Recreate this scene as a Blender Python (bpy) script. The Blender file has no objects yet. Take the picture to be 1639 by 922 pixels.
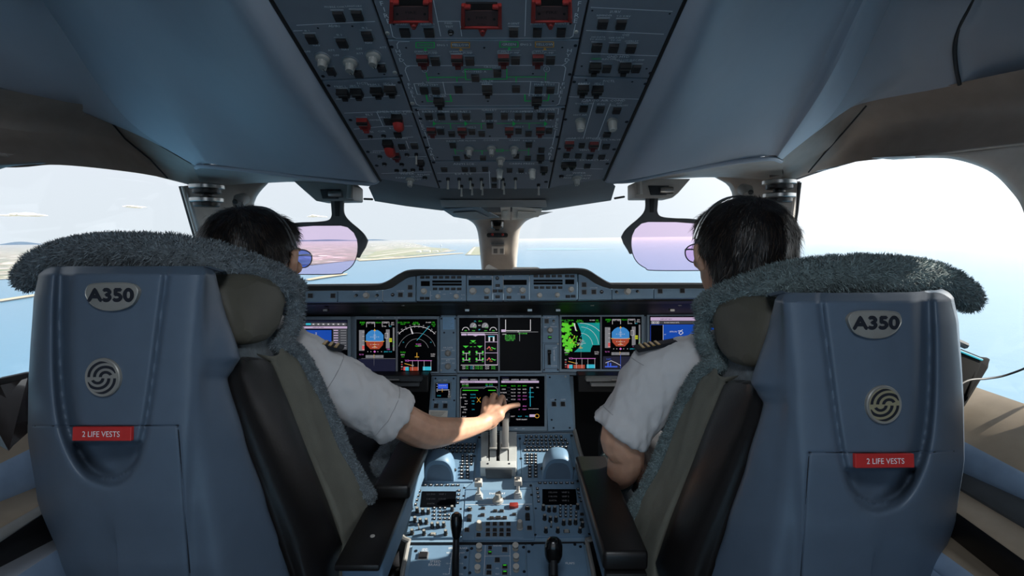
import bpy, bmesh, math, random
from math import sin, cos, pi, radians, sqrt
from mathutils import Vector, Matrix, noise, geometry
random.seed(7)
scene = bpy.context.scene
COL = scene.collection
V = Vector
# ---------------------------------------------------------------- camera
F, CX, CY = 800.0, 819.5, 461.0
PITCH = radians(5.64)
CAM = V((0.05, 0.0, 1.30))
FW = V((0, cos(PITCH), -sin(PITCH))); UP = V((0, sin(PITCH), cos(PITCH))); RT = V((1, 0, 0))
cd = bpy.data.cameras.new('camera'); cam = bpy.data.objects.new('camera', cd); COL.objects.link(cam)
cam.location = CAM; cam.rotation_euler = (pi/2 - PITCH, 0, 0)
cd.sensor_width = 36.0; cd.lens = 36.0*F/1639.0; cd.clip_start = 0.02; cd.clip_end = 500000
scene.camera = cam
vs = scene.view_settings
vs.view_transform = 'Standard'; vs.look = 'None'; vs.gamma = 1.0; vs.use_curve_mapping = False
vs.exposure = 0.14
# ---------------------------------------------------------------- light
SUN_AZ, SUN_EL = radians(86), radians(32)
SUND = V((sin(SUN_AZ)*cos(SUN_EL), cos(SUN_AZ)*cos(SUN_EL), sin(SUN_EL)))
sl = bpy.data.lights.new('sun', 'SUN'); sl.energy = 9.5; sl.angle = radians(0.6); sl.color = (1.0, 0.93, 0.82)
so = bpy.data.objects.new('sun', sl); COL.objects.link(so)
so.rotation_euler = SUND.to_track_quat('Z', 'Y').to_euler(); so.location = SUND*30
w = bpy.data.worlds.new('sky'); scene.world = w; w.use_nodes = True
nt = w.node_tree; nt.nodes.clear()
def N(t, **k):
    n = nt.nodes.new(t)
    for a, b in k.items(): setattr(n, a, b)
    return n
tc = N('ShaderNodeTexCoord'); sx = N('ShaderNodeSeparateXYZ'); nt.links.new(tc.outputs['Generated'], sx.inputs[0])
cr = N('ShaderNodeValToRGB'); nt.links.new(sx.outputs['Z'], cr.inputs[0])
e = cr.color_ramp.elements
e[0].position = 0.0; e[0].color = (0.71, 0.77, 0.83, 1)
e[1].position = 1.0; e[1].color = (0.56, 0.67, 0.85, 1)
x = e.new(0.12); x.color = (0.74, 0.79, 0.86, 1)
x = e.new(0.40); x.color = (0.66, 0.74, 0.86, 1)
dt = N('ShaderNodeVectorMath', operation='DOT_PRODUCT'); dt.inputs[1].default_value = SUND
nt.links.new(tc.outputs['Generated'], dt.inputs[0])
mx = N('ShaderNodeMath', operation='MAXIMUM'); mx.inputs[1].default_value = 0; nt.links.new(dt.outputs['Value'], mx.inputs[0])
pw = N('ShaderNodeMath', operation='POWER'); pw.inputs[1].default_value = 3; nt.links.new(mx.outputs[0], pw.inputs[0])
ml = N('ShaderNodeMath', operation='MULTIPLY'); ml.inputs[1].default_value = 2.2; nt.links.new(pw.outputs[0], ml.inputs[0])
ad = N('ShaderNodeMix', data_type='RGBA', blend_type='ADD'); ad.inputs['Factor'].default_value = 1.0
nt.links.new(cr.outputs[0], ad.inputs['A']); nt.links.new(ml.outputs[0], ad.inputs['B'])
bg = N('ShaderNodeBackground'); bg.inputs['Strength'].default_value = 1.05; nt.links.new(ad.outputs['Result'], bg.inputs[0])
ow = N('ShaderNodeOutputWorld'); nt.links.new(bg.outputs[0], ow.inputs[0])

# ---------------------------------------------------------------- projection helpers
def ray(px, py): return FW + RT*((px-CX)/F) - UP*((py-CY)/F)
def G(px, py, d): return CAM + ray(px, py)*d
def atX(px, py, X): r = ray(px, py); return CAM + r*((X-CAM.x)/r.x)
def atY(px, py, Y): r = ray(px, py); return CAM + r*((Y-CAM.y)/r.y)
def atZ(px, py, Z): r = ray(px, py); return CAM + r*((Z-CAM.z)/r.z)
def onplane(px, py, p0, n): r = ray(px, py); return CAM + r*((p0-CAM).dot(n)/r.dot(n))

# ---------------------------------------------------------------- materials
def lin(c): return tuple(((v/255)/12.92 if v/255 <= .04045 else ((v/255+.055)/1.055)**2.4) for v in c)
MATS = {}
def mat(name, rgb, rough=.5, metal=0., var=.08, scale=25., bump=0., bscale=200., spec=.5, emit=0., sub=0., sheen=0., coat=0.):
    m = bpy.data.materials.new(name); m.use_nodes = True; t = m.node_tree; b = t.nodes['Principled BSDF']
    c = lin(rgb)
    b.inputs['Roughness'].default_value = rough; b.inputs['Metallic'].default_value = metal
    b.inputs['Specular IOR Level'].default_value = spec
    if sub: b.inputs['Subsurface Weight'].default_value = sub; b.inputs['Subsurface Radius'].default_value = (.012, .004, .002)
    if sheen: b.inputs['Sheen Weight'].default_value = sheen
    if coat: b.inputs['Coat Weight'].default_value = coat
    tcx = t.nodes.new('ShaderNodeTexCoord')
    if var:
        nz = t.nodes.new('ShaderNodeTexNoise'); nz.inputs['Scale'].default_value = scale; nz.inputs['Detail'].default_value = 4
        t.links.new(tcx.outputs['Object'], nz.inputs['Vector'])
        rp = t.nodes.new('ShaderNodeValToRGB'); el = rp.color_ramp.elements
        el[0].position = .3; el[1].position = .7
        el[0].color = (*[v*(1-var) for v in c], 1); el[1].color = (*[min(1, v*(1+var)) for v in c], 1)
        t.links.new(nz.outputs['Fac'], rp.inputs[0]); t.links.new(rp.outputs[0], b.inputs['Base Color'])
    else: b.inputs['Base Color'].default_value = (*c, 1)
    if emit:
        b.inputs['Emission Color'].default_value = (*c, 1); b.inputs['Emission Strength'].default_value = emit
    if bump:
        n2 = t.nodes.new('ShaderNodeTexNoise'); n2.inputs['Scale'].default_value = bscale; n2.inputs['Detail'].default_value = 3
        t.links.new(tcx.outputs['Object'], n2.inputs['Vector'])
        bp = t.nodes.new('ShaderNodeBump'); bp.inputs['Strength'].default_value = bump; bp.inputs['Distance'].default_value = .002
        t.links.new(n2.outputs['Fac'], bp.inputs['Height']); t.links.new(bp.outputs[0], b.inputs['Normal'])
    MATS[name] = m; return m
def glassy(name, tint, gloss=.05, rough=.02):
    m = bpy.data.materials.new(name); m.use_nodes = True; t = m.node_tree; t.nodes.clear()
    tr = t.nodes.new('ShaderNodeBsdfTransparent'); tr.inputs[0].default_value = (*tint, 1)
    gl = t.nodes.new('ShaderNodeBsdfGlossy'); gl.inputs['Roughness'].default_value = rough
    lw = t.nodes.new('ShaderNodeLayerWeight'); lw.inputs['Blend'].default_value = .08
    mm = t.nodes.new('ShaderNodeMath'); mm.operation = 'MULTIPLY_ADD'; mm.inputs[1].default_value = .5; mm.inputs[2].default_value = gloss*.4
    t.links.new(lw.outputs['Fresnel'], mm.inputs[0])
    mi = t.nodes.new('ShaderNodeMixShader'); t.links.new(mm.outputs[0], mi.inputs[0]); t.links.new(tr.outputs[0], mi.inputs[1]); t.links.new(gl.outputs[0], mi.inputs[2])
    o = t.nodes.new('ShaderNodeOutputMaterial'); t.links.new(mi.outputs[0], o.inputs[0]); MATS[name] = m; return m
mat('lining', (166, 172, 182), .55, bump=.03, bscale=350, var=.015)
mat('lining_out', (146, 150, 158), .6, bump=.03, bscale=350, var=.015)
mat('trim', (140, 126, 116), .6, bump=.05, bscale=300)
mat('frame', (168, 160, 152), .6, bump=.05, bscale=300)
mat('frame_grey', (136, 136, 134), .6)
mat('frame_blue', (120, 138, 152), .6)
mat('panel', (132, 136, 144), .5, bump=.05, bscale=500, var=.05)
mat('panel_blue', (124, 152, 174), .5, bump=.05, bscale=500, var=.05)
mat('ped_blue', (106, 136, 162), .5, bump=.05, bscale=500, var=.05)
mat('bezel', (128, 146, 160), .45, var=.04)
mat('dark', (30, 32, 36), .6)
mat('black', (14, 14, 16), .5)
mat('blackgloss', (10, 10, 12), .22, coat=.4)
mat('glare', (84, 80, 76), .8, bump=.2, bscale=500)
mat('fairing', (66, 70, 74), .6, bump=.05)
mat('button', (34, 33, 35), .45, var=.1)
mat('button_rim', (128, 134, 140), .5)
mat('knob_white', (196, 192, 184), .5)
mat('knob_grey', (150, 148, 142), .45)
mat('knob_black', (22, 22, 24), .45)
mat('metal', (170, 170, 168), .28, .9)
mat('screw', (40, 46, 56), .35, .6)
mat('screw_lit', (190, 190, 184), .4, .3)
mat('knob_red', (126, 38, 34), .5)
mat('red', (160, 42, 36), .5)
mat('dred', (104, 30, 30), .5)
mat('pwhite', (245, 246, 248), .6, var=0)
mat('pgreen', (40, 230, 110), .6, var=0)
mat('pamber', (250, 180, 80), .6, var=0)
mat('pdark', (16, 18, 22), .6, var=0)
mat('placard', (140, 186, 222), .6)
mat('paper', (228, 220, 208), .8)
mat('screen', (5, 7, 14), .35, var=0, spec=.05)
mat('lcd', (8, 10, 14), .45, var=0, spec=.05)
EM = {}
def em(name, rgb, s=.7):
    m = bpy.data.materials.new('glow_'+name); m.use_nodes = True; t = m.node_tree; b = t.nodes['Principled BSDF']
    b.inputs['Base Color'].default_value = (0, 0, 0, 1); b.inputs['Roughness'].default_value = .3
    b.inputs['Emission Color'].default_value = (*lin(rgb), 1); b.inputs['Emission Strength'].default_value = s; EM[name] = m; MATS['e_'+name] = m
for nm, c in dict(green=(60, 215, 40), white=(225, 220, 225), grey=(130, 130, 135), dgrey=(70, 72, 78), cyan=(50, 190, 215), teal=(0, 150, 150), sky=(60, 140, 210),
                  earth=(170, 70, 45), mag=(225, 120, 215), amber=(235, 175, 60), red=(225, 90, 90), blue=(15, 75, 180), bar=(205, 180, 215), hgreen=(90, 215, 25), navy=(22, 24, 48), yellow=(200, 205, 40), bluep=(60, 100, 230)).items(): em(nm, c)
glassy('glass', (.975, .985, .985)); glassy('lens_pink', (.96, .845, .95), .03)
glassy('lens_blue', (.45, .6, .95), .2)

# ---------------------------------------------------------------- objects
WM = {}
def wm(o): return WM.get(o.name, Matrix.Identity(4))
def tag(o, label=None, cat=None, group=None, kind=None):
    if label: o['label'] = label
    if cat: o['category'] = cat
    if group: o['group'] = group
    if kind: o['kind'] = kind
    return o
def thing(name, loc, label=None, cat=None, group=None, m=None, parent=None):
    o = bpy.data.objects.new(name, None); COL.objects.link(o); o.empty_display_size = .05
    M = m if m else Matrix.Translation(V(loc))
    if parent: o.parent = parent; o.matrix_local = wm(parent).inverted() @ M
    else: o.matrix_world = M
    WM[o.name] = M
    return tag(o, label, cat, group)
class MB:
    def __init__(s): s.v = []; s.f = []; s.m = []; s.mats = []
    def mi(s, name):
        if name not in s.mats: s.mats.append(name)
        return s.mats.index(name)
    def add(s, vs_, fs, mt='panel'):
        b = len(s.v); s.v += [V(p) for p in vs_]; i = s.mi(mt)
        for f in fs: s.f.append([b+k for k in f]); s.m.append(i)
        return s
    def box(s, c, sz, mt, ax=None, taper=1.0):
        c = V(c); ax = ax or (V((1, 0, 0)), V((0, 1, 0)), V((0, 0, 1)))
        p = []
        for k in (-.5, .5):
            t = taper if k > 0 else 1.
            for i, j in ((-.5, -.5), (.5, -.5), (.5, .5), (-.5, .5)): p.append(c+ax[0]*(i*sz[0]*t)+ax[1]*(j*sz[1]*t)+ax[2]*(k*sz[2]))
        return s.add(p, [(3, 2, 1, 0), (4, 5, 6, 7), (0, 1, 5, 4), (1, 2, 6, 5), (2, 3, 7, 6), (3, 0, 4, 7)], mt)
    def prism(s, poly, off, mt):
        n = len(poly); poly = [V(p) for p in poly]; off = V(off)
        return s.add(poly+[p+off for p in poly], [tuple(range(n)), tuple(range(2*n-1, n-1, -1))]+[(j, i, n+i, n+j) for i in range(n) for j in [(i+1) % n]], mt)
    def grid(s, rows, mt, closeu=False):
        h = len(rows); wd = len(rows[0]); fs = []
        for i in range(h-1):
            for j in range(wd if closeu else wd-1):
                k = (j+1) % wd; fs.append((i*wd+j, i*wd+k, (i+1)*wd+k, (i+1)*wd+j))
        return s.add([p for r in rows for p in r], fs, mt)
    def tube(s, pts, r, mt, n=8, caps=True):
        pts = [V(p) for p in pts]; rr = r if isinstance(r, (list, tuple)) else [r]*len(pts); rows = []; up = None
        for i, p in enumerate(pts):
            t = (pts[min(i+1, len(pts)-1)]-pts[max(i-1, 0)]).normalized()
            if up is None: up = t.orthogonal().normalized()
            up = (up-t*up.dot(t)); up = up.normalized() if up.length > 1e-6 else t.orthogonal().normalized()
            b = t.cross(up); rows.append([p+(up*cos(2*pi*k/n)+b*sin(2*pi*k/n))*rr[i] for k in range(n)])
        s.grid(rows, mt, True)
        if caps:
            s.add(rows[0], [tuple(range(n-1, -1, -1))], mt); s.add(rows[-1], [tuple(range(n))], mt)
        return s
    def lathe(s, prof, mt, c=(0, 0, 0), ax=None, n=16):
        c = V(c); z = V(ax).normalized() if ax else V((0, 0, 1)); x_ = z.orthogonal().normalized(); y_ = z.cross(x_)
        rows = [[c+z*h+(x_*cos(2*pi*k/n)+y_*sin(2*pi*k/n))*max(r, 1e-5) for k in range(n)] for r, h in prof]
        s.grid(rows, mt, True); s.add(rows[-1], [tuple(range(n))], mt); s.add(rows[0], [tuple(range(n-1, -1, -1))], mt); return s
    def ball(s, c, r, mt, n=12, rot=None):
        c = V(c); r = V(r) if not isinstance(r, (int, float)) else V((r, r, r)); rows = []
        for i in range(n+1):
            a = -pi/2+pi*i/n; row = []
            for k in range(2*n):
                b = 2*pi*k/(2*n); q = V((cos(a)*cos(b)*r.x, cos(a)*sin(b)*r.y, sin(a)*r.z)); row.append(c+(rot @ q if rot else q))
            rows.append(row)
        return s.grid(rows, mt, True)
def mesh_of(mb, M=None, bevel=0, seg=2, smooth=True, angle=35, name='m', recalc=True, merge=True):
    me = bpy.data.meshes.new(name)
    vs_ = [M @ p for p in mb.v] if M is not None else mb.v
    me.from_pydata([tuple(p) for p in vs_], [], mb.f)
    for mn in mb.mats: me.materials.append(MATS[mn])
    me.polygons.foreach_set('material_index', mb.m)
    if bevel or recalc:
        bm = bmesh.new(); bm.from_mesh(me)
        if merge: bmesh.ops.remove_doubles(bm, verts=bm.verts, dist=1e-6)
        if recalc: bmesh.ops.recalc_face_normals(bm, faces=bm.faces)
        if bevel:
            es = [e for e in bm.edges if len(e.link_faces) == 2 and e.calc_face_angle(0) > radians(30)]
            bmesh.ops.bevel(bm, geom=es, offset=bevel, segments=seg, profile=.5, affect='EDGES', clamp_overlap=True)
        bm.to_mesh(me); bm.free()
    if smooth:
        me.polygons.foreach_set('use_smooth', [True]*len(me.polygons)); me.set_sharp_from_angle(angle=radians(angle))
    me.update(); return me
def link(name, me, parent=None, M=None):
    o = bpy.data.objects.new(name, me); COL.objects.link(o)
    if parent: o.parent = parent
    if M is not None: o.matrix_local = M
    return o
def mk(name, mb, parent=None, origin=None, **k):
    """mesh object from world-space geometry; as a child of parent, or on its own with its origin at `origin`"""
    if parent is not None: return link(name, mesh_of(mb, wm(parent).inverted(), name=name, **k), parent)
    if origin is None:
        lo = [min(p[i] for p in mb.v) for i in range(3)]; hi = [max(p[i] for p in mb.v) for i in range(3)]
        origin = V(((lo[0]+hi[0])/2, (lo[1]+hi[1])/2, lo[2]))
    M = Matrix.Translation(V(origin)); o = link(name, mesh_of(mb, M.inverted(), name=name, **k)); o.matrix_world = M; WM[o.name] = M
    return o
def struct(name, mb, label=None, cat=None, parent=None, **k):
    o = mk(name, mb, parent, **k)
    if parent is None: tag(o, label, cat, None, 'structure')
    return o
def cr_spline(pts, n):
    """Catmull-Rom through control tuples; returns n samples per span"""
    P = [V(p) for p in pts]; out = []
    for i in range(len(P)-1):
        a = P[i-1] if i else P[0]*2-P[1]; b = P[i]; c = P[i+1]; d = P[i+2] if i+2 < len(P) else P[-1]*2-P[-2]
        for k in range(n):
            t = k/n; out.append(.5*((2*b)+(c-a)*t+(2*a-5*b+4*c-d)*t*t+(3*b-a-3*c+d)*t**3))
    out.append(P[-1]); return out
def loft(mb, lines, mt, n=6, m=4):
    """lines: list of polylines (equal length) of points; smooth both ways"""
    L = [cr_spline(l, n) for l in lines]
    rows = [cr_spline([l[i] for l in L], m) for i in range(len(L[0]))]
    mb.grid(rows, mt); return mb
# ================================================================ OUTSIDE
HGT = 330.0; ROLL = .012
EXN = V((-ROLL, 0, 1)).normalized(); EXP = V((0, 0, -HGT))
def hz(px): return CY-F*math.tan(PITCH)-ROLL*(px-CX)
def ext(px, py, up=0.):
    py = max(py, hz(px)+2.2); return onplane(px, py, EXP+V((0, 0, up)), EXN)
def nodemat(name, fn):
    m = bpy.data.materials.new(name); m.use_nodes = True; t = m.node_tree; b = t.nodes['Principled BSDF']; fn(t, b); MATS[name] = m
def f_sea(t, b):
    b.inputs['Base Color'].default_value = (.075, .19, .29, 1); b.inputs['Roughness'].default_value = .3; b.inputs['IOR'].default_value = 1.33
    tcx = t.nodes.new('ShaderNodeTexCoord'); n = t.nodes.new('ShaderNodeTexNoise'); n.inputs['Scale'].default_value = .02; n.inputs['Detail'].default_value = 6
    t.links.new(tcx.outputs['Object'], n.inputs['Vector']); bp = t.nodes.new('ShaderNodeBump'); bp.inputs['Strength'].default_value = .25; bp.inputs['Distance'].default_value = 3
    t.links.new(n.outputs['Fac'], bp.inputs['Height']); t.links.new(bp.outputs[0], b.inputs['Normal'])
nodemat('sea', f_sea)
def f_city(t, b):
    b.inputs['Roughness'].default_value = .9
    tcx = t.nodes.new('ShaderNodeTexCoord')
    vo = t.nodes.new('ShaderNodeTexVoronoi'); vo.inputs['Scale'].default_value = .0045; t.links.new(tcx.outputs['Object'], vo.inputs['Vector'])
    sp = t.nodes.new('ShaderNodeSeparateColor'); t.links.new(vo.outputs['Color'], sp.inputs[0])
    r1 = t.nodes.new('ShaderNodeValToRGB'); el = r1.color_ramp.elements
    el[0].position = 0; el[0].color = (.10, .13, .10, 1); el[1].position = 1; el[1].color = (.85, .80, .74, 1)
    for p, c in ((.35, (.14, .14, .11, 1)), (.6, (.34, .27, .22, 1)), (.8, (.40, .32, .27, 1))): q = el.new(p); q.color = c
    t.links.new(sp.outputs[0], r1.inputs[0])
    nz = t.nodes.new('ShaderNodeTexNoise'); nz.inputs['Scale'].default_value = .0009; nz.inputs['Detail'].default_value = 5; t.links.new(tcx.outputs['Object'], nz.inputs['Vector'])
    rp = t.nodes.new('ShaderNodeValToRGB'); rp.color_ramp.elements[0].position = .45; rp.color_ramp.elements[1].position = .62; t.links.new(nz.outputs['Fac'], rp.inputs[0])
    mi = t.nodes.new('ShaderNodeMix'); mi.data_type = 'RGBA'; t.links.new(rp.outputs[0], mi.inputs['Factor'])
    t.links.new(r1.outputs[0], mi.inputs['A']); mi.inputs['B'].default_value = (.16, .20, .13, 1); t.links.new(mi.outputs['Result'], b.inputs['Base Color'])
nodemat('city', f_city)
mat('airfield', (124, 126, 94), .9, scale=.004, var=.25); mat('runway', (170, 164, 150), .9, scale=.002); mat('sand', (166, 156, 132), .9, scale=.01)
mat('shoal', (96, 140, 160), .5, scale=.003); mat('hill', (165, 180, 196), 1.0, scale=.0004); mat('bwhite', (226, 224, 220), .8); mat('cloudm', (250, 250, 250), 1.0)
def flat(poly, up, mt, name, lab, cat=None):
    mb = MB(); p = [ext(a, b, up) for a, b in poly]; mb.prism(p, (0, 0, -.5), mt); o = mk(name, mb, smooth=False, merge=False)
    return tag(o, lab, cat, None, 'structure') if cat is None else tag(o, lab, cat)
mb = MB(); R = 160000.
mb.add([V((x_*R, y_*R, ROLL*x_*R-HGT)) for x_, y_ in ((-1, -1), (1, -1), (1, 1), (-1, 1))], [(0, 1, 2, 3)], 'sea')
tag(mk('sea', mb, origin=(0, 0, -HGT), merge=False), 'calm blue sea reaching to the hazy horizon', None, None, 'structure')
flat([(-900, 460), (-300, 452), (0, 447), (62, 442), (250, 430), (420, 424), (500, 424), (560, 417), (600, 414), (640, 411), (700, 405.5), (732, 401), (690, 396), (664, 390), (640, 386.5), (560, 384.6), (300, 387.5), (0, 391.5), (-400, 397), (-900, 404)], 6, 'city', 'city_land', 'hazy coastal city spread along the left shore')
flat([(583, 413), (602, 402), (640, 397.5), (690, 396), (720, 398), (705, 403), (668, 407), (620, 411)], 9, 'airfield', 'airfield', 'pale green airfield on the shore beyond the left windscreen', 'airfield')
def strip(a, b, wa, wb, up, mt, name, lab):
    flat([(a[0]-wa, a[1]), (a[0]+wa, a[1]), (b[0]+wb, b[1]), (b[0]-wb, b[1])], up, mt, name, lab, 'runway')
strip((593, 411), (688, 398), 6, 4, 12, 'runway', 'runway', 'long pale runway crossing the airfield on the shore')
strip((610, 405), (668, 399), 4, 3, 13, 'runway', 'taxiway', 'short pale taxiway on the inland side of the airfield')
flat([(744, 408), (758, 395), (790, 395), (796, 408)], 8, 'airfield', 'runway_island', 'reclaimed island carrying a runway beside the centre post', 'island')
strip((750, 407.5), (760.5, 395.2), 2.6, 1.2, 14, 'runway', 'runway', 'short runway on the reclaimed island beside the centre post')
for poly, lab in (([(0, 479), (60, 470), (60, 472.5), (0, 482)], 'thin pale breakwater in the sea beyond the left side window'),
                  ([(490, 446.5), (520, 441), (556, 437.5), (556, 439), (522, 444), (494, 448.5)], 'long sandy spit seen through the left sun visor'),
                  ([(573, 415.5), (640, 411.5), (700, 406.5), (742, 404.5), (742, 405.5), (700, 408.5), (640, 413.5), (575, 417.5)], 'narrow sandy beach along the airfield shore')):
    flat(poly, 10, 'sand', 'sand_spit', lab, 'sandbar')
flat([(842, 398), (880, 396.5), (980, 398), (985, 399), (900, 400.5), (842, 400)], 5, 'shoal', 'shallow_reef', 'pale shallow reef streak in the sea right of the centre post', 'reef')
# hills on the left horizon
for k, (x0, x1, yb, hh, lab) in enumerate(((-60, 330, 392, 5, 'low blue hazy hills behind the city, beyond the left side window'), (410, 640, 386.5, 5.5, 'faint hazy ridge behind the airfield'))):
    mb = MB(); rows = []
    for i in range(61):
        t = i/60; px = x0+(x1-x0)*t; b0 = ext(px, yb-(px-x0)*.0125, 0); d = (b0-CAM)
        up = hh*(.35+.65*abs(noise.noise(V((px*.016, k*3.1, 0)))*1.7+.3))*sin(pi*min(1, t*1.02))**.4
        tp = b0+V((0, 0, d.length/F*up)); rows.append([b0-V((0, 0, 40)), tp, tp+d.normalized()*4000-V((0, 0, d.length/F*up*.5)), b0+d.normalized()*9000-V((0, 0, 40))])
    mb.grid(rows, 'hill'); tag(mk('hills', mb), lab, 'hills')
# airport buildings and city blocks that still read one by one
def block(px, py, wp, hp, lab, name='terminal_building', cat='building', dep=120, mt='bwhite'):
    b0 = ext(px, py, 6); s_ = (b0-CAM).length/F; mb = MB(); mb.box(b0+V((0, 0, hp*s_/2)), (wp*s_, dep, hp*s_), mt)
    mb.box(b0+V((wp*s_*.1, 0, hp*s_*1.08)), (wp*s_*.5, dep*.5, hp*s_*.16), mt); return tag(mk(name, mb, smooth=False), lab, cat)
block(683, 403.5, 11, 2.6, 'long white terminal building on the airfield shore'); block(670, 404, 7, 2.2, 'white hangar left of the long terminal building'); block(697, 403, 8, 1.6, 'low pale shed right of the long terminal building')
b0 = ext(706, 402.5, 6); s_ = (b0-CAM).length/F; mb = MB()
mb.lathe([(.5*s_, 0), (.35*s_, 8*s_), (.9*s_, 8.6*s_), (1.0*s_, 10*s_), (.6*s_, 11*s_)], 'hill', b0, n=10); tag(mk('control_tower', mb), 'slim control tower rising above the airfield', 'tower')
random.seed(3)
for k in range(26):
    block(random.uniform(590, 690), random.uniform(388, 395), random.uniform(2, 6), random.uniform(.7, 1.4), 'small pale city building inland of the airfield', 'city_building', 'building', 60)['group'] = 'city buildings beyond the airfield'
for px, py, wp, hp, lab in ((38, 343, 26, 5, 'small white cumulus cloud beyond the left side window'), (215, 331, 14, 2.2, 'tiny faint cloud strip high in the left side window'), (505, 346, 12, 2.2, 'small faint cloud above the left sun visor')):
    c = G(px, py, 26000); s_ = 26000/F; mb = MB()
    for k in range(12):
        t = random.uniform(-1, 1); mb.ball(c+V((t*wp*s_, random.uniform(-300, 300), (random.uniform(0, 1)*(1-t*t)*.8-.4)*hp*s_)), V((wp*.3*s_, 400, hp*(.55-.3*abs(t))*s_)), 'cloudm', 8)
    tag(mk('cloud', mb), lab, 'cloud')
# sea haze: a real scattering layer between the aircraft and the surface
def f_haze():
    m = bpy.data.materials.new('haze'); m.use_nodes = True; t = m.node_tree; t.nodes.clear()
    vsn = t.nodes.new('ShaderNodeVolumeScatter'); vsn.inputs['Color'].default_value = (.93, .97, 1, 1); vsn.inputs['Density'].default_value = 1/38000; vsn.inputs['Anisotropy'].default_value = .45
    o = t.nodes.new('ShaderNodeOutputMaterial'); t.links.new(vsn.outputs[0], o.inputs['Volume']); MATS['haze'] = m
f_haze(); mb = MB(); Rh = 90000.
mb.add([V((x_*Rh, y_*Rh, ROLL*x_*Rh+z_)) for z_ in (-HGT-5, -18) for x_, y_ in ((-1, -1), (1, -1), (1, 1), (-1, 1))], [(3, 2, 1, 0), (4, 5, 6, 7), (0, 1, 5, 4), (1, 2, 6, 5), (2, 3, 7, 6), (3, 0, 4, 7)], 'haze')
tag(mk('haze', mb, origin=(0, 0, -HGT), merge=False, smooth=False), 'pale haze lying over the sea and the coast', None, None, 'structure')
# ================================================================ COCKPIT SHELL
class Panel:
    """a flat instrument panel: root Empty carrying the plane frame, photo pixels mapped onto the real plane"""
    def __init__(s, A, B, name, label, cat, X0=0.):
        s.p0 = V(((A.x), B.y, B.z)); s.p0.x = X0
        v = A-B; v.x = 0; s.v = v.normalized(); s.u = V((1, 0, 0)); s.n = s.u.cross(s.v)
        M = Matrix((s.u, s.v, s.n)).transposed().to_4x4(); M.translation = s.p0; s.M = M; s.Mi = M.inverted()
        s.root = thing(name, None, label, cat, m=M) if name else None
    def uv(s, px, py):
        q = s.Mi @ onplane(px, py, s.p0, s.n); return q.x, q.y
    def pt(s, px, py, h=0.):
        q = onplane(px, py, s.p0, s.n); return q+s.n*h
    def scl(s, px, py): u0, v0 = s.uv(px-.5, py); u1, v1 = s.uv(px+.5, py); return abs(u1-u0)
    def size(s, px, py, wp, hp):
        a = s.uv(px-wp/2, py); b = s.uv(px+wp/2, py); c = s.uv(px, py-hp/2); d = s.uv(px, py+hp/2); return b[0]-a[0], c[1]-d[1]
OP = Panel(G(766, 0, .722), G(787, 302, 1.33), None, None, None)
def opd(px, py, h=0.): return OP.pt(px, py, h)
def ext_back(line, k=1.6):
    return [line[0]+(line[0]-line[1])*k] + line
# --- ceiling lining, left and right
def lining(lines, name, lab, mt='lining'):
    mb = MB(); L = [ext_back(l) for l in lines]; loft(mb, L, mt, 8, 6)
    return struct(name, mb, lab)
Ll = [[opd(433, 0, -.03), opd(520, 142, -.03), opd(607, 287, -.03)],
      [opd(430, 0, .004), opd(516, 142, .004), opd(603, 289, .004)],
      [G(353, 0, .69), G(462, 155, .90), G(572, 289, 1.252)],
      [G(240, 0, .86), G(345, 140, 1.03), G(450, 277, 1.27)],
      [G(150, 0, .91), G(255, 131, 1.055), G(350, 264, 1.265)],
      [G(112, 0, .955), G(222, 132, 1.09), G(326, 262, 1.275)],
      [G(67, 0, 1.11), G(196, 184, 1.25), G(315, 267, 1.36)]]
lining(Ll, 'ceiling_left', 'broad blue-grey ceiling lining left of the overhead switch panel')
Lr = [[opd(1097, 0, -.03), opd(1032, 144, -.03), opd(967, 286, -.03)],
      [opd(1100, 0, .004), opd(1036, 144, .004), opd(972, 288, .004)],
      [G(1162, 0, .69), G(1085, 155, .90), G(1012, 287, 1.252)],
      [G(1260, 0, .86), G(1180, 140, 1.03), G(1100, 270, 1.27)],
      [G(1353, 0, .965), G(1290, 129, 1.10), G(1225, 250, 1.278)],
      [G(1394, 0, .955), G(1325, 140, 1.09), G(1246, 252, 1.28)],
      [G(1426, 0, 1.11), G(1340, 173, 1.25), G(1250, 257, 1.36)]]
lining(Lr, 'ceiling_right', 'broad blue-grey ceiling lining right of the overhead switch panel')
# rounded front lips of the linings
for nm, pts in (('trim_1', [G(606, 287, 1.31), G(598, 292, 1.305), G(570, 292.5, 1.29), G(520, 287.5, 1.28), (G(430, 276, 1.275)), G(330, 266, 1.28), G(314, 268, 1.34)]),
                ('trim_2', [G(968, 286, 1.31), G(978, 290, 1.305), G(1012, 289, 1.29), G(1060, 279, 1.28), G(1140, 265, 1.275), G(1228, 254, 1.28), G(1250, 258, 1.34)])):
    mb = MB(); mb.tube(cr_spline(pts, 5), .006, 'lining', 8); struct(nm, mb, 'rounded front lip of the '+('left' if nm == 'trim_1' else 'right')+' ceiling lining')
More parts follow.
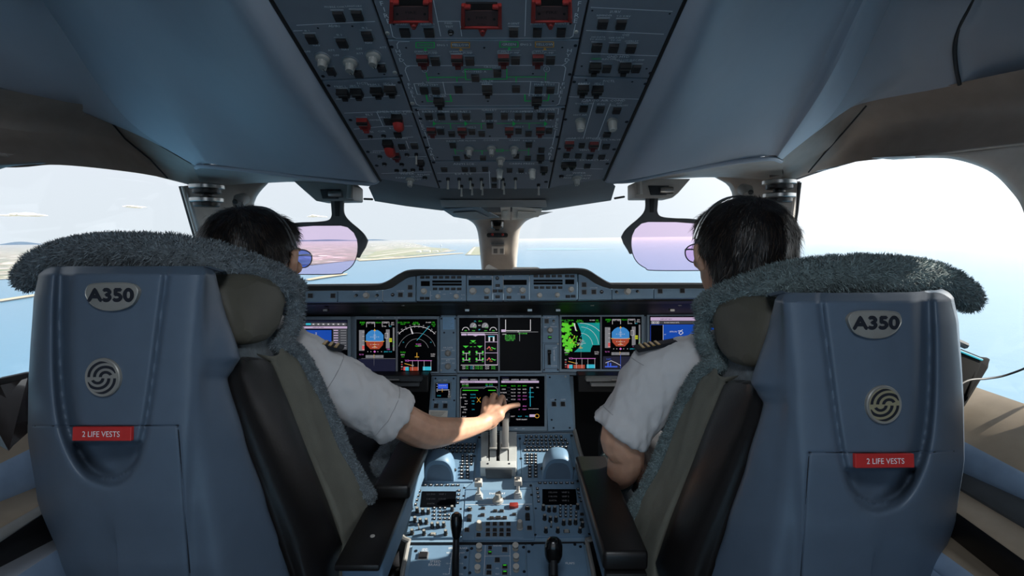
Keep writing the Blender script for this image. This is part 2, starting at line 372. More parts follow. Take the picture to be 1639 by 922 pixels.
# --- outboard upper panels
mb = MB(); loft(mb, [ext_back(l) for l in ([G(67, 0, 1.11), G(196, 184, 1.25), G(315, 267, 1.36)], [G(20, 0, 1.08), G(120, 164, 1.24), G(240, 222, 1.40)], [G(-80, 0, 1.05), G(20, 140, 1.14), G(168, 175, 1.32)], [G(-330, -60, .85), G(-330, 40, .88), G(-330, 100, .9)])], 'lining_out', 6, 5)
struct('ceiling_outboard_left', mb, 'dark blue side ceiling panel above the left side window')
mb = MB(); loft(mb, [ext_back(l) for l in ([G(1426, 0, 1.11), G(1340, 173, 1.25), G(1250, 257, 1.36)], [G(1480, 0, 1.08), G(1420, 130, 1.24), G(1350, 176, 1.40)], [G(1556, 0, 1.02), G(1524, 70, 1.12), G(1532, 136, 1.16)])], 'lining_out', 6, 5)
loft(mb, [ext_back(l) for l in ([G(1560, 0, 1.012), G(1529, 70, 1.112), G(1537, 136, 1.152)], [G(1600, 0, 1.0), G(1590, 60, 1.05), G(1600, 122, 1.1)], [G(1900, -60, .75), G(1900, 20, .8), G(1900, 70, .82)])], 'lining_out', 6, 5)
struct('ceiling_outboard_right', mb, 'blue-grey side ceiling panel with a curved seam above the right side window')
mb = MB(); mb.tube(cr_spline([G(1563, -6, 1.01), G(1540, 35, 1.07), G(1529, 70, 1.11), G(1530, 105, 1.13), G(1536, 136, 1.15)], 5), .004, 'dark', 6); struct('trim_3', mb, 'dark curved seam in the right side ceiling panel')
# roof closing the cockpit above everything
mb = MB(); mb.add([V((-1.4, -.7, 2.5)), V((1.4, -.7, 2.5)), V((1.4, 1.15, 2.1)), V((-1.4, 1.15, 2.1)), V((-1.2, 1.6, 1.66)), V((1.2, 1.6, 1.66)), V((-.8, 2.05, 1.6)), V((.8, 2.05, 1.6))], [(0, 1, 2, 3), (3, 2, 5, 4), (4, 5, 7, 6)], 'dark')
struct('ceiling', mb, 'dark structural roof above the cockpit linings', smooth=False)
# --- brown trim bands above the side windows
TLu = [G(-330, 85, .88), G(0, 142, 1.1), G(100, 162, 1.2), G(168, 177, 1.3), G(240, 224, 1.38), G(318, 270, 1.46)]
TLm = [G(-330, 150, .95), G(0, 205, 1.17), G(100, 215, 1.28), G(180, 228, 1.4), G(245, 256, 1.5), G(322, 286, 1.62)]
TLl = [G(-330, 250, .86), G(0, 268, 1.08), G(95, 264, 1.2), G(205, 275, 1.42), G(268, 286, 1.58), G(330, 302, 1.70)]
mb = MB(); loft(mb, [TLu, TLm, TLl], 'trim', 6, 6); mb.prism([G(180, 172, 1.6), G(335, 262, 1.66), G(335, 292, 1.66), G(262, 278, 1.6), G(165, 205, 1.55)], (-.005, .01, 0), 'trim'); struct('trim_4', mb, 'brown-grey headliner trim band above the left side window')
TRu = [G(1246, 260, 1.46), G(1300, 212, 1.42), G(1350, 174, 1.40), G(1399, 160, 1.36), G(1500, 140, 1.2), G(1639, 111, 1.02), G(1900, 62, .8)]
TRm = [G(1254, 276, 1.62), G(1320, 240, 1.52), G(1362, 220, 1.5), G(1410, 208, 1.42), G(1510, 190, 1.26), G(1639, 172, 1.08), G(1900, 130, .86)]
TRl = [G(1244, 296, 1.70), G(1300, 277, 1.62), G(1353, 262, 1.52), G(1410, 254.5, 1.4), G(1490, 248, 1.24), G(1639, 230, 1.04), G(1900, 190, .82)]
mb = MB(); loft(mb, [TRu, TRm, TRl], 'trim', 6, 6); mb.prism([G(1372, 160, 1.6), G(1230, 250, 1.66), G(1232, 284, 1.66), G(1305, 268, 1.6), G(1390, 190, 1.55)], (.005, .01, 0), 'trim'); struct('trim_5', mb, 'brown-grey headliner trim band above the right side window')
mb = MB()
mb.tube([G(165, 180, 1.30), G(200, 222, 1.39), G(240, 255, 1.485), G(268, 285, 1.565)], .0025, 'black', 5); struct('trim_6', mb, 'thin dark seam across the left headliner trim')
mb = MB(); mb.tube([G(1386, 170, 1.36), G(1350, 212, 1.475), G(1320, 245, 1.53), G(1294, 276, 1.6)], .0025, 'black', 5); struct('trim_7', mb, 'thin dark seam across the right headliner trim')
mb = MB(); mb.tube([G(1467, 251, 1.285), G(1490, 248, 1.235), G(1560, 239, 1.13), G(1639, 230, 1.035), G(1750, 213, .94)], .003, 'frame', 6); struct('trim_8', mb, 'pale piping along the lower edge of the right headliner trim')
# --- side window surrounds: band between the trim and the glass edge, right rear corner and left rear corner
hole = [G(1410, 254, 1.41), G(1467, 251, 1.30), G(1526, 255, 1.22), G(1581, 273, 1.15), G(1617, 305, 1.10), G(1639, 342, 1.06), G(1652, 420, 1.03), G(1655, 520, 1.0), G(1650, 640, 1.0)]
outr = [G(1415, 250, 1.38), G(1490, 248, 1.24), G(1560, 239, 1.14), G(1639, 230, 1.04), G(1720, 240, .97), G(1800, 290, .92), G(1850, 400, .9), G(1850, 520, .9), G(1850, 700, .9)]
mid = [a.lerp(b, .35)+V((-.03, 0, 0)) for a, b in zip(hole, outr)]
mb = MB(); loft(mb, [hole, mid, outr], 'frame', 6, 4); mb.grid([[p, p+V((.05, .02, 0))] for p in cr_spline(hole, 6)], 'frame'); struct('wall_right', mb, 'beige wall lining around the rounded rear corner of the right side window')
hole = [G(60, 263, 1.15), G(38, 264, 1.12), G(0, 271, 1.07), G(-40, 296, 1.02), G(-62, 345, .99), G(-66, 450, .97), G(-60, 560, .97), G(-60, 640, .97)]
outr = [G(60, 258, 1.14), G(0, 262, 1.06), G(-60, 258, .98), G(-140, 262, .92), G(-200, 340, .88), G(-220, 450, .86), G(-220, 560, .86), G(-220, 700, .86)]
mb = MB(); loft(mb, [hole, [a.lerp(b, .4)+V((.02, 0, 0)) for a, b in zip(hole, outr)], outr], 'frame_grey', 5, 3); struct('wall_left', mb, 'grey wall lining around the rear corner of the left side window')
# --- window pillars between side window and windscreen
def pillar(name, lab, rows, mt, extra=()):
    mb = MB(); loft(mb, rows, mt, 5, 3)
    for pts, m2, r in extra: mb.tube(pts, r, m2, 6)
    return struct(name, mb, lab)
PL = [[G(291, 298, 1.62), G(303, 340, 1.64), G(318, 392, 1.66), G(334, 450, 1.68), G(352, 520, 1.70)],
      [G(300, 297, 1.63), G(312, 340, 1.62), G(327, 392, 1.64), G(342, 450, 1.66), G(360, 520, 1.68)],
      [G(318, 296, 1.72), G(326, 340, 1.70), G(340, 392, 1.72), G(356, 450, 1.74), G(370, 520, 1.76)],
      [G(380, 294, 1.84), G(375, 340, 1.84), G(380, 392, 1.86), G(388, 450, 1.88), G(395, 520, 1.9)],
      [G(430, 288, 1.90), G(403, 325, 1.90), G(402, 392, 1.90), G(405, 450, 1.92), G(410, 520, 1.94)],
      [G(432, 289, 1.97), G(407, 325, 1.97), G(406, 392, 1.97), G(409, 450, 1.98), G(414, 520, 2.0)]]
pillar('pillar_left', 'grey window pillar between the left side window and windscreen', PL, 'frame_grey', [([G(292, 298, 1.615), G(304, 340, 1.635), G(319, 392, 1.655), G(336, 455, 1.675)], 'knob_white', .005), ([G(289, 298, 1.63), G(301, 340, 1.65), G(316, 392, 1.67), G(333, 455, 1.69)], 'black', .006)])
PR = [[G(1281, 290, 1.62), G(1276, 340, 1.64), G(1268, 392, 1.66), G(1256, 450, 1.68), G(1240, 520, 1.7)],
      [G(1273, 290, 1.63), G(1266, 340, 1.62), G(1258, 392, 1.64), G(1248, 450, 1.66), G(1232, 520, 1.68)],
      [G(1256, 288, 1.72), G(1248, 340, 1.70), G(1238, 392, 1.72), G(1226, 450, 1.74), G(1212, 520, 1.76)],
      [G(1205, 282, 1.84), G(1198, 330, 1.84), G(1195, 392, 1.86), G(1190, 450, 1.88), G(1184, 520, 1.9)],
      [G(1146, 282, 1.90), G(1175, 308, 1.90), G(1180, 392, 1.90), G(1176, 450, 1.92), G(1172, 520, 1.94)],
      [G(1144, 283, 1.97), G(1171, 308, 1.97), G(1176, 392, 1.97), G(1172, 450, 1.98), G(1168, 520, 2.0)]]
pillar('pillar_right', 'beige window pillar between the right side window and windscreen', PR, 'frame', [([G(1280, 292, 1.615), G(1275, 340, 1.635), G(1266, 392, 1.655), G(1252, 455, 1.675)], 'dark', .006)])
# --- brows: from the lining lip forward to the top edge of the windscreens
mb = MB(); loft(mb, [[G(306, 262, 1.38), G(430, 270, 1.31), G(520, 282, 1.31), G(606, 288, 1.34)], [G(318, 286, 1.6), G(430, 286, 1.6), G(520, 292, 1.62), G(612, 300, 1.62)], [G(322, 299, 1.72), G(425, 293, 1.93), G(500, 291, 2.02), G(640, 296, 2.1)], [G(322, 296, 1.78), G(425, 288, 2.0), G(500, 288, 2.08), G(640, 292, 2.16)]], 'frame_grey', 6, 3)
mb.prism([G(298, 252, 1.80), G(336, 254, 1.80), G(330, 300, 1.80), G(300, 296, 1.80)], (0, .01, 0), 'frame_grey'); struct('brow_left', mb, 'grey brow above the left windscreen')
mb = MB(); loft(mb, [[G(1258, 250, 1.38), G(1140, 258, 1.31), G(1060, 273, 1.31), G(966, 284, 1.34)], [G(1252, 275, 1.6), G(1145, 275, 1.6), G(1060, 284, 1.62), G(960, 298, 1.62)], [G(1256, 290, 1.72), G(1150, 284, 1.93), G(1080, 286, 2.02), G(940, 294, 2.1)], [G(1256, 288, 1.78), G(1150, 280, 2.0), G(1080, 282, 2.08), G(940, 290, 2.16)]], 'frame', 6, 3)
mb.prism([G(1225, 240, 1.80), G(1272, 240, 1.80), G(1276, 290, 1.80), G(1232, 292, 1.80)], (0, .01, 0), 'frame'); struct('brow_right', mb, 'beige brow above the right windscreen')
# --- centre post
def row(y, a, b, c, d, dep): return [G(a, y, dep+.10), G(a+1.5, y, dep+.03), G(b, y, dep), G((b+c)/2, y, dep-.005), G(c, y, dep), G(d-1.5, y, dep+.03), G(d, y, dep+.10)]
rows = [row(339, 715, 740, 860, 885, 2.06), row(350, 745, 762, 838, 850, 2.17), row(358, 758, 772, 828, 838, 2.2), row(370, 764, 776, 822, 832, 2.22), row(390, 767, 778, 820, 830, 2.25), row(412, 769, 777, 820, 828, 2.28), row(436, 771, 776, 823, 827, 2.32), row(470, 772, 776, 824, 828, 2.36)]
mb = MB(); loft(mb, [list(r) for r in rows], 'frame', 4, 4); post = struct('pillar_centre', mb, 'beige centre post between the two front windscreens')
# --- glass panes (thin slabs)
def pane(name, poly, off, lab, mt='glass'):
    mb = MB(); mb.prism(poly, off, mt); return struct(name, mb, lab, smooth=False)
pane('window_1', [G(-80, 240, 1.0), G(95, 250, 1.26), G(300, 285, 1.68), G(360, 525, 1.74), G(200, 610, 1.4), G(-80, 690, 1.02)], (-.008, 0, 0), 'clear glass of the left side window')
pane('window_2', [G(395, 282, 1.99), G(640, 285, 2.22), G(800, 330, 2.42), G(800, 470, 2.52), G(560, 500, 2.3), G(400, 510, 2.03)], (0, .008, 0), 'clear glass of the left front windscreen')
pane('window_3', [G(800, 330, 2.42), G(950, 285, 2.22), G(1180, 275, 1.99), G(1182, 510, 2.03), G(1040, 500, 2.3), G(800, 470, 2.52)], (0, .008, 0), 'clear glass of the right front windscreen')
pane('window_4', [G(1276, 280, 1.68), G(1480, 240, 1.26), G(1680, 220, 1.02), G(1680, 720, 1.02), G(1420, 610, 1.4), G(1236, 525, 1.74)], (.008, 0, 0), 'clear glass of the right side window')
# --- lower hull
def hull(sgn, name, lab):
    mb = MB(); prof = [(1.10, .93), (1.16, .6), (1.12, 0.0)]
    rows = [[V((sgn*x_*k, y_, z_)) for x_, z_ in prof] for y_, k in ((-.7, 1.08), (-.2, 1.08), (.8, 1.03), (1.3, .98), (1.75, .86), (2.3, .72))]
    mb.grid(rows, 'lining_out'); return struct(name, mb, lab)
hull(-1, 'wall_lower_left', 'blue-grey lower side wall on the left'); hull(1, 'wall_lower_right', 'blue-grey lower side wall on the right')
mb = MB(); mb.add([V((-1.25, -.7, 0)), V((1.25, -.7, 0)), V((1.15, 2.4, 0)), V((-1.15, 2.4, 0))], [(0, 1, 2, 3)], 'dark'); struct('floor', mb, 'dark cockpit floor below the seats')
mb = MB(); mb.box((0, 2.36, .5), (1.9, .03, 1.0), 'dark'); struct('wall_front', mb, 'dark bulkhead behind the instrument panel')

for sgn, nm, TL_ in ((-1, 'left', TLl), (1, 'right', TRl)):
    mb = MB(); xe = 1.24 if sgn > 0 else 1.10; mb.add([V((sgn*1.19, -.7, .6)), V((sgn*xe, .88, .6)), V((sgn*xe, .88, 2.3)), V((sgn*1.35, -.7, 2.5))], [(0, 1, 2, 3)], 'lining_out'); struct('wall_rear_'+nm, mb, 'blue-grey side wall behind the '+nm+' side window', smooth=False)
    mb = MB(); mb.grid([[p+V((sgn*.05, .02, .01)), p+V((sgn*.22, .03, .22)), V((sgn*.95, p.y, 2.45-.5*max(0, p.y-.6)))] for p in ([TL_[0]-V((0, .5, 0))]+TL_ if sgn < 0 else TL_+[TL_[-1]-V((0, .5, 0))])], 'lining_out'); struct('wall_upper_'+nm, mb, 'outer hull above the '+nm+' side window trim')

for nm, a, b in (('trim_9', (434, -60), (609, 289)), ('trim_10', (1097, -60), (967, 288))):
    mb = MB(); x0 = 434-36 if nm == 'trim_9' else 1097+27
    mb.tube([opd(x0, -60, .0), opd((x0+b[0])/2, 114.5, .0), opd(*b, .0)], .0035, 'black', 6); struct(nm, mb, 'dark gap between overhead panel and '+('left' if nm == 'trim_9' else 'right')+' lining')

mb = MB()
for x0, x1, z0, z1 in ((-1.4, -.42, 0, 2.5), (.52, 1.4, 0, 2.5), (-.42, .52, 2.0, 2.5)): mb.box(((x0+x1)/2, -.7, (z0+z1)/2), (x1-x0, .03, z1-z0), 'lining')
struct('wall_back', mb, 'rear cockpit bulkhead with the open doorway behind the camera', smooth=False)
# fill lamp added out of view behind the camera to brighten seats and cockpit
t = thing('fill_lamp', (.05, -.12, 1.9), 'round white fill lamp added out of view on the ceiling behind the overhead panel', 'lamp')
mb = MB(); mb.lathe([(.20, 0), (.20, .03), (.17, .05)], 'frame', V((.05, -.12, 1.9)), (0, 0, 1), 28); mk('housing', mb, t)
mb = MB(); mb.tube([(.05, -.12, 1.94), (.05, -.12, 2.33)], .03, 'frame', 10); mk('stem', mb, t)
la = bpy.data.lights.new('fill_lamp_light', 'AREA'); la.shape = 'DISK'; la.size = .34; la.energy = 6.5; la.color = (.86, .93, 1.0)
lo_ = bpy.data.objects.new('fill_lamp_light', la); COL.objects.link(lo_); lo_.location = (.05, -.12, 1.893)
# ================================================================ PANEL FITTINGS
TXT = {}
def glyphs(s, res=1):
    if s not in TXT:
        cu = bpy.data.curves.new('t', 'FONT'); cu.body = s; cu.size = 1; cu.resolution_u = res; cu.align_x = 'CENTER'
        ob = bpy.data.objects.new('t', cu); me = ob.to_mesh()
        vs_ = [(v.co.x, v.co.y) for v in me.vertices]; fs = [tuple(p.vertices) for p in me.polygons]; ob.to_mesh_clear()
        bpy.data.objects.remove(ob); bpy.data.curves.remove(cu)
        if vs_:
            x0 = min(v[0] for v in vs_); x1 = max(v[0] for v in vs_); cx = (x0+x1)/2
            vs_ = [((a-cx)/.69, (b-.345)/.69) for a, b in vs_]
        TXT[s] = (vs_, fs)
    return TXT[s]
class Print:
    def __init__(s, P, z=.0006): s.P = P; s.z = z; s.mb = MB(); s.k = 0
    def zz(s): s.k += 1; return s.z+s.k*2e-6
    def poly(s, pts, mt):
        z = s.zz(); s.mb.add([V((*s.P.uv(*p), z)) for p in pts], [tuple(range(len(pts)))], mt)
    def rect(s, x0, y0, x1, y1, mt): s.poly([(x0, y1), (x1, y1), (x1, y0), (x0, y0)], mt)
    def line(s, pts, wp, mt, closed=False):
        z = s.zz(); q = [V(s.P.uv(*p)) for p in pts]; wd = s.P.scl(*pts[0])*wp/2
        if closed: q.append(q[0])
        for a, b in zip(q, q[1:]):
            d = (b-a)
            if d.length < 1e-7: continue
            d.normalize(); n = V((-d.y, d.x))*wd; a2 = a-d*wd*.8; b2 = b+d*wd*.8
            s.mb.add([(*(a2-n), z), (*(b2-n), z), (*(b2+n), z), (*(a2+n), z)], [(0, 1, 2, 3)], mt)
    def box(s, x0, y0, x1, y1, wp, mt): s.line([(x0, y0), (x1, y0), (x1, y1), (x0, y1)], wp, mt, True)
    def arc(s, cx, cy, rx, ry, a0, a1, wp, mt, n=18): s.line([(cx+rx*cos(radians(a0+(a1-a0)*i/n)), cy-ry*sin(radians(a0+(a1-a0)*i/n))) for i in range(n+1)], wp, mt)
    def disc(s, cx, cy, rx, ry, mt, n=18, a0=0, a1=360): s.poly([(cx+rx*cos(radians(a0+(a1-a0)*i/n)), cy-ry*sin(radians(a0+(a1-a0)*i/n))) for i in range(n+(a1-a0 < 360))][::1], mt)
    def text(s, px, py, t, hp, mt='pwhite', wf=1., vert=False, maxw=None):
        vs_, fs = glyphs(t)
        if not vs_: return
        u, v = s.P.uv(px, py); h = s.P.size(px, py, hp, hp)[1]; wx = h*wf
        if maxw:
            tw = (max(a for a, b in vs_)-min(a for a, b in vs_))*wx; mw = s.P.size(px, py, maxw, 1)[0]; wx *= mw/tw
        z = s.zz()
        if vert: s.mb.add([(u-b*h, v+a*wx, z) for a, b in vs_], fs, mt)
        else: s.mb.add([(u+a*wx, v+b*h, z) for a, b in vs_], fs, mt)
    def done(s, parent=None, name='lettering'):
        if not s.mb.f: return None
        return link(name, mesh_of(s.mb, smooth=False, recalc=False, name=name), parent or s.P.root)
# shared unit meshes, local z = out of the panel
SH = {}
def shared(key, fn, **k):
    if key not in SH: mb = MB(); fn(mb); SH[key] = mesh_of(mb, name=key, **k)
    return SH[key]
def sh_button(cap, rim):
    def f(mb): mb.box((0, 0, .1), (1.16, 1.16, .2), rim); mb.box((0, 0, .55), (.92, .92, .9), cap, taper=.94); mb.box((0, .0, 1.01), (.72, .05, .02), 'dark')
    return f
def sh_plain(cap):
    def f(mb): mb.box((0, 0, .1), (1.12, 1.12, .2), 'black'); mb.box((0, 0, .5), (.9, .9, 1.0), cap, taper=.8)
    return f
def sh_guard(c, dk):
    def f(mb):
        mb.box((0, 0, .1), (1.1, 1.06, .2), 'button_rim'); mb.box((0, .02, .4), (1.0, .96, .8), c, taper=.95); mb.box((0, .36, .9), (.98, .22, .35), dk); mb.box((0, .2, 1.0), (.9, .03, .1), 'knob_grey')
        mb.box((0, -.6, .7), (.48, .36, .5), c); mb.box((0, -.12, .86), (.6, .03, .02), 'dark'); mb.box((0, -.26, .86), (.5, .03, .02), 'dark')
    return f
def sh_knob(base, cap, pointer=True):
    def f(mb):
        mb.lathe([(1.15, 0), (1.15, .1), (1.0, .16)], 'button_rim' if pointer else base, n=20)
        mb.lathe([(1.0, .1), (.96, .45), (.62, .62), (.58, 1.3), (.5, 1.42)], base, n=20)
        if pointer: mb.box((0, -.15, .95), (.62, 1.5, .9), cap, taper=.8); mb.box((0, -.55, 1.41), (.1, .5, .03), 'black')
    return f
def sh_round(c, top=None):
    def f(mb): mb.lathe([(1.1, 0), (1.1, .2), (.95, .25), (.88, 1.0), (.78, 1.12)], c, n=16); mb.lathe([(.7, 1.1), (.66, 1.16)], top or c, n=16)
    return f
def sh_capknob(mb): mb.lathe([(.95, 0), (.95, .3), (.55, .4), (.5, 1.5), (.8, 1.6)], 'knob_grey', n=16); mb.lathe([(.8, 1.6), (1.0, 1.65), (1.0, 1.95), (.92, 2.05)], 'knob_white', n=18)
def sh_toggle(mb):
    mb.lathe([(.5, 0), (.5, .25), (.4, .35)], 'knob_black', n=12); mb.tube([(0, 0, .2), (0, -.5, 1.2), (0, -.6, 1.5)], [.2, .26, .34], 'knob_grey', 8)
def sh_cup(mb): mb.lathe([(1.0, 0), (1.0, .35), (.85, .5), (.8, .9), (.6, 1.0)], 'knob_black', n=14); mb.box((0, .15, 1.02), (1.0, .16, .08), 'pwhite')
def sh_screw(c):
    def f(mb): mb.lathe([(1.0, 0), (.95, .5), (.6, .8)], c, n=10); mb.box((0, 0, .82), (1.0, .16, .06), 'black')
    return f
shared('button', sh_button('button', 'button_rim')); shared('key', sh_plain('button')); shared('key_light', sh_plain('knob_grey')); shared('guard_black', sh_guard('knob_black', 'black')); shared('guard_red', sh_guard('dred', 'black')); shared('guard_bright', sh_guard('red', 'black'))
shared('knob', sh_knob('knob_grey', 'knob_white')); shared('knob_plain', sh_round('knob_grey', 'knob_white')); shared('knob_cap', sh_capknob); shared('knob_dark', sh_round('knob_black', 'knob_grey')); shared('knob_white', sh_round('knob_white')); shared('toggle', sh_toggle); shared('cup', sh_cup); shared('screw', sh_screw('screw')); shared('screw_lit', sh_screw('screw_lit'))
def fit(P, name, key, px, py, wp, hp, z, parent=None, h0=0., rot=0.):
    u, v = P.uv(px, py); du, dv = P.size(px, py, wp, hp)
    M = Matrix.Translation((u, v, h0)) @ Matrix.Rotation(rot, 4, 'Z') @ Matrix.Diagonal((du, dv, z, 1))
    return link(name, SH[key], parent or P.root, M)
def rnd(P, name, key, px, py, rp, hk=1.2, parent=None, rot=0., h0=0.):
    u, v = P.uv(px, py); r = P.scl(px, py)*rp
    M = Matrix.Translation((u, v, h0)) @ Matrix.Rotation(rot, 4, 'Z') @ Matrix.Diagonal((r, r, r*hk, 1)); return link(name, SH[key], parent or P.root, M)
def plate(P, name, poly, th, mt, h=0., parent=None, bevel=.0015):
    mb = MB(); q = [V((*P.uv(*p), h)) for p in poly]; mb.prism(q, (0, 0, -th), mt); return link(name, mesh_of(mb, bevel=bevel, seg=1, name=name), parent or P.root)
def label_print(P, items, hp=2.9, mt='pwhite'):
    for t, px, py, *r in items: P.text(px, py, t, r[0] if r else hp, r[1] if len(r) > 1 else mt)

# ================================================================ OVERHEAD PANEL
OP = Panel(G(766, 0, .722), G(787, 302, 1.33), 'overhead_console', 'sloping blue-grey overhead switch panel between the two ceiling linings', 'switch panel')
Lx = lambda y: 435+.6*y+(0 if y < 280 else -(y-280)*.25); Sx = lambda y: 595.7+.357*y; Tx = lambda y: 942.6-.2139*y; Rx = lambda y: 1096-.445*y
plate(OP, 'backing', [(Lx(-90)-2, -90), (Lx(287), 288), (704, 303.5), (879, 303.5), (Rx(286), 287), (Rx(-90)+2, -90)], .03, 'pdark', -.004)
SEC = {}
for nm, poly in (('l1', [(Lx(-90), -90), (Lx(129)+1, 128.6), (Sx(123.5)-1.4, 122.9), (Sx(-90)-1.4, -90)]), ('l2', [(Lx(131.5)+1, 130.8), (Lx(285)+2, 286.5), (Sx(301)-1.2, 301.5), (Sx(125)-1.4, 125.2)]),
                 ('c1', [(Sx(-90)+1.4, -90), (Sx(62)+1.4, 62.2), (Tx(62)-1.4, 61.7), (Tx(-90)-1.4, -90)]), ('c2', [(Sx(64)+1.4, 64.5), (Sx(170)+1.3, 170), (Tx(169)-1.3, 169.4), (Tx(64)-1.4, 64)]),
                 ('c3', [(Sx(172)+1.3, 172.2), (Sx(257)+1.2, 257), (Tx(256)-1.2, 256.4), (Tx(171)-1.3, 171.6)]), ('c4', [(Sx(259)+1.2, 259), (Sx(302)+1.1, 302.2), (Tx(302)-1.1, 302.2), (Tx(259)-1.2, 258.4)]),
                 ('r1', [(Tx(-90)+1.4, -90), (Tx(121)+1.4, 121.4), (Rx(125)-1, 125.4), (Rx(-90), -90)]), ('r2', [(Tx(123)+1.4, 123.4), (Tx(301)+1.1, 301.5), (Rx(284)-1, 285.5), (Rx(127)-1, 127.6)])):
    SEC[nm] = plate(OP, 'switch_plate', poly, .012, 'panel', 0.)
pr = Print(OP)
def ob(px, py, wp=15, hp=10, z=.006): fit(OP, 'push_button', 'button', px, py, wp*.86, hp*.86, z)
for px, py, wp, hp in ((543, 24, 21, 17), (572.2, 22.6, 21, 17), (499, 60.4, 20, 16), (548, 67, 20, 15.5), (588, 55.6, 20, 16), (530, 112, 17, 12.5), (573.7, 116.4, 17, 12.5), (610.6, 107, 17, 12.5),
    (648.5, 50, 20, 15), (687, 50, 20, 15), (822, 49.5, 18, 15.5), (860, 49.5, 18, 15.5), (898, 49.5, 18, 15.5), (697, 96, 18, 13.5), (752, 95.5, 18, 13.5), (825, 94.5, 18, 13.5), (881, 94.5, 18, 13.5),
    (761, 122.5, 16, 12), (796, 115, 16, 12), (679, 143, 16, 11), (697.5, 143, 16, 11), (734, 141, 16, 11.5), (826, 140, 16, 11), (862, 142, 16, 11), (881, 142, 16, 11),
    (686.5, 184.5, 15, 10), (706.5, 184.5, 15, 10), (726.6, 184.5, 15, 10), (746.4, 184.5, 15, 10), (782.8, 184, 14, 9.5), (807.4, 184, 14, 9.5), (829.3, 184, 14.5, 9.5), (846.4, 184, 14.5, 9.5), (866, 183.6, 14.5, 9.5), (882, 183.4, 14, 9.5),
    (784, 199, 13.5, 8), (705.6, 209, 14, 8), (723, 212.5, 13, 8), (755.4, 209, 13, 8), (771, 212, 13, 8), (830, 208, 13, 8), (846, 212, 13, 8), (878.6, 207.5, 13, 8),
    (725, 231, 13, 7.5), (846.6, 230, 13, 7.5), (866.6, 238.5, 12.5, 7.5), (731, 252, 13, 7), (748, 249, 12, 6.5), (773, 251, 12.5, 7), (826.4, 248, 12, 6.5), (845, 251.6, 12.5, 7),
    (711, 269.6, 12.5, 6.5), (744, 269.6, 12, 6.5), (757, 269.6, 12, 6.5), (776.5, 269, 12, 6.5), (815.5, 271, 11.5, 6), (834, 271, 11.5, 6), (791, 285.5, 11, 5.5), (791, 295.6, 10.5, 5.5),
    (621.5, 193, 15, 10), (637, 214, 14.5, 8.5), (643.6, 233, 14, 8), (663.7, 232, 14, 8.5),
    (964.4, 36.3, 20, 16), (993.8, 37, 20, 16), (955, 73.7, 20, 14.5), (982, 75, 19, 14.5), (1009.6, 75.7, 19, 14.5), (971, 108, 17, 12.5), (1018, 108, 17, 12.5), (934, 172, 16, 10.5), (960.5, 173.5, 16, 10.5), (987, 175, 16, 10.5),
    (971.5, 213.5, 14.5, 8), (931, 231, 12, 7), (970, 232.6, 14, 8), (906.6, 247, 12, 7), (925.6, 247.6, 12.5, 7), (944, 249, 12.5, 7), (963, 249.6, 12.5, 7), (940, 264, 12.5, 6.5)): ob(px, py, wp, hp)
def og(px, py, wp, hp, key): fit(OP, 'guarded_switch', key, px, py, wp*.95, hp*.9, .012)
for px, py, wp, hp in ((549.6, 146, 19, 12), (571.5, 145, 19, 12), (603.4, 143, 19, 12), (625.4, 141, 19, 12), (780, 140.5, 17, 13), (703, 159.5, 17, 12), (859, 158.5, 17, 12), (865, 249.5, 13, 8), (870.4, 268.5, 12.5, 8), (672.6, 257.5, 13, 8),
                       (952, 104.5, 19, 14), (999.6, 104.5, 19, 14), (933, 140, 18, 13), (956, 141, 18, 13), (904, 261, 12, 8), (916, 261, 12, 8)): og(px, py, wp, hp, 'guard_black')
for px, py, wp, hp in ((677, 92.5, 19, 15), (732, 92.5, 19, 15), (806, 91.5, 19, 15), (861, 91.5, 19, 15), (691, 207, 14.5, 10), (740, 207, 14.5, 10), (815, 206.5, 14.5, 10), (864.5, 206.5, 14.5, 10), (911, 228.5, 15, 9.5), (950, 229.5, 15, 9.5), (634, 247, 13.5, 9)): og(px, py, wp, hp, 'guard_red')
# tall red guards
def tallguard(px, py, wp, hp):
    u, v = OP.uv(px, py); du, dv = OP.size(px, py, wp, hp); mb = MB()
    mb.box((u, v+dv*.36, .006), (du, dv*.28, .012), 'black'); q = []
    rows = [[V((u+du*.5*(a*(1-.35*t)), v+dv*(.3-.75*t), .008+.012*sin(pi*min(1, t*1.05))+.004*(1-a*a))) for a in (-1, -.6, 0, .6, 1)] for t in [i/6 for i in range(7)]]
    mb.grid(rows, 'red'); rows2 = [[V((p.x, p.y, .001)) for p in r] for r in rows]
    for r, r2 in ((rows[0], rows2[0]), (rows[-1], rows2[-1]), ([r[0] for r in rows], [r[0] for r in rows2]), ([r[-1] for r in rows], [r[-1] for r in rows2])): mb.grid([r, r2], 'red')
    link('switch_guard', mesh_of(mb, name='switch_guard'), OP.root)
tallguard(638.4, 193, 16, 21); tallguard(624.6, 235, 15, 22)
fit(OP, 'guarded_switch', 'guard_bright', 582.4, 194, 17, 14, .014)
for px, py, r in ((516.6, 92, 11.5), (560.6, 98, 11.5), (597.5, 88, 11.5)): rnd(OP, 'rotary_knob', 'knob', px, py, r, 1.15, rot=.15)
for px, py, r in ((751, 237, 7.5), (786.7, 236, 7.5), (822.5, 236, 7.5), (801, 253, 7.5), (656.5, 286, 7), (923, 283, 7.5)): rnd(OP, 'rotary_knob', 'knob', px, py, r, 1.3)
for px, py in ((929, 193), (980, 193)): rnd(OP, 'rotary_knob', 'knob_plain', px, py, 8, 1.9)
for px, py in ((799.6, 272), (852, 272)): rnd(OP, 'rotary_knob', 'knob_white', px, py, 5.2, 2.6)
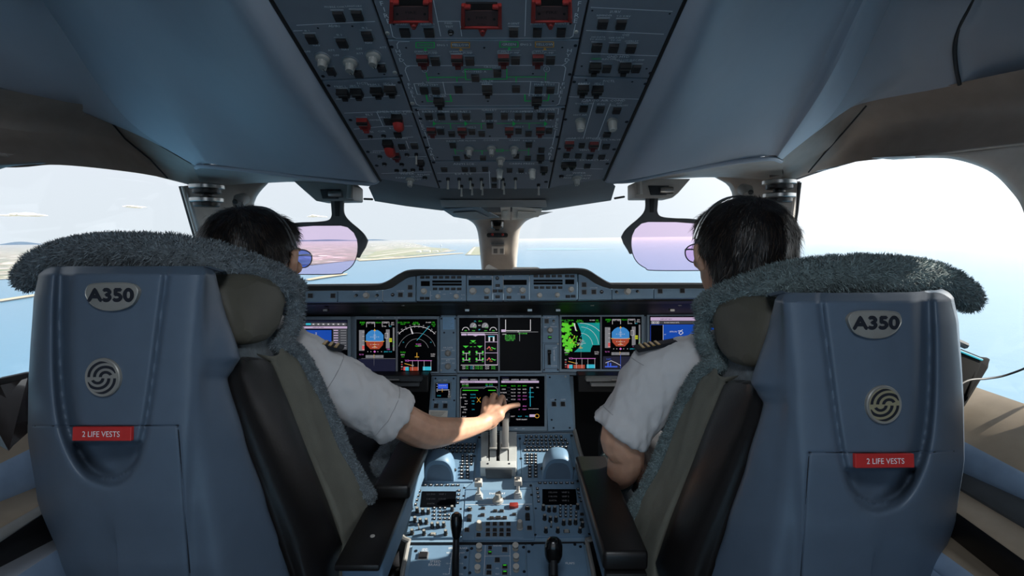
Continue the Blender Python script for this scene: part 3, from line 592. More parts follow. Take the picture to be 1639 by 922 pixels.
for px, py in ((721.5, 51), (592.7, 218), (614, 217), (608, 250), (651.4, 247), (615.3, 262), (643, 262.5), (635, 272.4), (648, 272), (661, 271.4), (674, 270.4), (680, 283.7), (898.7, 281.5)): rnd(OP, 'dimmer_knob', 'cup', px, py, 4.0 if py > 60 else 5, .9)
for px, py in ((717, 285.5), (735, 285.5), (753, 285.5), (770.5, 286), (738.7, 297), (755.6, 295), (772, 295), (805, 286), (825, 285), (806.6, 294), (862, 295), (666.4, 246)): rnd(OP, 'toggle_switch', 'toggle', px, py, 6.0, 1.9)
# fire handles
def firehandle(x0, y0, x1, y1, tx, ty0, ty1):
    t = thing('fire_handle', None, m=OP.M @ Matrix.Translation((*OP.uv((x0+x1)/2, (y0+y1)/2), 0)), parent=OP.root)
    mb = MB(); X = lambda a, b, h: OP.M @ V((*OP.uv(a, b), h))
    def bar(a, b, c, d, h, mt): mb.prism([X(a, b, h), X(c, b, h), X(c, d, h), X(a, d, h)], -OP.n*h, mt)
    bar(x0, y0, x0+6, y1, .006, 'red'); bar(x1-6, y0, x1, y1, .006, 'red'); bar(x0, y1-2.5, x1, y1, .006, 'red'); bar(x0+5, y0, x0+15, y0+5, .008, 'red'); bar(x1-15, y0, x1-5, y0+5, .008, 'red')
    mk('frame', mb, t, bevel=.0012, seg=1)
    mb = MB(); mb.prism([X(tx-9, ty0-1, .005), X(tx+9, ty0-1, .005), X(tx+6, ty0+5, .005), X(tx+2.5, ty1, .005), X(tx-2.5, ty1, .005), X(tx-6, ty0+5, .005)], -OP.n*.005, 'red'); mb.lathe([(.0042, 0), (.003, .003)], 'dred', X(tx, ty0+4.5, .005), OP.n, 12); mk('tab', mb, t, bevel=.001, seg=1)
    mb = MB(); bar(x0+6.5, y0+10, x1-6.5, y1-2.5, .004, 'handle'); mk('handle', mb, t); mb = MB(); bar(x0+7, y0-1, x1-7, y0+9.5, .003, 'black'); mk('recess', mb, t)
    p = Print(OP, .0045); p.text((x0+x1)/2, y0+(y1-y0)*.55, 'FIRE', 4.2, 'pdark', 1.3); p.text((x0+x1)/2, y1-6, 'PUSH', 2.4, 'pdark', 1.2)
    for sx_ in (x0+12, x1-12): p.disc(sx_, y0+(y1-y0)*.62, 2.2, 2.0, 'black')
    o = p.done(OP.root); o.parent = t; o.matrix_local = wm(t).inverted() @ OP.M
mat('handle', (84, 60, 60), .5)
firehandle(624, -3, 692, 32, 662.5, 32, 44); firehandle(738.5, 4, 803, 41, 772.5, 41, 55); firehandle(851, -3, 915, 31.5, 881, 31.5, 44)
# screws
for px, py in ((620, 53), (922, 51), (632, 116), (660, 165)): rnd(OP, 'screw', 'screw_lit', px, py, 3.8, .5)
for px, py in ((627, 75), (921, 73), (642, 121), (912, 119), (639, 132), (919, 131), (667, 176), (901, 174), (673, 190), (905, 191), (680, 220), (892, 219), (684, 236), (694, 260), (883, 258), (895, 238), (517, 122), (526, 137), (561, 192), (589, 243), (603, 265), (1041, 117), (1033, 134), (1003, 195), (983, 239), (972, 262), (704, 290), (874, 291)): rnd(OP, 'screw', 'screw', px, py, 3.0, .5)
for px, py in ((650, 76.5), (775, 76.5), (900, 76), (702, 118), (853, 118), (781, 162), (676, 163), (885, 162), (630, 39), (913, 38), (509, 45), (564, 42), (536, 122), (615, 119), (948, 17), (1072, 22), (931, 106), (1035, 110), (938, 128), (1012, 131), (784, 218), (700, 252)): rnd(OP, 'screw', 'screw', px, py, 1.8, .3)
# printed lettering and lines
for t, pts in (('FIRE', ((611, 5), (615, 14.5), (618.5, 24.5), (622, 33.5))), ('FIRE', ((927.5, 5), (925.5, 14.5), (923.5, 24), (921.5, 32.5))), ('HYD', ((637, 81.5), (640, 88.5), (643, 95.5))), ('HYD', ((911.5, 80.5), (909.5, 88), (908, 95.5))),
               ('FUEL', ((655, 135), (657.5, 141), (659.5, 147), (662, 153))), ('FUEL', ((901.5, 134), (900, 140.5), (898.5, 147), (897, 153))), ('ELEC', ((673, 192), (674.8, 197), (676.5, 202), (678, 206.5))), ('ELEC', ((892.5, 191), (891.5, 196), (890.3, 201), (889.2, 205.5))), ('AIR', ((688.5, 237), (690.3, 242), (692, 247))), ('AIR', ((883, 236), (882, 241), (881, 246)))):
    h = 7.2 if t == 'FIRE' else 5.6 if pts[0][1] < 100 else 4.8 if pts[0][1] < 160 else 3.9
    for ch, (a, b) in zip(t, pts): pr.text(a, b, ch, h, 'pwhite', 1.05)
label_print(pr, [('MOBILE COM', 535, 10.5), ('LAVATORY', 566, 9.2), ('ADIRS', 535, 41, 3.6), ('IR 1', 491, 48.7), ('IR 3', 543, 55.3), ('IR 2', 583.6, 44), ('NAV', 507, 72), ('NAV', 553, 78.5), ('NAV', 590.5, 68), ('OFF', 492, 82), ('ATT', 530.5, 80), ('OFF', 538, 88), ('ATT', 576, 85), ('OFF', 575, 77.5), ('ATT', 613, 75.5),
    ('F/CTL', 581, 133, 3.4), ('PRIM 1', 544, 138), ('SEC 1', 567, 137), ('PRIM 3', 598, 135), ('SEC 3', 621, 133.5), ('AGENT 1', 645, 38, 3), ('AGENT 2', 684, 38, 3), ('FWD', 718, 36.5, 3), ('TEST', 719, 42, 3), ('AGENT', 822, 37, 3), ('AGENT 1', 860, 37, 3), ('AGENT 2', 899, 37, 3),
    ('ENG 1', 708, 71.6, 3.2), ('ENG 2', 842, 70.6, 3.2), ('GREEN', 680.5, 71.4, 3.6, 'pgreen'), ('YELLOW', 737, 71.4, 3.6), ('GREEN', 814.5, 70.4, 3.6), ('YELLOW', 871.5, 70.4, 3.6), ('SUPPLY', 673, 82.3), ('PUMP', 693, 84.3), ('SUPPLY', 729, 82.3), ('PUMP', 749, 84.3), ('SUPPLY', 805.5, 82), ('PUMP', 824, 84), ('SUPPLY', 861, 82), ('PUMP', 879, 84),
    ('1', 680, 110.3, 4.2), ('2', 875, 109.6, 4.2), ('CROSSFEED A', 759, 114), ('CROSSFEED B', 793, 106.5), ('L TK', 683, 131.8), ('R TK', 873, 131), ('MAIN', 677, 135.4), ('STBY', 694.5, 135.3), ('MAIN', 863, 134.6), ('STBY', 881, 134.5), ('L TK XFR', 701, 153), ('R TK XFR', 860, 152.2), ('CTR TK', 779, 129), ('FEED', 778.5, 132.6),
    ('BAT 1', 684, 178), ('BAT EMER 1', 705, 178), ('BAT EMER 2', 726.5, 178), ('BAT 2', 745, 178), ('GALLEY', 783, 175.5), ('APU', 807.4, 178), ('PAX SYS', 829.5, 178), ('COMMERCIAL', 847, 178), ('EXT PWR', 874, 175.2), ('EXT 1', 695, 191.8), ('EXT 2', 745.5, 191.8), ('EXT 3', 822, 191.5), ('EXT 4', 873.5, 191.3), ('BUS TIE', 783.5, 193), ('GEN 1', 703, 202.8, 2.2), ('GEN 2', 754, 202.8, 2.2), ('GEN 3', 830, 202, 2.2), ('GEN 4', 878, 201.8, 2.2),
    ('ANTI ICE', 742, 262, 2.8), ('EXT LT', 742, 278, 2.8), ('PACK 1', 724, 225.4, 2.2), ('PACK 2', 847, 224.7, 2.2), ('AIR FLOW', 748, 224.6, 2.2), ('COCKPIT', 786, 223.8, 2.2), ('CABIN', 823, 223.8, 2.2), ('CABIN PRESS', 835, 261.5, 2.4), ('INT LT', 838, 276.5, 2.4),
    ('ELT', 591.5, 183, 3.2), ('EMER ELEC PWR', 633, 178.3, 3.2), ('MAN ON', 639, 181.7, 2.2), ('GEN 1 LINE', 619.5, 187.2, 2.2), ('ARMED', 600, 191.5, 2.2), ('ACMS', 589, 210.6, 2.6), ('CVR', 611, 209.6, 2.6), ('RCDR', 633, 205, 2.8), ('OXYGEN', 638, 221, 2.6), ('EVAC', 647, 240, 2.2), ('CALLS', 600.5, 243.5, 2.2), ('WIPER', 651.5, 277.5, 2.6), ('PARK', 642, 284, 2.2), ('SLOW', 667.5, 282, 2.2), ('FAST', 667, 286.5, 2.2), ('RPLNT', 678.5, 279, 2.2),
    ('SURV', 984.7, 18, 4), ('REMINDER', 967.5, 24, 2.8), ('T.O SURV', 998, 25.2, 2.8), ('OIS', 1001.7, 55, 4), ('OIS DATA', 957.5, 58.6, 2.6), ('TO AVNCS', 956.5, 62.3, 2.6), ('GAR DATA', 986.5, 59.6, 2.6), ('TO OIS', 985.5, 63.6, 2.6), ('OVERLAY', 1011, 65.2, 2.6), ('GND HYD', 989.5, 90, 3.8), ('GREEN', 954, 93.3, 2.6, 'pgreen'), ('ELEC PMP', 975, 94, 2.6), ('YELLOW ELEC PMP', 1008, 95.5, 2.6), ('F/CTL', 975, 129, 3.4), ('PRIM 2', 935.5, 132.6), ('SEC 2', 959, 133.2), ('CARGO AIR COND', 966, 160, 3.4), ('FWD', 936.5, 162.3, 2.2), ('ISOL VALVES', 935.5, 165, 2.2), ('BULK', 962.5, 166, 2.2), ('AFT', 991, 164.6, 2.2), ('ISOL VALVES', 990.5, 168, 2.2), ('HOT AIR', 929, 183.3, 2.2), ('CARGO SMOKE', 935, 220.5, 2.8), ('ISOL VALVE', 977, 223, 2.4), ('VENT', 935.5, 239.5, 2.4), ('AVNCS', 911, 254.5, 2.2), ('EXTRACT FAN', 951, 255.6, 2.4), ('WIPER', 927, 276.3, 2.4), ('OFF', 911.5, 280, 2.2), ('SLOW', 937, 280.5, 2.2), ('FAST', 937, 285, 2.2), ('NORM', 912, 284, 2.2)])
for x_, y_, c in ((680.5, 71.4, 'pgreen'), (737, 71.4, 'pamber'), (814.5, 70.4, 'pgreen'), (871.5, 70.4, 'pamber')):
    pr.box(x_-14.5, y_-4.2, x_+14.5, y_+4.2, 1.5, c); pr.poly([(x_-3.5+1, y_+9), (x_+4, y_+9), (x_+1.5, y_+5.5), (x_-.5, y_+5.5)], c); pr.line([(x_-17, y_+9.6), (x_+18, y_+9.6)], .6, 'pwhite')
for pts in ([(682, 115.5), (685.5, 128.5)], [(683, 123), (746, 123)], [(744, 110.2), (745.8, 126.8), (752.5, 126.8)], [(744, 110.2), (786.5, 110.2)], [(771, 126), (811.3, 125.7), (811, 110), (806, 110)], [(811.3, 122.6), (873, 122.3)], [(874, 115.5), (873, 127.5)], [(731, 123.5), (731.5, 130)], [(826, 123), (826, 131)]): pr.line(pts, 1.7, 'pgreen')
for pts in ([(682, 151), (684.5, 161.5), (692, 161.5)], [(713, 161.5), (723, 161.5), (720.5, 151)], [(840, 150.5), (840.5, 161), (849.5, 161)], [(869, 160.5), (877, 160.5), (879, 150)]): pr.line(pts, 2.2, 'pgreen')
for pts in ([(693, 196.8), (777, 197)], [(795, 197), (874, 196.2)], [(720.5, 197), (722, 206)], [(770, 197), (770.5, 206)], [(847, 197), (847, 205.5)], [(728, 240.6), (742, 240.6)], [(757, 240.6), (780, 240.6)], [(793, 240.5), (846.5, 240)], [(727, 236), (729.5, 246.5)], [(771.5, 240.6), (771.8, 246.5)], [(846.4, 235), (845.8, 247.5)]): pr.line(pts, 1.2, 'pgreen')
for x_ in (695, 745.5, 822.5, 873): pr.poly([(x_-2, 201.5), (x_+3.2, 197.5), (x_-2, 193)], 'pgreen')
pr.box(795, 238.4, 805, 242, 1.2, 'pgreen')
for pts in ([(624, 36), (629, 58), (634, 60.6), (912, 60.2), (917, 57), (921, 38)], [(693, -4), (705.5, 57)], [(701, 33.2), (736, 33.2), (739, 57)], [(842, -4), (840, 57)], [(655, 65.6), (638, 66), (635.5, 70), (636.5, 77)], [(646, 99), (650, 104), (655, 104.4), (900, 103.6), (905, 101), (908, 98.5)],
            [(655, 129), (648.5, 112), (650, 106.5), (656, 104.6)], [(902, 128.5), (905.5, 108), (903, 104.6), (898, 103.8)], [(663, 157), (666.5, 166), (672, 168.6), (890, 168), (894.5, 165.5), (897, 156)], [(662.5, 133), (668, 150.3), (893, 149.8), (895, 132)], [(662.5, 133.2), (678, 132.4)], [(689, 131.4), (848, 129.5), (895, 131.8)], [(709, 130.5), (713, 150)], [(849.5, 130), (847.5, 150)],
            [(671, 184), (668, 174), (894, 173), (893, 182)], [(679.5, 210), (684, 220.8), (887, 220.2), (889, 208.5)], [(684, 221.5), (687.5, 233)], [(886.5, 221), (884, 232)], [(693, 250), (696, 256)], [(880.5, 249), (879, 255)], [(700, 276.5), (785, 276)], [(783, 273), (784.5, 301)], [(799.5, 278), (799, 301)],
            [(475, 39.5), (600, 33.4)], [(470, 48.5), (484, 48)], [(551.5, 180.4), (656.5, 176.6)], [(603, 178.6), (613.5, 201.5)], [(567, 206), (613.5, 201.5), (660, 201)], [(576, 223), (661, 218.5)], [(597, 241), (620, 240.7), (626, 254)], [(650, 225), (654.5, 237)], [(652, 250.6), (682, 250)], [(611, 277), (690, 274.5)], [(538, 158), (640, 152)],
            [(946, 10.8), (1076, 17.2)], [(938.5, 47.8), (1062, 53.8)], [(931, 84.3), (1052, 88.6)], [(911, 154), (1022, 158)], [(950, 163), (933.5, 221)], [(977, 165), (956.5, 220)], [(906, 221), (922, 221)], [(948, 222), (960, 222.5)], [(962, 224), (958, 240)], [(898, 268), (965, 270)]): pr.line(pts, 1.15, 'pwhite')
for x_, y_ in ((680, 110.3), (875, 109.6)): pr.arc(x_, y_, 4.6, 4.6, 0, 360, .7, 'pwhite')
pr.done()
# dark fairing below the front edge of the panel, with stowed sun shade roller and papers
t = thing('overhead_fairing', G(790, 330, 1.6), 'dark grey fairing across the front edge of the overhead panel', 'fairing')
mb = MB()
fu = [opd(604, 289, -.006), opd(650, 295, -.006), opd(704, 302.5, -.006), opd(790, 303, -.006), opd(879, 302.5, -.006), opd(925, 294, -.006), opd(970, 287, -.006)]
fm = [G(590, 300, 1.42), G(645, 312, 1.46), G(704, 319, 1.48), G(790, 320, 1.48), G(876, 319, 1.48), G(930, 311, 1.46), G(985, 298, 1.42)]
fl = [G(600, 322, 1.60), G(650, 330, 1.64), G(706, 337, 1.68), G(790, 340, 1.7), G(874, 337, 1.68), G(925, 329, 1.64), G(978, 321, 1.60)]
fb = [G(600, 318, 2.05), G(650, 324, 2.08), G(706, 331, 2.1), G(790, 334, 2.12), G(874, 331, 2.1), G(925, 323, 2.08), G(978, 317, 2.05)]
mb.grid([[a.lerp(b, k/6) for k in range(7) for a, b in [(None, None)][:0]] or r for r in (fu, fm, fl, fb)], 'fairing'); mk('shell', mb, t, angle=25)
mb = MB(); mb.prism([G(704, 320, 1.475), G(874, 320, 1.475), G(876, 330, 1.55), G(706, 330, 1.55)], (0, .02, -.002), 'frame_grey'); mk('shade_roller', mb, t, bevel=.003)
for a in ([G(596, 319, 1.62), G(583, 318.5, 1.66)], [G(984, 317.5, 1.62), G(999, 315, 1.66)]): mb = MB(); mb.tube(a, .0035, 'black', 6); mk('shade_rod', mb, t)
for poly, mt, lab, nm in (([G(708, 334, 1.61), G(768, 331, 1.585), G(799, 347, 1.86), G(756, 351, 1.9), G(726, 346, 1.84)], 'frame_blue', 'folded pale blue sheet tucked above the centre post, left side', 'folded_sheet'), ([G(801, 331, 1.58), G(817, 330, 1.58), G(816, 351, 1.9), G(803, 351, 1.9)], 'paper', 'narrow cream card tucked above the centre post', 'card'), ([G(820, 331, 1.58), G(868, 334, 1.61), G(862, 346, 1.84), G(819, 351, 1.9)], 'paper', 'cream paper sheet tucked above the centre post, right side', 'paper_sheet')):
    t = thing(nm, poly[2], lab, 'paper'); mb = MB(); mb.prism(poly, (0, 0, -.003), mt); mk('leaf', mb, t, smooth=False)
    mb = MB(); c_ = sum(poly, V())/len(poly); mb.prism([c_.lerp(p, .62)+V((0, -.006, -.006)) for p in poly], (0, 0, -.002), 'paper' if nm != 'folded_sheet' else 'frame_grey'); mk('front_leaf', mb, t, smooth=False)
# ================================================================ GLARESHIELD AND INSTRUMENT PANEL
def sub(P, px, py, name, label, cat, group=None, h=0.):
    q = Panel.__new__(Panel); q.u, q.v, q.n = P.u, P.v, P.n; q.p0 = P.pt(px, py, h)
    M = P.M.copy(); M.translation = q.p0; q.M = M; q.Mi = M.inverted(); q.root = thing(name, None, label, cat, group, m=M); return q
GP = Panel(G(795, 437, 1.765), G(795, 481, 1.75), 'glareshield', 'dark-rimmed glareshield with blue autopilot control face below the windscreens', 'glareshield')
so_ = [(380, 457), (485, 456), (540, 455.5), (598, 455), (618, 450), (638, 438), (656, 432), (700, 431.5), (795, 432), (890, 430), (925, 429.5), (942, 432), (960, 443), (976, 452), (992, 453.5), (1100, 453.5), (1230, 454)]
si_ = [(380, 467), (485, 466), (540, 465.5), (602, 465), (624, 462), (642, 451), (659, 443), (700, 440.5), (795, 440.5), (890, 439), (922, 438.5), (937, 443), (955, 455), (972, 461), (990, 462.5), (1100, 462), (1230, 462)]
so_ = [tuple(p) for p in cr_spline([(a, b, 0) for a, b in so_], 4)]; si_ = [tuple(p) for p in cr_spline([(a, b, 0) for a, b in si_], 4)]
mb = MB(); rows = []
for (a, b, _), (c, d, _2) in zip(so_, si_):
    p = G(a, b, 1.71); q = GP.pt(c, d, .0); fwd = V((p.x*1.05, 2.42, min(1.09, p.z-.06)))
    rows.append([fwd, V((p.x, p.y+.12, p.z-.012)), p+V((0, .02, .0)), p+V((0, -.004, -.004)), GP.pt(c, d-1.5, .012), GP.pt(c, d, .0), q+V((0, .03, 0))])
mb.grid(rows, 'glare'); mk('cover', mb, GP.root, angle=50)
def facepoly(x0, x1, yb0, yb1): return [(x0, yb0)]+[(x1, yb1)]+[(c, d-.3) for c, d, _ in si_[::-1] if x0 < c < x1]
xs = [c for c, d, _ in si_]
def ytop(x): return next((si_[i][1]+(si_[i+1][1]-si_[i][1])*(x-si_[i][0])/(si_[i+1][0]-si_[i][0]) for i in range(len(si_)-1) if si_[i][0] <= x <= si_[i+1][0]), 462)
for x0, x1, yb0, yb1 in ((382, 540, 484, 483.5), (541, 612, 483.5, 483), (613, 665, 483, 482.5), (667, 746, 481.6, 481.4), (747, 788, 481.4, 481.2), (789, 805, 481.2, 481), (806, 847, 481, 480.6), (848, 924, 480.6, 480), (926, 979, 480, 479), (980, 1046, 479, 477.5), (1047, 1230, 477.5, 476)):
    plate(GP, 'control_face', [(x0, yb0), (x1, yb1), (x1, ytop(x1))]+[(c, d) for c, d, _ in si_[::-1] if x0+1 < c < x1-1]+[(x0, ytop(x0))], .03, 'panel_blue', 0, bevel=.0008)
plate(GP, 'underside', [(382, 486), (1230, 479), (1230, 474), (382, 480)], .25, 'black', -.035)
def gb(px, py, wp=6.2, hp=3.6): fit(GP, 'push_button', 'key', px, py, wp, hp, .004)
for x_ in (676, 684.4, 696.3, 706, 715.7, 725.5, 735): gb(x_, 444)
for x_ in (696.3, 706, 715.7, 725.5, 735): gb(x_, 462.5)
for x_ in (857.6, 867, 877, 886.4, 896, 907.7, 916): gb(x_, 442)
for x_ in (858.4, 867.6, 877.6, 887, 896.6): gb(x_, 460.3)
for x_, y_ in ((675.6, 477.5), (683.7, 477.5), (778.7, 476.2), (796.6, 457), (792.3, 465.7), (801, 465.7), (796.5, 475), (814.7, 476), (837, 475.6), (909, 474.6), (917.4, 474.2)): gb(x_, y_, 6.4, 4)
for x0, y0, x1, y1 in ((673.7, 450, 688, 458), (692, 449, 739, 452.6), (692, 453.8, 739, 457.2), (750, 448, 787, 457), (806, 448, 843, 456.2), (854, 447.6, 900.5, 451), (854, 452, 900.5, 455.6), (904.7, 447.4, 919, 455)): plate(GP, 'window', [(x0, y1), (x1, y1), (x1, y0), (x0, y0)], .002, 'lcd', .0012, bevel=0)
for x_, y_, r in ((678.6, 466.5, 4.6), (701, 475, 3.8), (730.3, 474.6, 3.9), (757, 466, 5.4), (779.6, 466, 4.8), (815, 465, 4.4), (836.4, 465.2, 4.8), (863.4, 473, 4), (892, 472.4, 3.9), (914, 463.5, 4.4), (586.7, 473.4, 4.6), (1004, 466.8, 5)): rnd(GP, 'selector_knob', 'knob_white', x_, y_, r, 1.5)
for x_, y_ in ((796, 445.5), (628.5, 472), (963, 467.3)): rnd(GP, 'dimmer_knob', 'cup', x_, y_, 3.0, .6)
for x_, y_ in ((570.5, 472.7), (603.9, 472.7), (986.7, 467.3), (1020, 466.4)): rnd(GP, 'toggle_switch', 'toggle', x_, y_, 4.6, 1.2)
for x_, y_ in ((656.6, 460), (656.6, 472), (641, 472), (533, 473.4), (496.7, 473.4), (934.8, 455.8), (935, 467.7), (950.5, 467.3), (1056.5, 466.3), (1092, 465.5)): fit(GP, 'push_button', 'button', x_, y_, 7.2, 7.2, .004)
pr = Print(GP)
for x_ in (746.5, 788.5, 805.5, 847.5, 612.5, 689): pr.line([(x_, 480.5), (x_, 442 if 700 < x_ < 900 else 466)], .5, 'pwhite' if x_ != 746.5 else 'pdark')
for t_, a, b in (('SPD', 752, 443.3), ('MACH', 765, 443.3), ('HDG', 775, 443.3), ('TRK', 787, 443.3), ('ALT', 817, 442.4), ('AP 1', 796.7, 461), ('LOC', 792.3, 470), ('100', 808, 459.5), ('1000', 822, 459.5), ('DN', 830, 470.3), ('UP', 832, 460), ('ND', 704, 467.5), ('VOR', 711, 471), ('ILS', 691, 473), ('ARC', 722, 469.5), ('PLAN', 741, 472), ('NAV', 733, 467.4), ('80', 739, 477.5), ('LOUD SPKR', 641, 465.6), ('BRT', 586.7, 466.6), ('OFF', 603.5, 466.3), ('ON', 603, 479.6), ('INTEG LT', 570, 466.4), ('LOUD SPKR', 950.5, 460.6), ('BRT', 1004, 459.5), ('OFF', 987, 460.6), ('FLOOD', 1020, 459.6)): pr.text(a, b, t_, 1.5, 'pwhite')
for a, b, t_ in ((757, 453.6, '210'), (777, 453.6, '182'), (826, 452.6, '8400'), (838, 452.6, '-700')): pr.text(a, b, t_, 2.6, 'e_white')
for x_ in (710, 870): pr.line([(x_-6 if x_ < 800 else x_+4, 451), (x_+20, 451-.4)], .5, 'e_dgrey')
pr.done()
# recess shelf under the glareshield
mb = MB(); mb.prism([G(440, 486, 1.83), G(1160, 480, 1.83), G(1160, 512, 2.0), G(440, 512, 2.0)], (0, .02, 0), 'black')
for x_ in (522, 748, 848, 893, 1075): mb.box(G(x_, 496, 1.86), (.016, .02, .008), 'metal')
for x_ in (503, 645, 948, 1088): mb.box(G(x_, 489, 1.83), (.012, .006, .003), 'knob_grey')
tag(mk('clip_shelf', mb, smooth=False), 'black recessed chart shelf with small clips between glareshield and displays', 'shelf')
MP = Panel(G(800, 505, 1.95), G(800, 597, 1.90), 'instrument_panel', 'blue-grey main instrument panel carrying the row of wide displays', 'instrument panel')
plate(MP, 'backing', [(420, 600.5), (1185, 600.5), (1185, 500), (420, 502)], .05, 'bezel', -.012)
S1 = plate(MP, 'switch_strip', [(704.5, 597.5), (730.5, 597.5), (730, 503.5), (704.5, 504)], .012, 'panel_blue'); S2 = plate(MP, 'switch_strip', [(868.5, 596), (895.5, 596), (894, 501.5), (868.5, 501.5)], .012, 'panel_blue')
pr = Print(MP)
pr.rect(709, 508, 727.5, 527.5, 'placard')
for k in range(7): pr.line([(711, 510.5+k*2.4), (725-(k % 3)*2, 510.5+k*2.4)], .6, 'panel_blue')
for x_ in (717,):
    pr.text(x_, 556.5, 'AIR DATA', 2.4, 'pwhite'); pr.text(x_, 577, 'ATT', 2.4, 'pwhite'); pr.line([(706.5, 574.6), (728, 574.6)], .6, 'pwhite')
    for y_ in (561, 581.5): pr.text(709, y_, 'CAPT', 1.9, 'pwhite'); pr.text(726, y_, 'F/O', 1.9, 'pwhite'); pr.text(717, y_-1.5, 'AUTO', 1.9, 'pwhite')
for t_, a, b in (('AUTO BRK', 874.5, 508), ('A-SKID', 885.5, 507.6), ('OFF', 885.5, 518.5), ('BRT', 873.5, 523.3), ('TERRAIN', 886, 523), ('L/G', 887, 557), ('UP', 890, 556), ('DOWN', 887, 585.5)): pr.text(a, b, t_, 1.9, 'pwhite')
pr.text(887, 569, 'GEAR LEVER', 2.4, 'pwhite', vert=True); pr.line([(868.6, 549), (895, 549)], .6, 'pdark'); pr.box(871.5, 551, 893, 590, .6, 'pdark')
pr.done()
for y_ in (567, 588): rnd(MP, 'rotary_knob', 'knob', 717, y_-1.5, 4.6, 1.1)
rnd(MP, 'rotary_knob', 'knob_plain', 880.4, 529, 4.6, 1.3); fit(MP, 'push_button', 'button', 875, 514, 6.5, 7, .004); rnd(MP, 'toggle_switch', 'toggle', 886, 513.5, 4, 1.2); fit(MP, 'push_button', 'key', 880, 540, 5.5, 5, .004)
pr = Print(MP, .0062); pr.line([(878, 540), (882, 540)], 1, 'e_green'); pr.done()
for x_, y_ in ((706.5, 510), (728.5, 510), (711, 532.5), (726, 532.5), (706, 592.5), (728.5, 592.5), (871, 503.5), (871, 592), (893, 592), (893, 550.5), (889, 503.5), (705, 506)): rnd(MP, 'screw', 'screw_lit' if (x_, y_) in ((889, 503.5), (893, 550.5), (706, 592.5)) else 'screw', x_, y_, 1.5, .5)
gl = thing('landing_gear_lever', MP.pt(879, 585), 'small black landing gear lever in its slot right of the centre display', 'lever')
mb = MB(); X = lambda a, b, h: MP.pt(a, b, h)
mb.prism([X(876.5, 584, .004), X(881.5, 584, .004), X(880.5, 560, .004), X(876.5, 560, .004)], -MP.n*.01, 'black'); mk('slot', mb, gl)
mb = MB(); mb.tube([X(879.5, 583, .002), X(879, 574, .02), X(878.2, 566, .03)], .0035, 'knob_black', 8); mk('stem', mb, gl); mb = MB(); mb.tube([X(875.8, 565, .032), X(881, 565, .032)], .008, 'knob_black', 10); mk('handle', mb, gl, bevel=.001, seg=1)

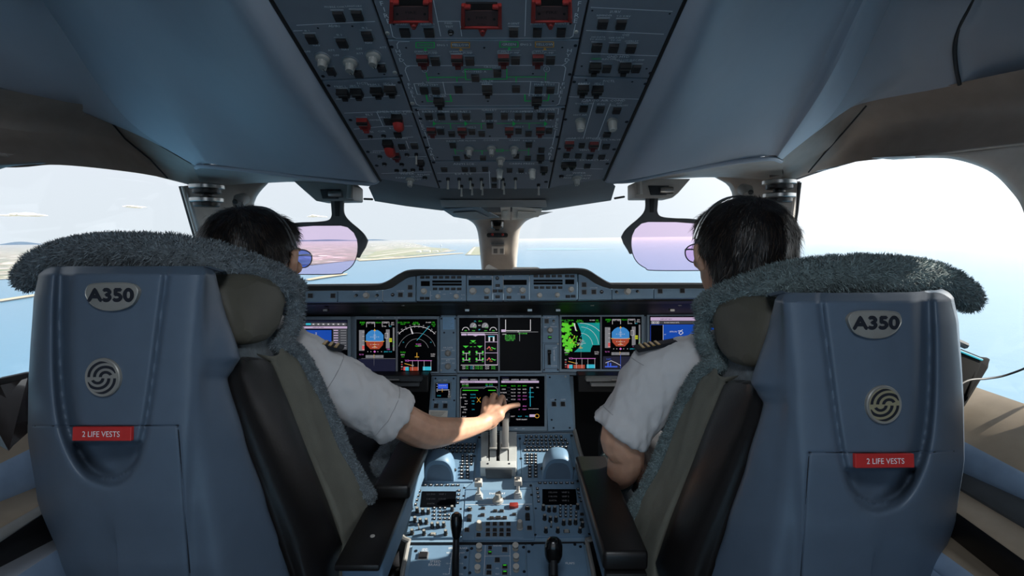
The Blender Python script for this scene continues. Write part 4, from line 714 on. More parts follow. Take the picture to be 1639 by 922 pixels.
def display(P, name, lab, o, screens, group=None):
    """o: outer bezel polygon in photo pixels; screens: list of (x0,y0,x1,y1)"""
    cx = (o[0]+o[2])/2; cy = (o[1]+o[3])/2
    D = sub(P, cx, cy, name, lab, 'display', group)
    plate(D, 'bezel', [(o[0], o[3]), (o[2], o[3]), (o[2], o[1]), (o[0], o[1])], .012, 'bezel', .0015)
    for s_ in screens: plate(D, 'screen', [(s_[0], s_[3]), (s_[2], s_[3]), (s_[2], s_[1]), (s_[0], s_[1])], .003, 'screen', .0024, bevel=0)
    return D, Print(D, .0026)
def PFD(p, x, y, mirror=False, lower=False):
    """primary flight picture, top-left corner of a 62x83 px screen"""
    r = lambda a, b, c, d, m: p.rect(x+a, y+b, x+c, y+d, m); l = lambda pts, w_, m: p.line([(x+a, y+b) for a, b in pts], w_, m); T = lambda a, b, s, h, m: p.text(x+a, y+b, s, h, m)
    T(9.5, 5, 'SPEED', 2.4, 'e_green'); T(9.5, 8, '210', 2, 'e_green'); l([(16, 12), (16, 4.5), (29, 4.5), (29, 12)], .6, 'e_white'); T(22.5, 6, 'ALT CRZ', 1.9, 'e_white'); T(35, 5, 'V/LOC', 2.2, 'e_green'); l([(41, 11), (41, 4), (52, 4), (52, 11)], .5, 'e_white'); T(46.5, 5.4, 'LAND', 2, 'e_white'); T(57.5, 5.2, 'AP1', 2, 'e_white'); T(57.5, 8.2, '1FD2', 1.9, 'e_white'); T(44, 11, 'A/THR', 1.7, 'e_white'); T(54, 11, 'A/T', 1.7, 'e_cyan')
    r(4, 17, 12.5, 50, 'e_grey'); r(9, 42, 12.5, 49, 'e_red')
    for k in range(5): l([(9.5, 20+k*7), (12.5, 20+k*7)], .5, 'e_white')
    cx, cy = 29, 33
    p.poly([(x+cx-14, y+35), (x+cx+14, y+35), (x+cx+14, y+25), (x+cx+10, y+20), (x+cx-10, y+20), (x+cx-14, y+25)], 'e_sky'); p.poly([(x+cx-14, y+35), (x+cx-13, y+41), (x+cx-7, y+47.5), (x+cx+7, y+47.5), (x+cx+13, y+41), (x+cx+14, y+35)], 'e_earth')
    p.poly([(x+cx-10, y+20), (x+cx+10, y+20), (x+cx+5, y+17), (x+cx-5, y+17)], 'e_sky'); l([(cx-14, 35), (cx+14, 35)], .6, 'e_white')
    for dy, w_ in ((-7, 3.2), (-4, 1.5), (5, 3.2), (8, 1.5), (-10, 2), (9.6, 4)): l([(cx-w_, 35+dy), (cx+w_, 35+dy)], .55, 'e_white')
    l([(cx-15, 35), (cx-11, 35)], 1.0, 'e_amber'); l([(cx+11, 35), (cx+15, 35)], 1.0, 'e_amber'); l([(cx, 18), (cx, 32)], .35, 'e_white'); p.poly([(x+cx-2, y+18.5), (x+cx+2, y+18.5), (x+cx, y+15)], 'e_amber'); l([(cx, 37), (cx, 46)], .5, 'e_amber'); T(cx-6, 28, '10', 1.8, 'e_white'); T(cx+6, 28, '10', 1.8, 'e_white'); T(cx-6, 40, '10', 1.8, 'e_white'); T(cx+6, 40, '10', 1.8, 'e_white'); T(cx, 43.6, '20', 2, 'e_amber')
    r(47, 16, 53, 46, 'e_grey'); p.box(x+45.6, y+22, x+50, y+30, .5, 'e_white'); r(52, 30, 56.5, 36, 'e_yellow'); T(54.3, 33, '84', 2.4, 'pdark')
    r(58, 13, 60.6, 50, 'e_grey'); T(59.5, 36, '8', 3, 'e_green'); T(58.5, 42, '-7', 2.4, 'e_green'); T(50, 51.5, 'QNH 1013', 2, 'e_cyan'); T(51, 47.8, 'STD', 2, 'e_mag')
    for k in (-11, -6, 5, 11): r(cx+k-.5, 51, cx+k+.5, 52, 'e_white')
    p.poly([(x+cx-2, y+51.5), (x+cx, y+49.6), (x+cx+2, y+51.5), (x+cx, y+53.4)], 'e_mag'); T(8, 56, 'ILS 36', 2, 'e_mag'); r(14.5, 57, 43, 61.5, 'e_grey'); l([(cx-1, 56), (cx-1, 61.5)], .6, 'e_amber'); T(20, 59.3, '17', 2, 'pdark'); T(29, 59.3, '18', 2, 'pdark'); T(38, 59.3, '19', 2, 'pdark')
    if not lower: r(3, 62.6, 62, 83, 'e_navy'); l([(8, 62.6), (62, 62.6)], .5, 'e_grey'); l([(28, 62.6), (28, 74)], .3, 'e_grey')
    else:
        r(1, 63.5, 62, 83, 'e_navy'); l([(29, 60), (29, 83)], .5, 'e_bluep'); l([(5, 74), (14, 70.5), (22, 74), (29, 78)], .7, 'e_white'); r(4, 79, 24, 81, 'e_bluep'); r(8, 73, 10, 79, 'e_bluep'); r(12, 74, 14, 79, 'e_bluep'); T(10, 68, 'FLAPS', 2, 'e_bluep')
def ND(p, x, y, terrain=False):
    r = lambda a, b, c, d, m: p.rect(x+a, y+b, x+c, y+d, m); l = lambda pts, w_, m: p.line([(x+a, y+b) for a, b in pts], w_, m); T = lambda a, b, s, h, m: p.text(x+a, y+b, s, h, m)
    cx, cy = 30.5, 52 if not terrain else 40
    if terrain:
        random.seed(11); r(1, 9.5, 61, 56, 'e_teal'); p.poly([(x+1, y+9.5), (x+25, y+9.5), (x+31, y+24), (x+33, y+38), (x+27, y+50), (x+20, y+56), (x+1, y+56)], 'screen')
        for k in range(150):
            a = random.uniform(2, 30); b = random.uniform(11, 54)
            if a < 12+9*abs(noise.noise(V((b*.12, 1.3, 0))))*2 and noise.noise(V((a*.11, b*.13, 4))) > -.28: s_ = random.uniform(1.4, 3.2); p.poly([(x+a-s_, y+b+s_*.7), (x+a+s_*.8, y+b+s_), (x+a+s_, y+b-s_*.5), (x+a-s_*.6, y+b-s_)], 'e_hgreen')
        p.poly([(x+46, y+56.5), (x+61.2, y+56.5), (x+61.2, y+45), (x+50, y+45), (x+47, y+50)], 'screen')
        for k in range(26): a = random.gauss(21, 4); b = random.gauss(36, 7); s_ = .9; p.rect(x+a-s_, y+b-s_, x+a+s_, y+b+s_, 'e_hgreen' if k % 4 else 'e_yellow')
        for rr in (20, 30): p.arc(x+cx, y+46, rr*.95, rr, 5, 88, .5, 'e_white')
        p.arc(x+cx, y+52, 42, 42, 44, 92, .6, 'e_white')
        for a, b in ((28, 42), (33, 39), (35, 42), (31, 37), (30, 44)): T(a, b, 'ROAH', 1.7, 'e_white')
        l([(30, 32), (42, 14)], .5, 'e_cyan'); p.poly([(x+19, y+10), (x+21, y+10), (x+24, y+22), (x+22, y+22)], 'e_white')
    else:
        p.arc(x+cx, y+52.5, 41, 41, 45, 135, .7, 'e_white'); p.arc(x+cx, y+53, 30.5, 31, 18, 162, .55, 'e_grey'); p.arc(x+cx, y+53, 19.5, 21.5, 20, 160, .55, 'e_grey')
        for k in range(10): a = radians(47+k*9.6); T(cx+43.5*cos(a), 52.5-43.5*sin(a), str(15+k)[-2:], 1.7, 'e_white'); l([(cx+41*cos(a), 52.5-41*sin(a)), (cx+39.4*cos(a), 52.5-39.4*sin(a))], .5, 'e_white')
        l([(30.5, 34), (51, 11)], .6, 'e_cyan'); p.poly([(x+20, y+15), (x+21.6, y+14.6), (x+25, y+23.4), (x+22.6, y+24)], 'e_white'); T(33, 40, 'ROAH', 2, 'e_mag'); T(34.5, 42.6, 'CI18', 2, 'e_white'); T(53, 37, '10', 1.9, 'e_cyan'); T(9, 37, '10', 1.9, 'e_cyan'); T(31, 43, 'NHC', 2, 'e_green')
    T(9, 5.4, 'GS 215  TAS 236', 2, 'e_green'); T(8, 8, '182/14', 1.9, 'e_green'); T(29, 5.4, 'ILS36L', 2.2, 'e_green'); T(29, 7.8, 'NHC 12.4', 1.9, 'e_green'); T(49, 5.2, 'ROAH', 2, 'e_white'); T(57, 5.2, '182', 2.2, 'e_green'); T(57, 8.4, '06:12', 2, 'e_green'); T(57.5, 11, '4.2', 2, 'e_green')
    yy = cy+10 if not terrain else 51.5
    l([(cx, yy-8 if not terrain else 46), (cx, yy-1)], .9, 'e_amber'); l([(cx-3, yy-1.5 if not terrain else 49.5), (cx+3, yy-1.5 if not terrain else 49.5)], .9, 'e_amber'); l([(cx+.5, yy), (cx+.5, 66)], .3, 'e_grey')
    T(8, 53, 'VOR1', 2.4, 'e_green' if not terrain else 'e_white'); T(8, 57, 'NHC', 2, 'e_white'); T(8, 60, '12.4', 2, 'e_green'); T(56, 56, 'VOR2', 2, 'e_white'); T(56, 59, 'NHC', 2, 'e_white')
    r(9, 76, 17, 82, 'e_red'); r(12, 76.5, 17.5, 82.3, 'e_cyan'); r(19, 76.5, 37 if terrain else 33, 82.5, 'e_earth'); r(40, 76, 53.5, 82, 'e_cyan'); T(14.5, 66.4, 'V/S', 3.2, 'e_mag'); l([(17, 66.4), (54, 66.4)], .8, 'e_mag')
    for a in (23.5, 32.5, 42, 53): l([(a, 66.4), (a, 82)], .4, 'e_white')
    for k in range(4): T(6.5, 68.5+k*3.8, '40'[:2], 2.2, 'e_red' if k % 2 else 'e_white')
    l([(11, 71), (22, 74)], .8, 'e_amber'); T(24, 74, 'ILS', 2, 'e_white')
grp = 'wide cockpit display units'
D, p = display(MP, 'display_unit', 'wide display right of left pilot showing horizon ball and heading arc', (568.5, 506, 703, 598), [(570.8, 511.5, 633.6, 594.6), (637, 511, 700, 595)], grp)
PFD(p, 571, 511.5); ND(p, 637, 511); p.rect(634.3, 511, 636.3, 595, 'e_dgrey'); p.done(name='symbols')
pb = Print(D, .002); [pb.text(a, 508.6, t_, 1.7, 'pwhite') for a, t_ in ((608, 'CAPT  PFD'), (636, 'ND  EFIS'))]; pb.done()
D, p = display(MP, 'display_unit', 'centre display with green wheel diagram left and blank dark right half', (732, 502.4, 867, 597), [(735, 509, 797.5, 594), (800, 508.6, 865.6, 593.6)], grp)
Tt = p.text
for cx_ in (757.5, 776.5): p.disc(cx_, 522.5, 5.4, 5.8, 'e_grey', a0=-20, a1=200); p.line([(cx_, 522.5), (cx_+2.5, 519)], .6, 'e_white'); Tt(cx_+2.5, 524.6, '1.02', 2, 'e_green')
for cx_ in (745.5, 789.5): p.arc(cx_, 529.5, 5.4, 5.5, 10, 170, .9, 'e_white'); Tt(cx_, 529.3, '458', 2, 'e_green')
Tt(760.5, 514.3, 'CL', 2.2, 'e_cyan'); Tt(768.5, 514.3, '78.4', 2.2, 'e_green'); Tt(767.5, 521, 'N1', 2.2, 'e_white'); Tt(767.5, 528, 'FF', 2.2, 'e_cyan'); Tt(758, 529.4, '18.4', 2, 'e_green'); Tt(777.5, 529.4, '18.4', 2, 'e_green')
p.line([(738, 532.6), (796.5, 532.6)], .8, 'e_white'); p.rect(738.5, 534, 747, 537.2, 'e_bar'); p.rect(748, 534, 776, 537, 'e_bar'); p.poly([(757, 537), (765, 537), (761, 538.6)], 'e_bar')
for x0, y0, x1, y1 in ((776.5, 535.5, 796.5, 547.5), (776.5, 547.5, 796.5, 565), (776.5, 565, 796.5, 584)): p.box(x0, y0, x1, y1, .7, 'e_bar')
for x_ in (782, 789): p.rect(x_, 538.5, x_+2.4, 546.5, 'e_white')
p.line([(782, 538.8), (791, 538.8)], 1.4, 'e_cyan')
for y_ in (557.5, 575.5): p.line([(780, y_+1), (783, y_-2.5), (785, y_+.5)], 1.3, 'e_red'); p.line([(787, y_-1), (792, y_+1)], 1.4, 'e_green'); Tt(786, y_+2.6, '5.64', 1.8, 'e_amber'); Tt(793.5, y_+.5, '5', 1.8, 'e_green'); Tt(778.5, y_+.5, '0', 1.8, 'e_green')
for cx_, cy_, w_ in ((757.3, 546, 4.5), (745.5, 554.6, 4.5), (768, 554.6, 4.5)): p.poly([(cx_-w_, cy_-1), (cx_+w_, cy_-1), (cx_, cy_+2.5)], 'e_green')
for cx_ in (746.5, 767.8):
    p.line([(cx_, 566), (cx_, 576.5)], .8, 'e_white')
    for y_ in (565.5, 576.5):
        p.line([(cx_-5.5, y_), (cx_+5.5, y_)], .8, 'e_white')
        for s_ in (-5, 5): p.rect(cx_+s_-1.4, y_-3.6, cx_+s_+1.4, y_-.6, 'e_green'); p.line([(cx_+s_-1.2, y_+2.4), (cx_+s_+1.2, y_+2.4)], .7, 'e_green')
for a, b in ((753.8, 549.2), (760.4, 549.2), (754, 555), (760, 555)): p.line([(a-1.4, b), (a+1.4, b)], .7, 'e_green')
p.line([(738, 584.5), (796.5, 584.5)], .7, 'e_white')
for a, t_, c in ((742.5, 'GW', 'e_white'), (748, '186', 'e_green'), (754.5, 'CG', 'e_cyan'), (758, '31', 'e_white'), (767, 'FOB 14.2', 'e_green'), (780, 'FLAP', 'e_white'), (790, 'FULL', 'e_green')):
    for k in range(2): Tt(a, 587+k*3, t_, 2.1, c)
p.rect(798.2, 508.6, 799.4, 594, 'e_dgrey')
p.line([(809.3, 512), (809.3, 529.5), (849, 529.5), (849, 512)], 1.0, 'e_white'); p.line([(803, 531.5), (861, 531.5)], .7, 'e_grey'); p.rect(802.5, 527.6, 809.5, 531.4, 'e_bar'); Tt(807.5, 535, 'LAND', 1.8, 'e_white'); p.line([(831.7, 531), (831.7, 546)], .7, 'e_grey'); p.line([(829.4, 529), (829.4, 532)], .7, 'e_white')
for k, t_ in enumerate(('SEAT BELTS ON', 'NO MOBILE ON', 'LDG GEAR DN', 'FLAPS 1 SET')): Tt(816.3, 537+k*2.6, t_, 2.1, 'e_green', maxw=16 if k < 3 else 13)
Tt(837, 534, 'LDG INHIB', 2.0, 'e_green'); p.done(name='symbols')
pb = Print(D, .002); [pb.text(a, 505.8, t_, 1.7, 'pwhite') for a, t_ in ((772, 'ENG  WARN'), (800, 'SYS  DATA'), (835, 'MSG'))]; pb.done()
D, p = display(MP, 'display_unit', 'wide display left of right pilot with green and teal terrain map', (895.5, 501, 1031, 595.5), [(898.8, 507, 960.6, 591), (963.2, 507, 1026.5, 591)], grp)
ND(p, 898.8, 507.5, True); PFD(p, 964, 507, lower=True); p.rect(961.2, 507, 962.6, 591, 'e_dgrey'); p.done(name='symbols')
pb = Print(D, .002); [pb.text(a, 503.8, t_, 1.7, 'pwhite') for a, t_ in ((933, 'ND  EFIS'), (960, 'F/O  PFD'))]; pb.done()
# outboard displays
D, p = display(MP, 'display_unit', 'outer left display with blue airport chart behind left pilot shoulder', (432, 506.5, 561.5, 598), [(437, 512, 556.5, 595)], grp)
p.rect(438, 513, 556, 516.5, 'e_navy'); p.rect(470, 517, 556, 521, 'e_dgrey'); p.rect(490, 517.4, 498, 520.6, 'e_cyan')
for k in range(7): p.box(499+k*8, 517.3, 505+k*8, 521, .5, 'e_grey'); p.rect(500.5+k*8, 518.4, 503.5+k*8, 520, 'e_white')
p.rect(438, 522.5, 556, 526, 'e_bar'); p.text(510, 524.3, 'AIRPORT NAV', 1.9, 'pdark'); p.rect(474, 528.5, 531, 560, 'e_blue'); p.text(506, 537.5, 'ROAH', 2.6, 'e_white', vert=True); p.rect(438, 528, 472, 562, 'e_dgrey')
for k in range(4): p.rect(464+k*2, 530, 465+k*2, 533, 'e_white')
p.rect(533, 526.5, 556, 560, 'navy2')if 'navy2' in MATS else p.rect(533, 526.5, 556, 560, 'e_dgrey')
for k in range(8): p.line([(535, 529+k*4), (541, 529+k*4)], 1.6, 'e_bar'); p.line([(546, 529+k*4), (554, 529+k*4)], 1.4, 'e_grey')
p.done(name='symbols')
D, p = display(MP, 'display_unit', 'outer right display with blue airport chart behind right pilot shoulder', (1035.5, 500.5, 1165, 594), [(1039.5, 506, 1160, 590.5)], grp)
p.rect(1041, 508, 1158, 513.5, 'e_bar'); p.text(1066, 511, 'AIRPORT NAV', 2, 'pdark'); p.rect(1041, 514.5, 1158, 518.5, 'e_dgrey'); p.text(1075, 516.6, 'ROAH NAHA INTL', 2, 'e_white')
for k in range(2): p.box(1043+k*6.5, 514.8, 1048+k*6.5, 518.3, .5, 'e_white'); p.rect(1044.2+k*6.5, 515.8, 1046.8+k*6.5, 517.4, 'e_white')
p.rect(1041, 520, 1060, 560, 'screen'); p.rect(1061, 520, 1158, 562, 'e_blue'); p.line([(1061, 520), (1061, 562)], .6, 'e_white'); p.text(1077, 531, 'APRON', 2.4, 'e_white'); p.text(1064, 535.5, 'A1', 1.8, 'e_white'); p.line([(1085, 530), (1090, 529.5), (1093, 533), (1089, 536), (1086, 533), (1092, 528)], .9, 'e_white'); p.box(1041, 520, 1158, 562, .5, 'e_bluep'); p.done(name='symbols')

# --- centre lower panel, tilted
CP = Panel(G(800, 600, 1.885), G(800, 690, 1.735), 'centre_console_panel', 'tilted blue-grey centre panel above the pedestal', 'instrument panel')
plate(CP, 'backing', [(683, 694), (922, 692), (918, 599), (690, 599)], .05, 'bezel', -.012)
plate(CP, 'switch_strip', [(685, 691), (729, 690.5), (731, 601.5), (694, 602)], .012, 'panel_blue'); plate(CP, 'switch_strip', [(877, 689.5), (918.5, 688.5), (911.5, 599.5), (872.5, 600)], .012, 'panel_blue')
D, p = display(CP, 'display_unit', 'lower centre display with flight plan pages behind the reaching hand', (731, 599, 875.5, 689.5), [(735.5, 603.5, 797.6, 683), (800, 602.5, 871.5, 683)], grp)
for x0, x1 in ((737, 796.5), (802.5, 862.5)):
    p.rect(x0, 604.5, x0+12, 606, 'e_navy')
    for k in range(4): p.poly([(x0+k*15, 609.6), (x0+k*15+13.5, 609.6), (x0+k*15+12, 606.8), (x0+k*15+1.5, 606.8)], 'e_dgrey'); p.text(x0+k*15+7, 608.5, ('ACTIVE', 'POSITION', 'SEC INDEX', 'DATA')[k], 1.6, 'e_white')
    p.rect(x0, 610.2, x1, 613.4, 'e_bar'); p.text(x0+14, 612, 'ACTIVE/F-PLN', 1.7, 'pdark')
for k, c in enumerate(('e_white', 'e_green')): p.text(745, 615.6+k*2.4, 'FLT NBR', 1.7, c); p.text(783, 615.6+k*2.4, '182  06:12', 1.7, 'e_cyan' if k else 'e_green')
p.line([(737, 669), (737.5, 623), (740, 620.5), (796, 620)], .7, 'e_grey'); p.rect(741, 620.4, 774, 622.8, 'e_dgrey'); p.line([(774, 622.8), (780, 619), (790, 619), (796, 622.8), (796.3, 632)], .6, 'e_grey'); p.line([(741, 625.4), (765, 625.4)], 1.4, 'e_green'); p.line([(782, 625.4), (793, 625.4)], 1.4, 'e_green')
for k, (a, b) in enumerate(((743.5, 632), (741, 637), (746, 642.5), (746, 647), (742, 652), (745, 656), (743, 660.5), (743.5, 667.5))): p.text(a, b, ('APPR', 'GD 210', 'VLS', 'SLT', 'BARO', 'MIN', 'LDG', 'FLAP')[k], 1.9, 'e_white'); p.text(757.5, b, ('ILS36L', '210 KT', '142', '158', '', '200', '', '')[k] or ' ', 1.9, 'e_cyan')
p.text(789, 631.5, 'V2 148', 1.8, 'e_amber'); p.text(786, 634.8, '- KT', 1.8, 'e_amber'); p.line([(763.5, 644.5), (769, 637)], .7, 'e_amber'); p.line([(763.5, 637), (769, 644.5)], .7, 'e_amber')
rows = (('FROM', '06:12', '210', '8400', 'e_green'), ('CI18', '06:14', '180', '6000', 'e_white'), ('D182N', '06:16', '160', '4000', 'e_white'), ('FI36', '06:18', '150', '-1500', 'e_mag'), ('ROAH36L', '06:20', '142', '2000', 'e_mag'), ('MISSED', '', '', '', 'e_white'), ('NHC', '06:24', '210', '4000', 'e_mag'), ('FD36', '', '5', '1500', 'e_mag'), ('END', '', '', '', 'e_grey'))
for k, rw in enumerate(rows):
    for j, t_ in enumerate(rw[:4]):
        if t_: p.text((806, 821.5, 831, 839.5)[j], 618.2+k*5.4, t_, 2.0, rw[4] if j > 1 else ('e_green' if k == 0 else 'e_white'))
for k in range(8): p.text(814, 621+k*5.4, 'C182', 1.5, 'e_dgrey')
p.line([(848.5, 621), (848.8, 651)], .9, 'e_cyan'); p.line([(846.5, 629), (854, 629)], .6, 'e_cyan'); p.line([(846.5, 636), (854, 636)], .6, 'e_cyan'); p.text(851, 621.3, 'TRK', 1.8, 'e_white'); p.text(860.5, 620.8, '182', 1.8, 'e_white')
for k in range(7): p.line([(846+k*2.4, 655), (847.2+k*2.4, 655)], .6, 'e_white')
p.text(821, 667, 'DEST', 1.8, 'e_white'); p.text(832, 667, '06:20', 1.8, 'e_cyan'); p.text(843, 667, '14.2', 1.8, 'e_cyan'); p.rect(847.5, 664, 857, 668, 'e_bar'); p.disc(859.5, 666.5, 3.6, 3.4, 'e_amber'); p.disc(859.5, 666.5, 2.8, 2.7, 'screen'); p.text(835, 672, 'TEMPORARY', 2.0, 'e_white'); p.done(name='symbols')
pb = Print(D, .002); pb.text(826, 686.6, 'MFD', 1.6, 'pwhite'); pb.text(838, 686.6, 'F/O', 1.6, 'pwhite'); pb.done()
D, p = display(CP, 'standby_display', 'small square standby horizon display left of the lower centre display', (694, 611, 722.5, 640), [(697, 613.8, 720.5, 637.5)])
p.rect(701, 615, 717, 623, 'e_bluep'); p.poly([(701, 623.5), (717, 623.5), (715, 626), (703, 626)], 'screen'); p.line([(699, 625), (719, 624.6)], .8, 'e_white')
for k in range(4): p.line([(699, 615+k*4), (700.5, 615+k*4)], .6, 'e_white'); p.line([(718, 627+k*2.4), (720, 627+k*2.4)], .7, 'e_white'); p.line([(703+k*3, 618), (705+k*3, 618)], .5, 'e_white')
p.line([(708, 622), (708, 628)], .6, 'e_amber'); p.text(703, 634, '1013', 2, 'e_cyan'); p.done(name='symbols'); rnd(D, 'knob', 'knob_white', 719, 635.5, 2.4, 1.2)
for x_, y_ in ((698, 650), (712.7, 650), (886.7, 647), (901, 647)): fit(CP, 'push_button', 'button', x_, y_, 7, 7, .004)
pr = Print(CP)
for t_, a, b in (('ISIS', 704, 608.8), ('BRT', 713, 608.8), ('LS', 697, 643.6), ('BUGS', 712, 643.4), ('LOUD', 886, 639.6), ('COM', 901, 639.6)): pr.text(a, b, t_, 2, 'pwhite')
pr.done(); mb = MB(); mb.prism([CP.pt(686, 668, .003), CP.pt(716, 668, .003), CP.pt(717, 658, .003), CP.pt(687, 657, .003)], -CP.n*.002, 'paper'); mk('placard', mb, CP.root)
pr = Print(CP, .0034); [pr.line([(689, 660+k*2), (713-k*2, 660.3+k*2)], .5, 'pdark') for k in range(4)]; pr.done()
for x_, y_ in ((697, 606), (726, 606), (694, 640), (727, 641), (880, 604), (905, 603), (886, 685), (912, 685), (883, 672), (889, 640)): rnd(CP, 'screw', 'screw_lit' if (x_, y_) == (905, 603) else 'screw', x_, y_, 1.6, .5)
# stowed tables under the displays
for nm, lab, xs_, sg in (('stowed_table', 'dark stowed pull-out table below the left wide display', (566, 685), 1), ('stowed_table', 'brownish stowed pull-out table below the right wide display', (926, 1060), -1)):
    t = thing(nm, G((xs_[0]+xs_[1])/2, 630, 1.8), lab, 'table', 'stowed pull-out tables'); a, b = xs_; m_ = 'fairing' if sg > 0 else 'frame_grey'
    mb = MB(); mb.prism([G(a, 601, 1.84), G(b, 601, 1.84), G(b, 628, 1.84), G(a, 628, 1.84)], (0, .2, 0), 'black'); mk('housing', mb, t, bevel=.002, seg=1)
    mb = MB(); mb.prism([G(a+12, 604, 1.82), G(b-10, 604, 1.82), G(b-10, 611, 1.81), G(a+12, 611, 1.81)], (0, .1, 0), m_); mk('tray', mb, t, bevel=.002, seg=1)
    mb = MB(); mb.prism([G(a+20, 613, 1.815), G(b-14, 613, 1.815), G(b-14, 619, 1.81), G(a+20, 619, 1.81)], (0, .1, 0), m_); mk('flap', mb, t, bevel=.002, seg=1)
    mb = MB(); mb.tube([G((a+b)/2-14, 608, 1.805), G((a+b)/2+14, 608, 1.805)], .004, 'metal', 8); mk('handle', mb, t)
# ================================================================ PEDESTAL
PP = Panel(G(800, 690, 1.75), G(800, 862, 1.335), 'pedestal', 'blue centre pedestal with keyboards, radio panels and lever slots', 'console')
rail = [(683, 694), (919, 692), (930, 730), (946, 774), (956, 846), (948, 862), (938, 867), (654, 868), (644, 862), (637, 848), (654, 775), (672, 730)]
plate(PP, 'tray', rail, .035, 'panel_blue', -.004, bevel=.003)
mb = MB(); q = [PP.pt(*p, 0) for p in rail]; lo = [V((p.x*.97, p.y, .12)) for p in q]; mb.grid([q+[q[0]], lo+[lo[0]]], 'dark'); mk('body', mb, PP.root)
for seq in ([(683, 692), (672, 730), (654, 775), (638, 846), (645, 862), (656, 868)], [(919, 690), (930, 730), (946, 774), (956, 846), (949, 862), (938, 867)]): mb = MB(); mb.tube([PP.pt(*p, .004) for p in cr_spline([(a, b, 0) for a, b in seq], 5) for p in [(p[0], p[1])]], .007, 'frame_grey', 8); mk('rim', mb, PP.root)
def pl(poly, h=.002, mt='ped_blue', name='control_plate'): return plate(PP, name, poly, .008, mt, h, bevel=.001)
pl([(674, 772), (757, 771), (764.5, 702), (690, 704)], name='keyboard_plate'); pl([(836, 770.5), (925, 769), (912.5, 695), (832, 697)], name='keyboard_plate')
pl([(649, 862), (739, 861), (744, 776), (668, 777)], .003, name='radio_panel'); pl([(857, 860), (946.5, 859), (935.5, 773), (852, 774)], .003, name='radio_panel')
pl([(740, 865), (856, 864), (851, 784), (745, 785)], .002); pl([(759, 863), (838.5, 863), (837.5, 836), (761, 836)], .004, name='keypad_plate')
pl([(743, 784), (770, 783.5), (771, 700), (767, 700), (760, 770)], .002); pl([(828, 783.5), (851, 783), (835.5, 770), (831, 698), (827, 698)], .002)
# keyboards: tiny keys
def keys(rows, name='keys', mt='key'):
    mb = MB()
    for xs_, y_, wp, hp in rows:
        for x_ in xs_:
            u, v = PP.uv(x_, y_); du, dv = PP.size(x_, y_, wp, hp); mb.box((u, v, .0035), (du, dv, .005), 'button', taper=.85); mb.box((u, v, .0062), (du*.4, dv*.3, .0006), 'pwhite')
    o = link(name, mesh_of(mb, smooth=False, name=name), PP.root); o['kind'] = 'stuff'
lk = []
for k, (x0, x1, y_) in enumerate(((696, 760, 713), (694, 759, 718.5), (692, 757.5, 724))): lk.append(([x0+j*(x1-x0)/10 for j in range(11)], y_, 4.6, 3.6))
lk += [([740.5, 747.5, 754.5], 731+j*4.5, 4.4, 3.6) for j in range(4)]+[([739, 748.5], 749.5+j*5.4, 6, 3.6) for j in range(4)]
keys(lk, 'keyboard_keys')
rk = []
for k, (x0, x1, y_) in enumerate(((842.5, 898, 700), (842, 905, 705.5), (840, 908, 711), (844, 906, 717), (840.5, 900, 722.5))): rk.append(([x0+j*(x1-x0)/(7 if k == 0 else 10) for j in range(8 if k == 0 else 11)], y_, 4.4, 3.6))
rk += [([844, 851, 857.5], 729+j*4.5, 4.4, 3.6) for j in range(4)]+[([848, 857.5], 747.5+j*5.4, 6, 3.6) for j in range(4)]
keys(rk, 'keyboard_keys')
keys([([672.5, 681, 690, 699.5, 707, 716.5, 725, 733], 778.3, 6, 2.6), ([864, 872.5, 881, 889.5, 898, 907.5, 916], 774.8, 6, 2.6), ([671, 669.5, 668], 789.5, 4, 3)][:2], 'line_keys')
for k in range(4): keys([([671.5-k*2.0], 788+k*7.0, 4.6, 3.8), ([735-k*.8], 787+k*6.6, 5, 3), ([860+k*.7], 784+k*6.7, 4.6, 3.8), ([925+k*1.6], 785+k*6.2, 5, 3)], 'soft_keys')
keys([([695.4, 704.5, 712.5], 815+k*5.7, 4.6, 3.6) for k in range(4)]+[([896.8, 905.4, 913.5], 811+k*5.6, 4.6, 3.6) for k in range(4)], 'number_keys')
keys([([719], 826+k*6, 4, 4.4) for k in range(2)]+[([922], 822+k*6, 4, 4.4) for k in range(2)], 'arrow_keys')
for x_, y_, wp, hp in ((773.3, 815, 7.5, 3.6), (792.7, 819.5, 8, 3.8), (803, 819.5, 8, 3.8), (772.5, 826, 8, 4.6), (787, 831, 8.5, 4.6), (797.5, 830.6, 10, 5.4), (808, 830.6, 8.5, 4.6), (823, 825, 7.5, 3.6), (747.4, 849.7, 9, 6.4), (847.4, 847, 9, 6.4), (728, 830, 7, 4), (931.5, 825, 7, 4), (931, 834, 7, 4)): fit(PP, 'push_button', 'button', x_, y_, wp*.86, hp*.86, .005, h0=.002)
for x_ in (781, 792, 802.7, 813.8):
    for y_ in (841.3, 851, 858.4): fit(PP, 'push_button', 'button', x_, y_, 7.2, 4.4, .005, h0=.004)
fit(PP, 'push_button', 'button', 766, 858.8, 7.2, 4.6, .005, h0=.004)
for x0, y0, x1, y1, nm in ((676, 788, 730.5, 813.5, 'left'), (868, 784.5, 921.5, 809.5, 'right')):
    plate(PP, 'radio_screen', [(x0-(3 if nm == 'left' else 0), y1), (x1+(-1 if nm == 'left' else 2.5), y1), (x1, y0), (x0, y0)], .004, 'lcd', .0045, bevel=.0005)
pr = Print(PP, .0048)
for k in range(3): pr.text(690, 793+k*7.6, ('121.500', '118.100', 'DATA')[k], 2.4, 'e_dgrey'); pr.text(708, 793+k*7.6, ('VHF 1', '119.05', ' ')[k], 2.4, 'e_dgrey'); pr.text(885, 790+k*6.6, ('132.000', '118.100', 'DATA')[k], 2.4, 'e_dgrey'); pr.text(905, 790+k*6.6, 'VHF 2', 2.4, 'e_dgrey')
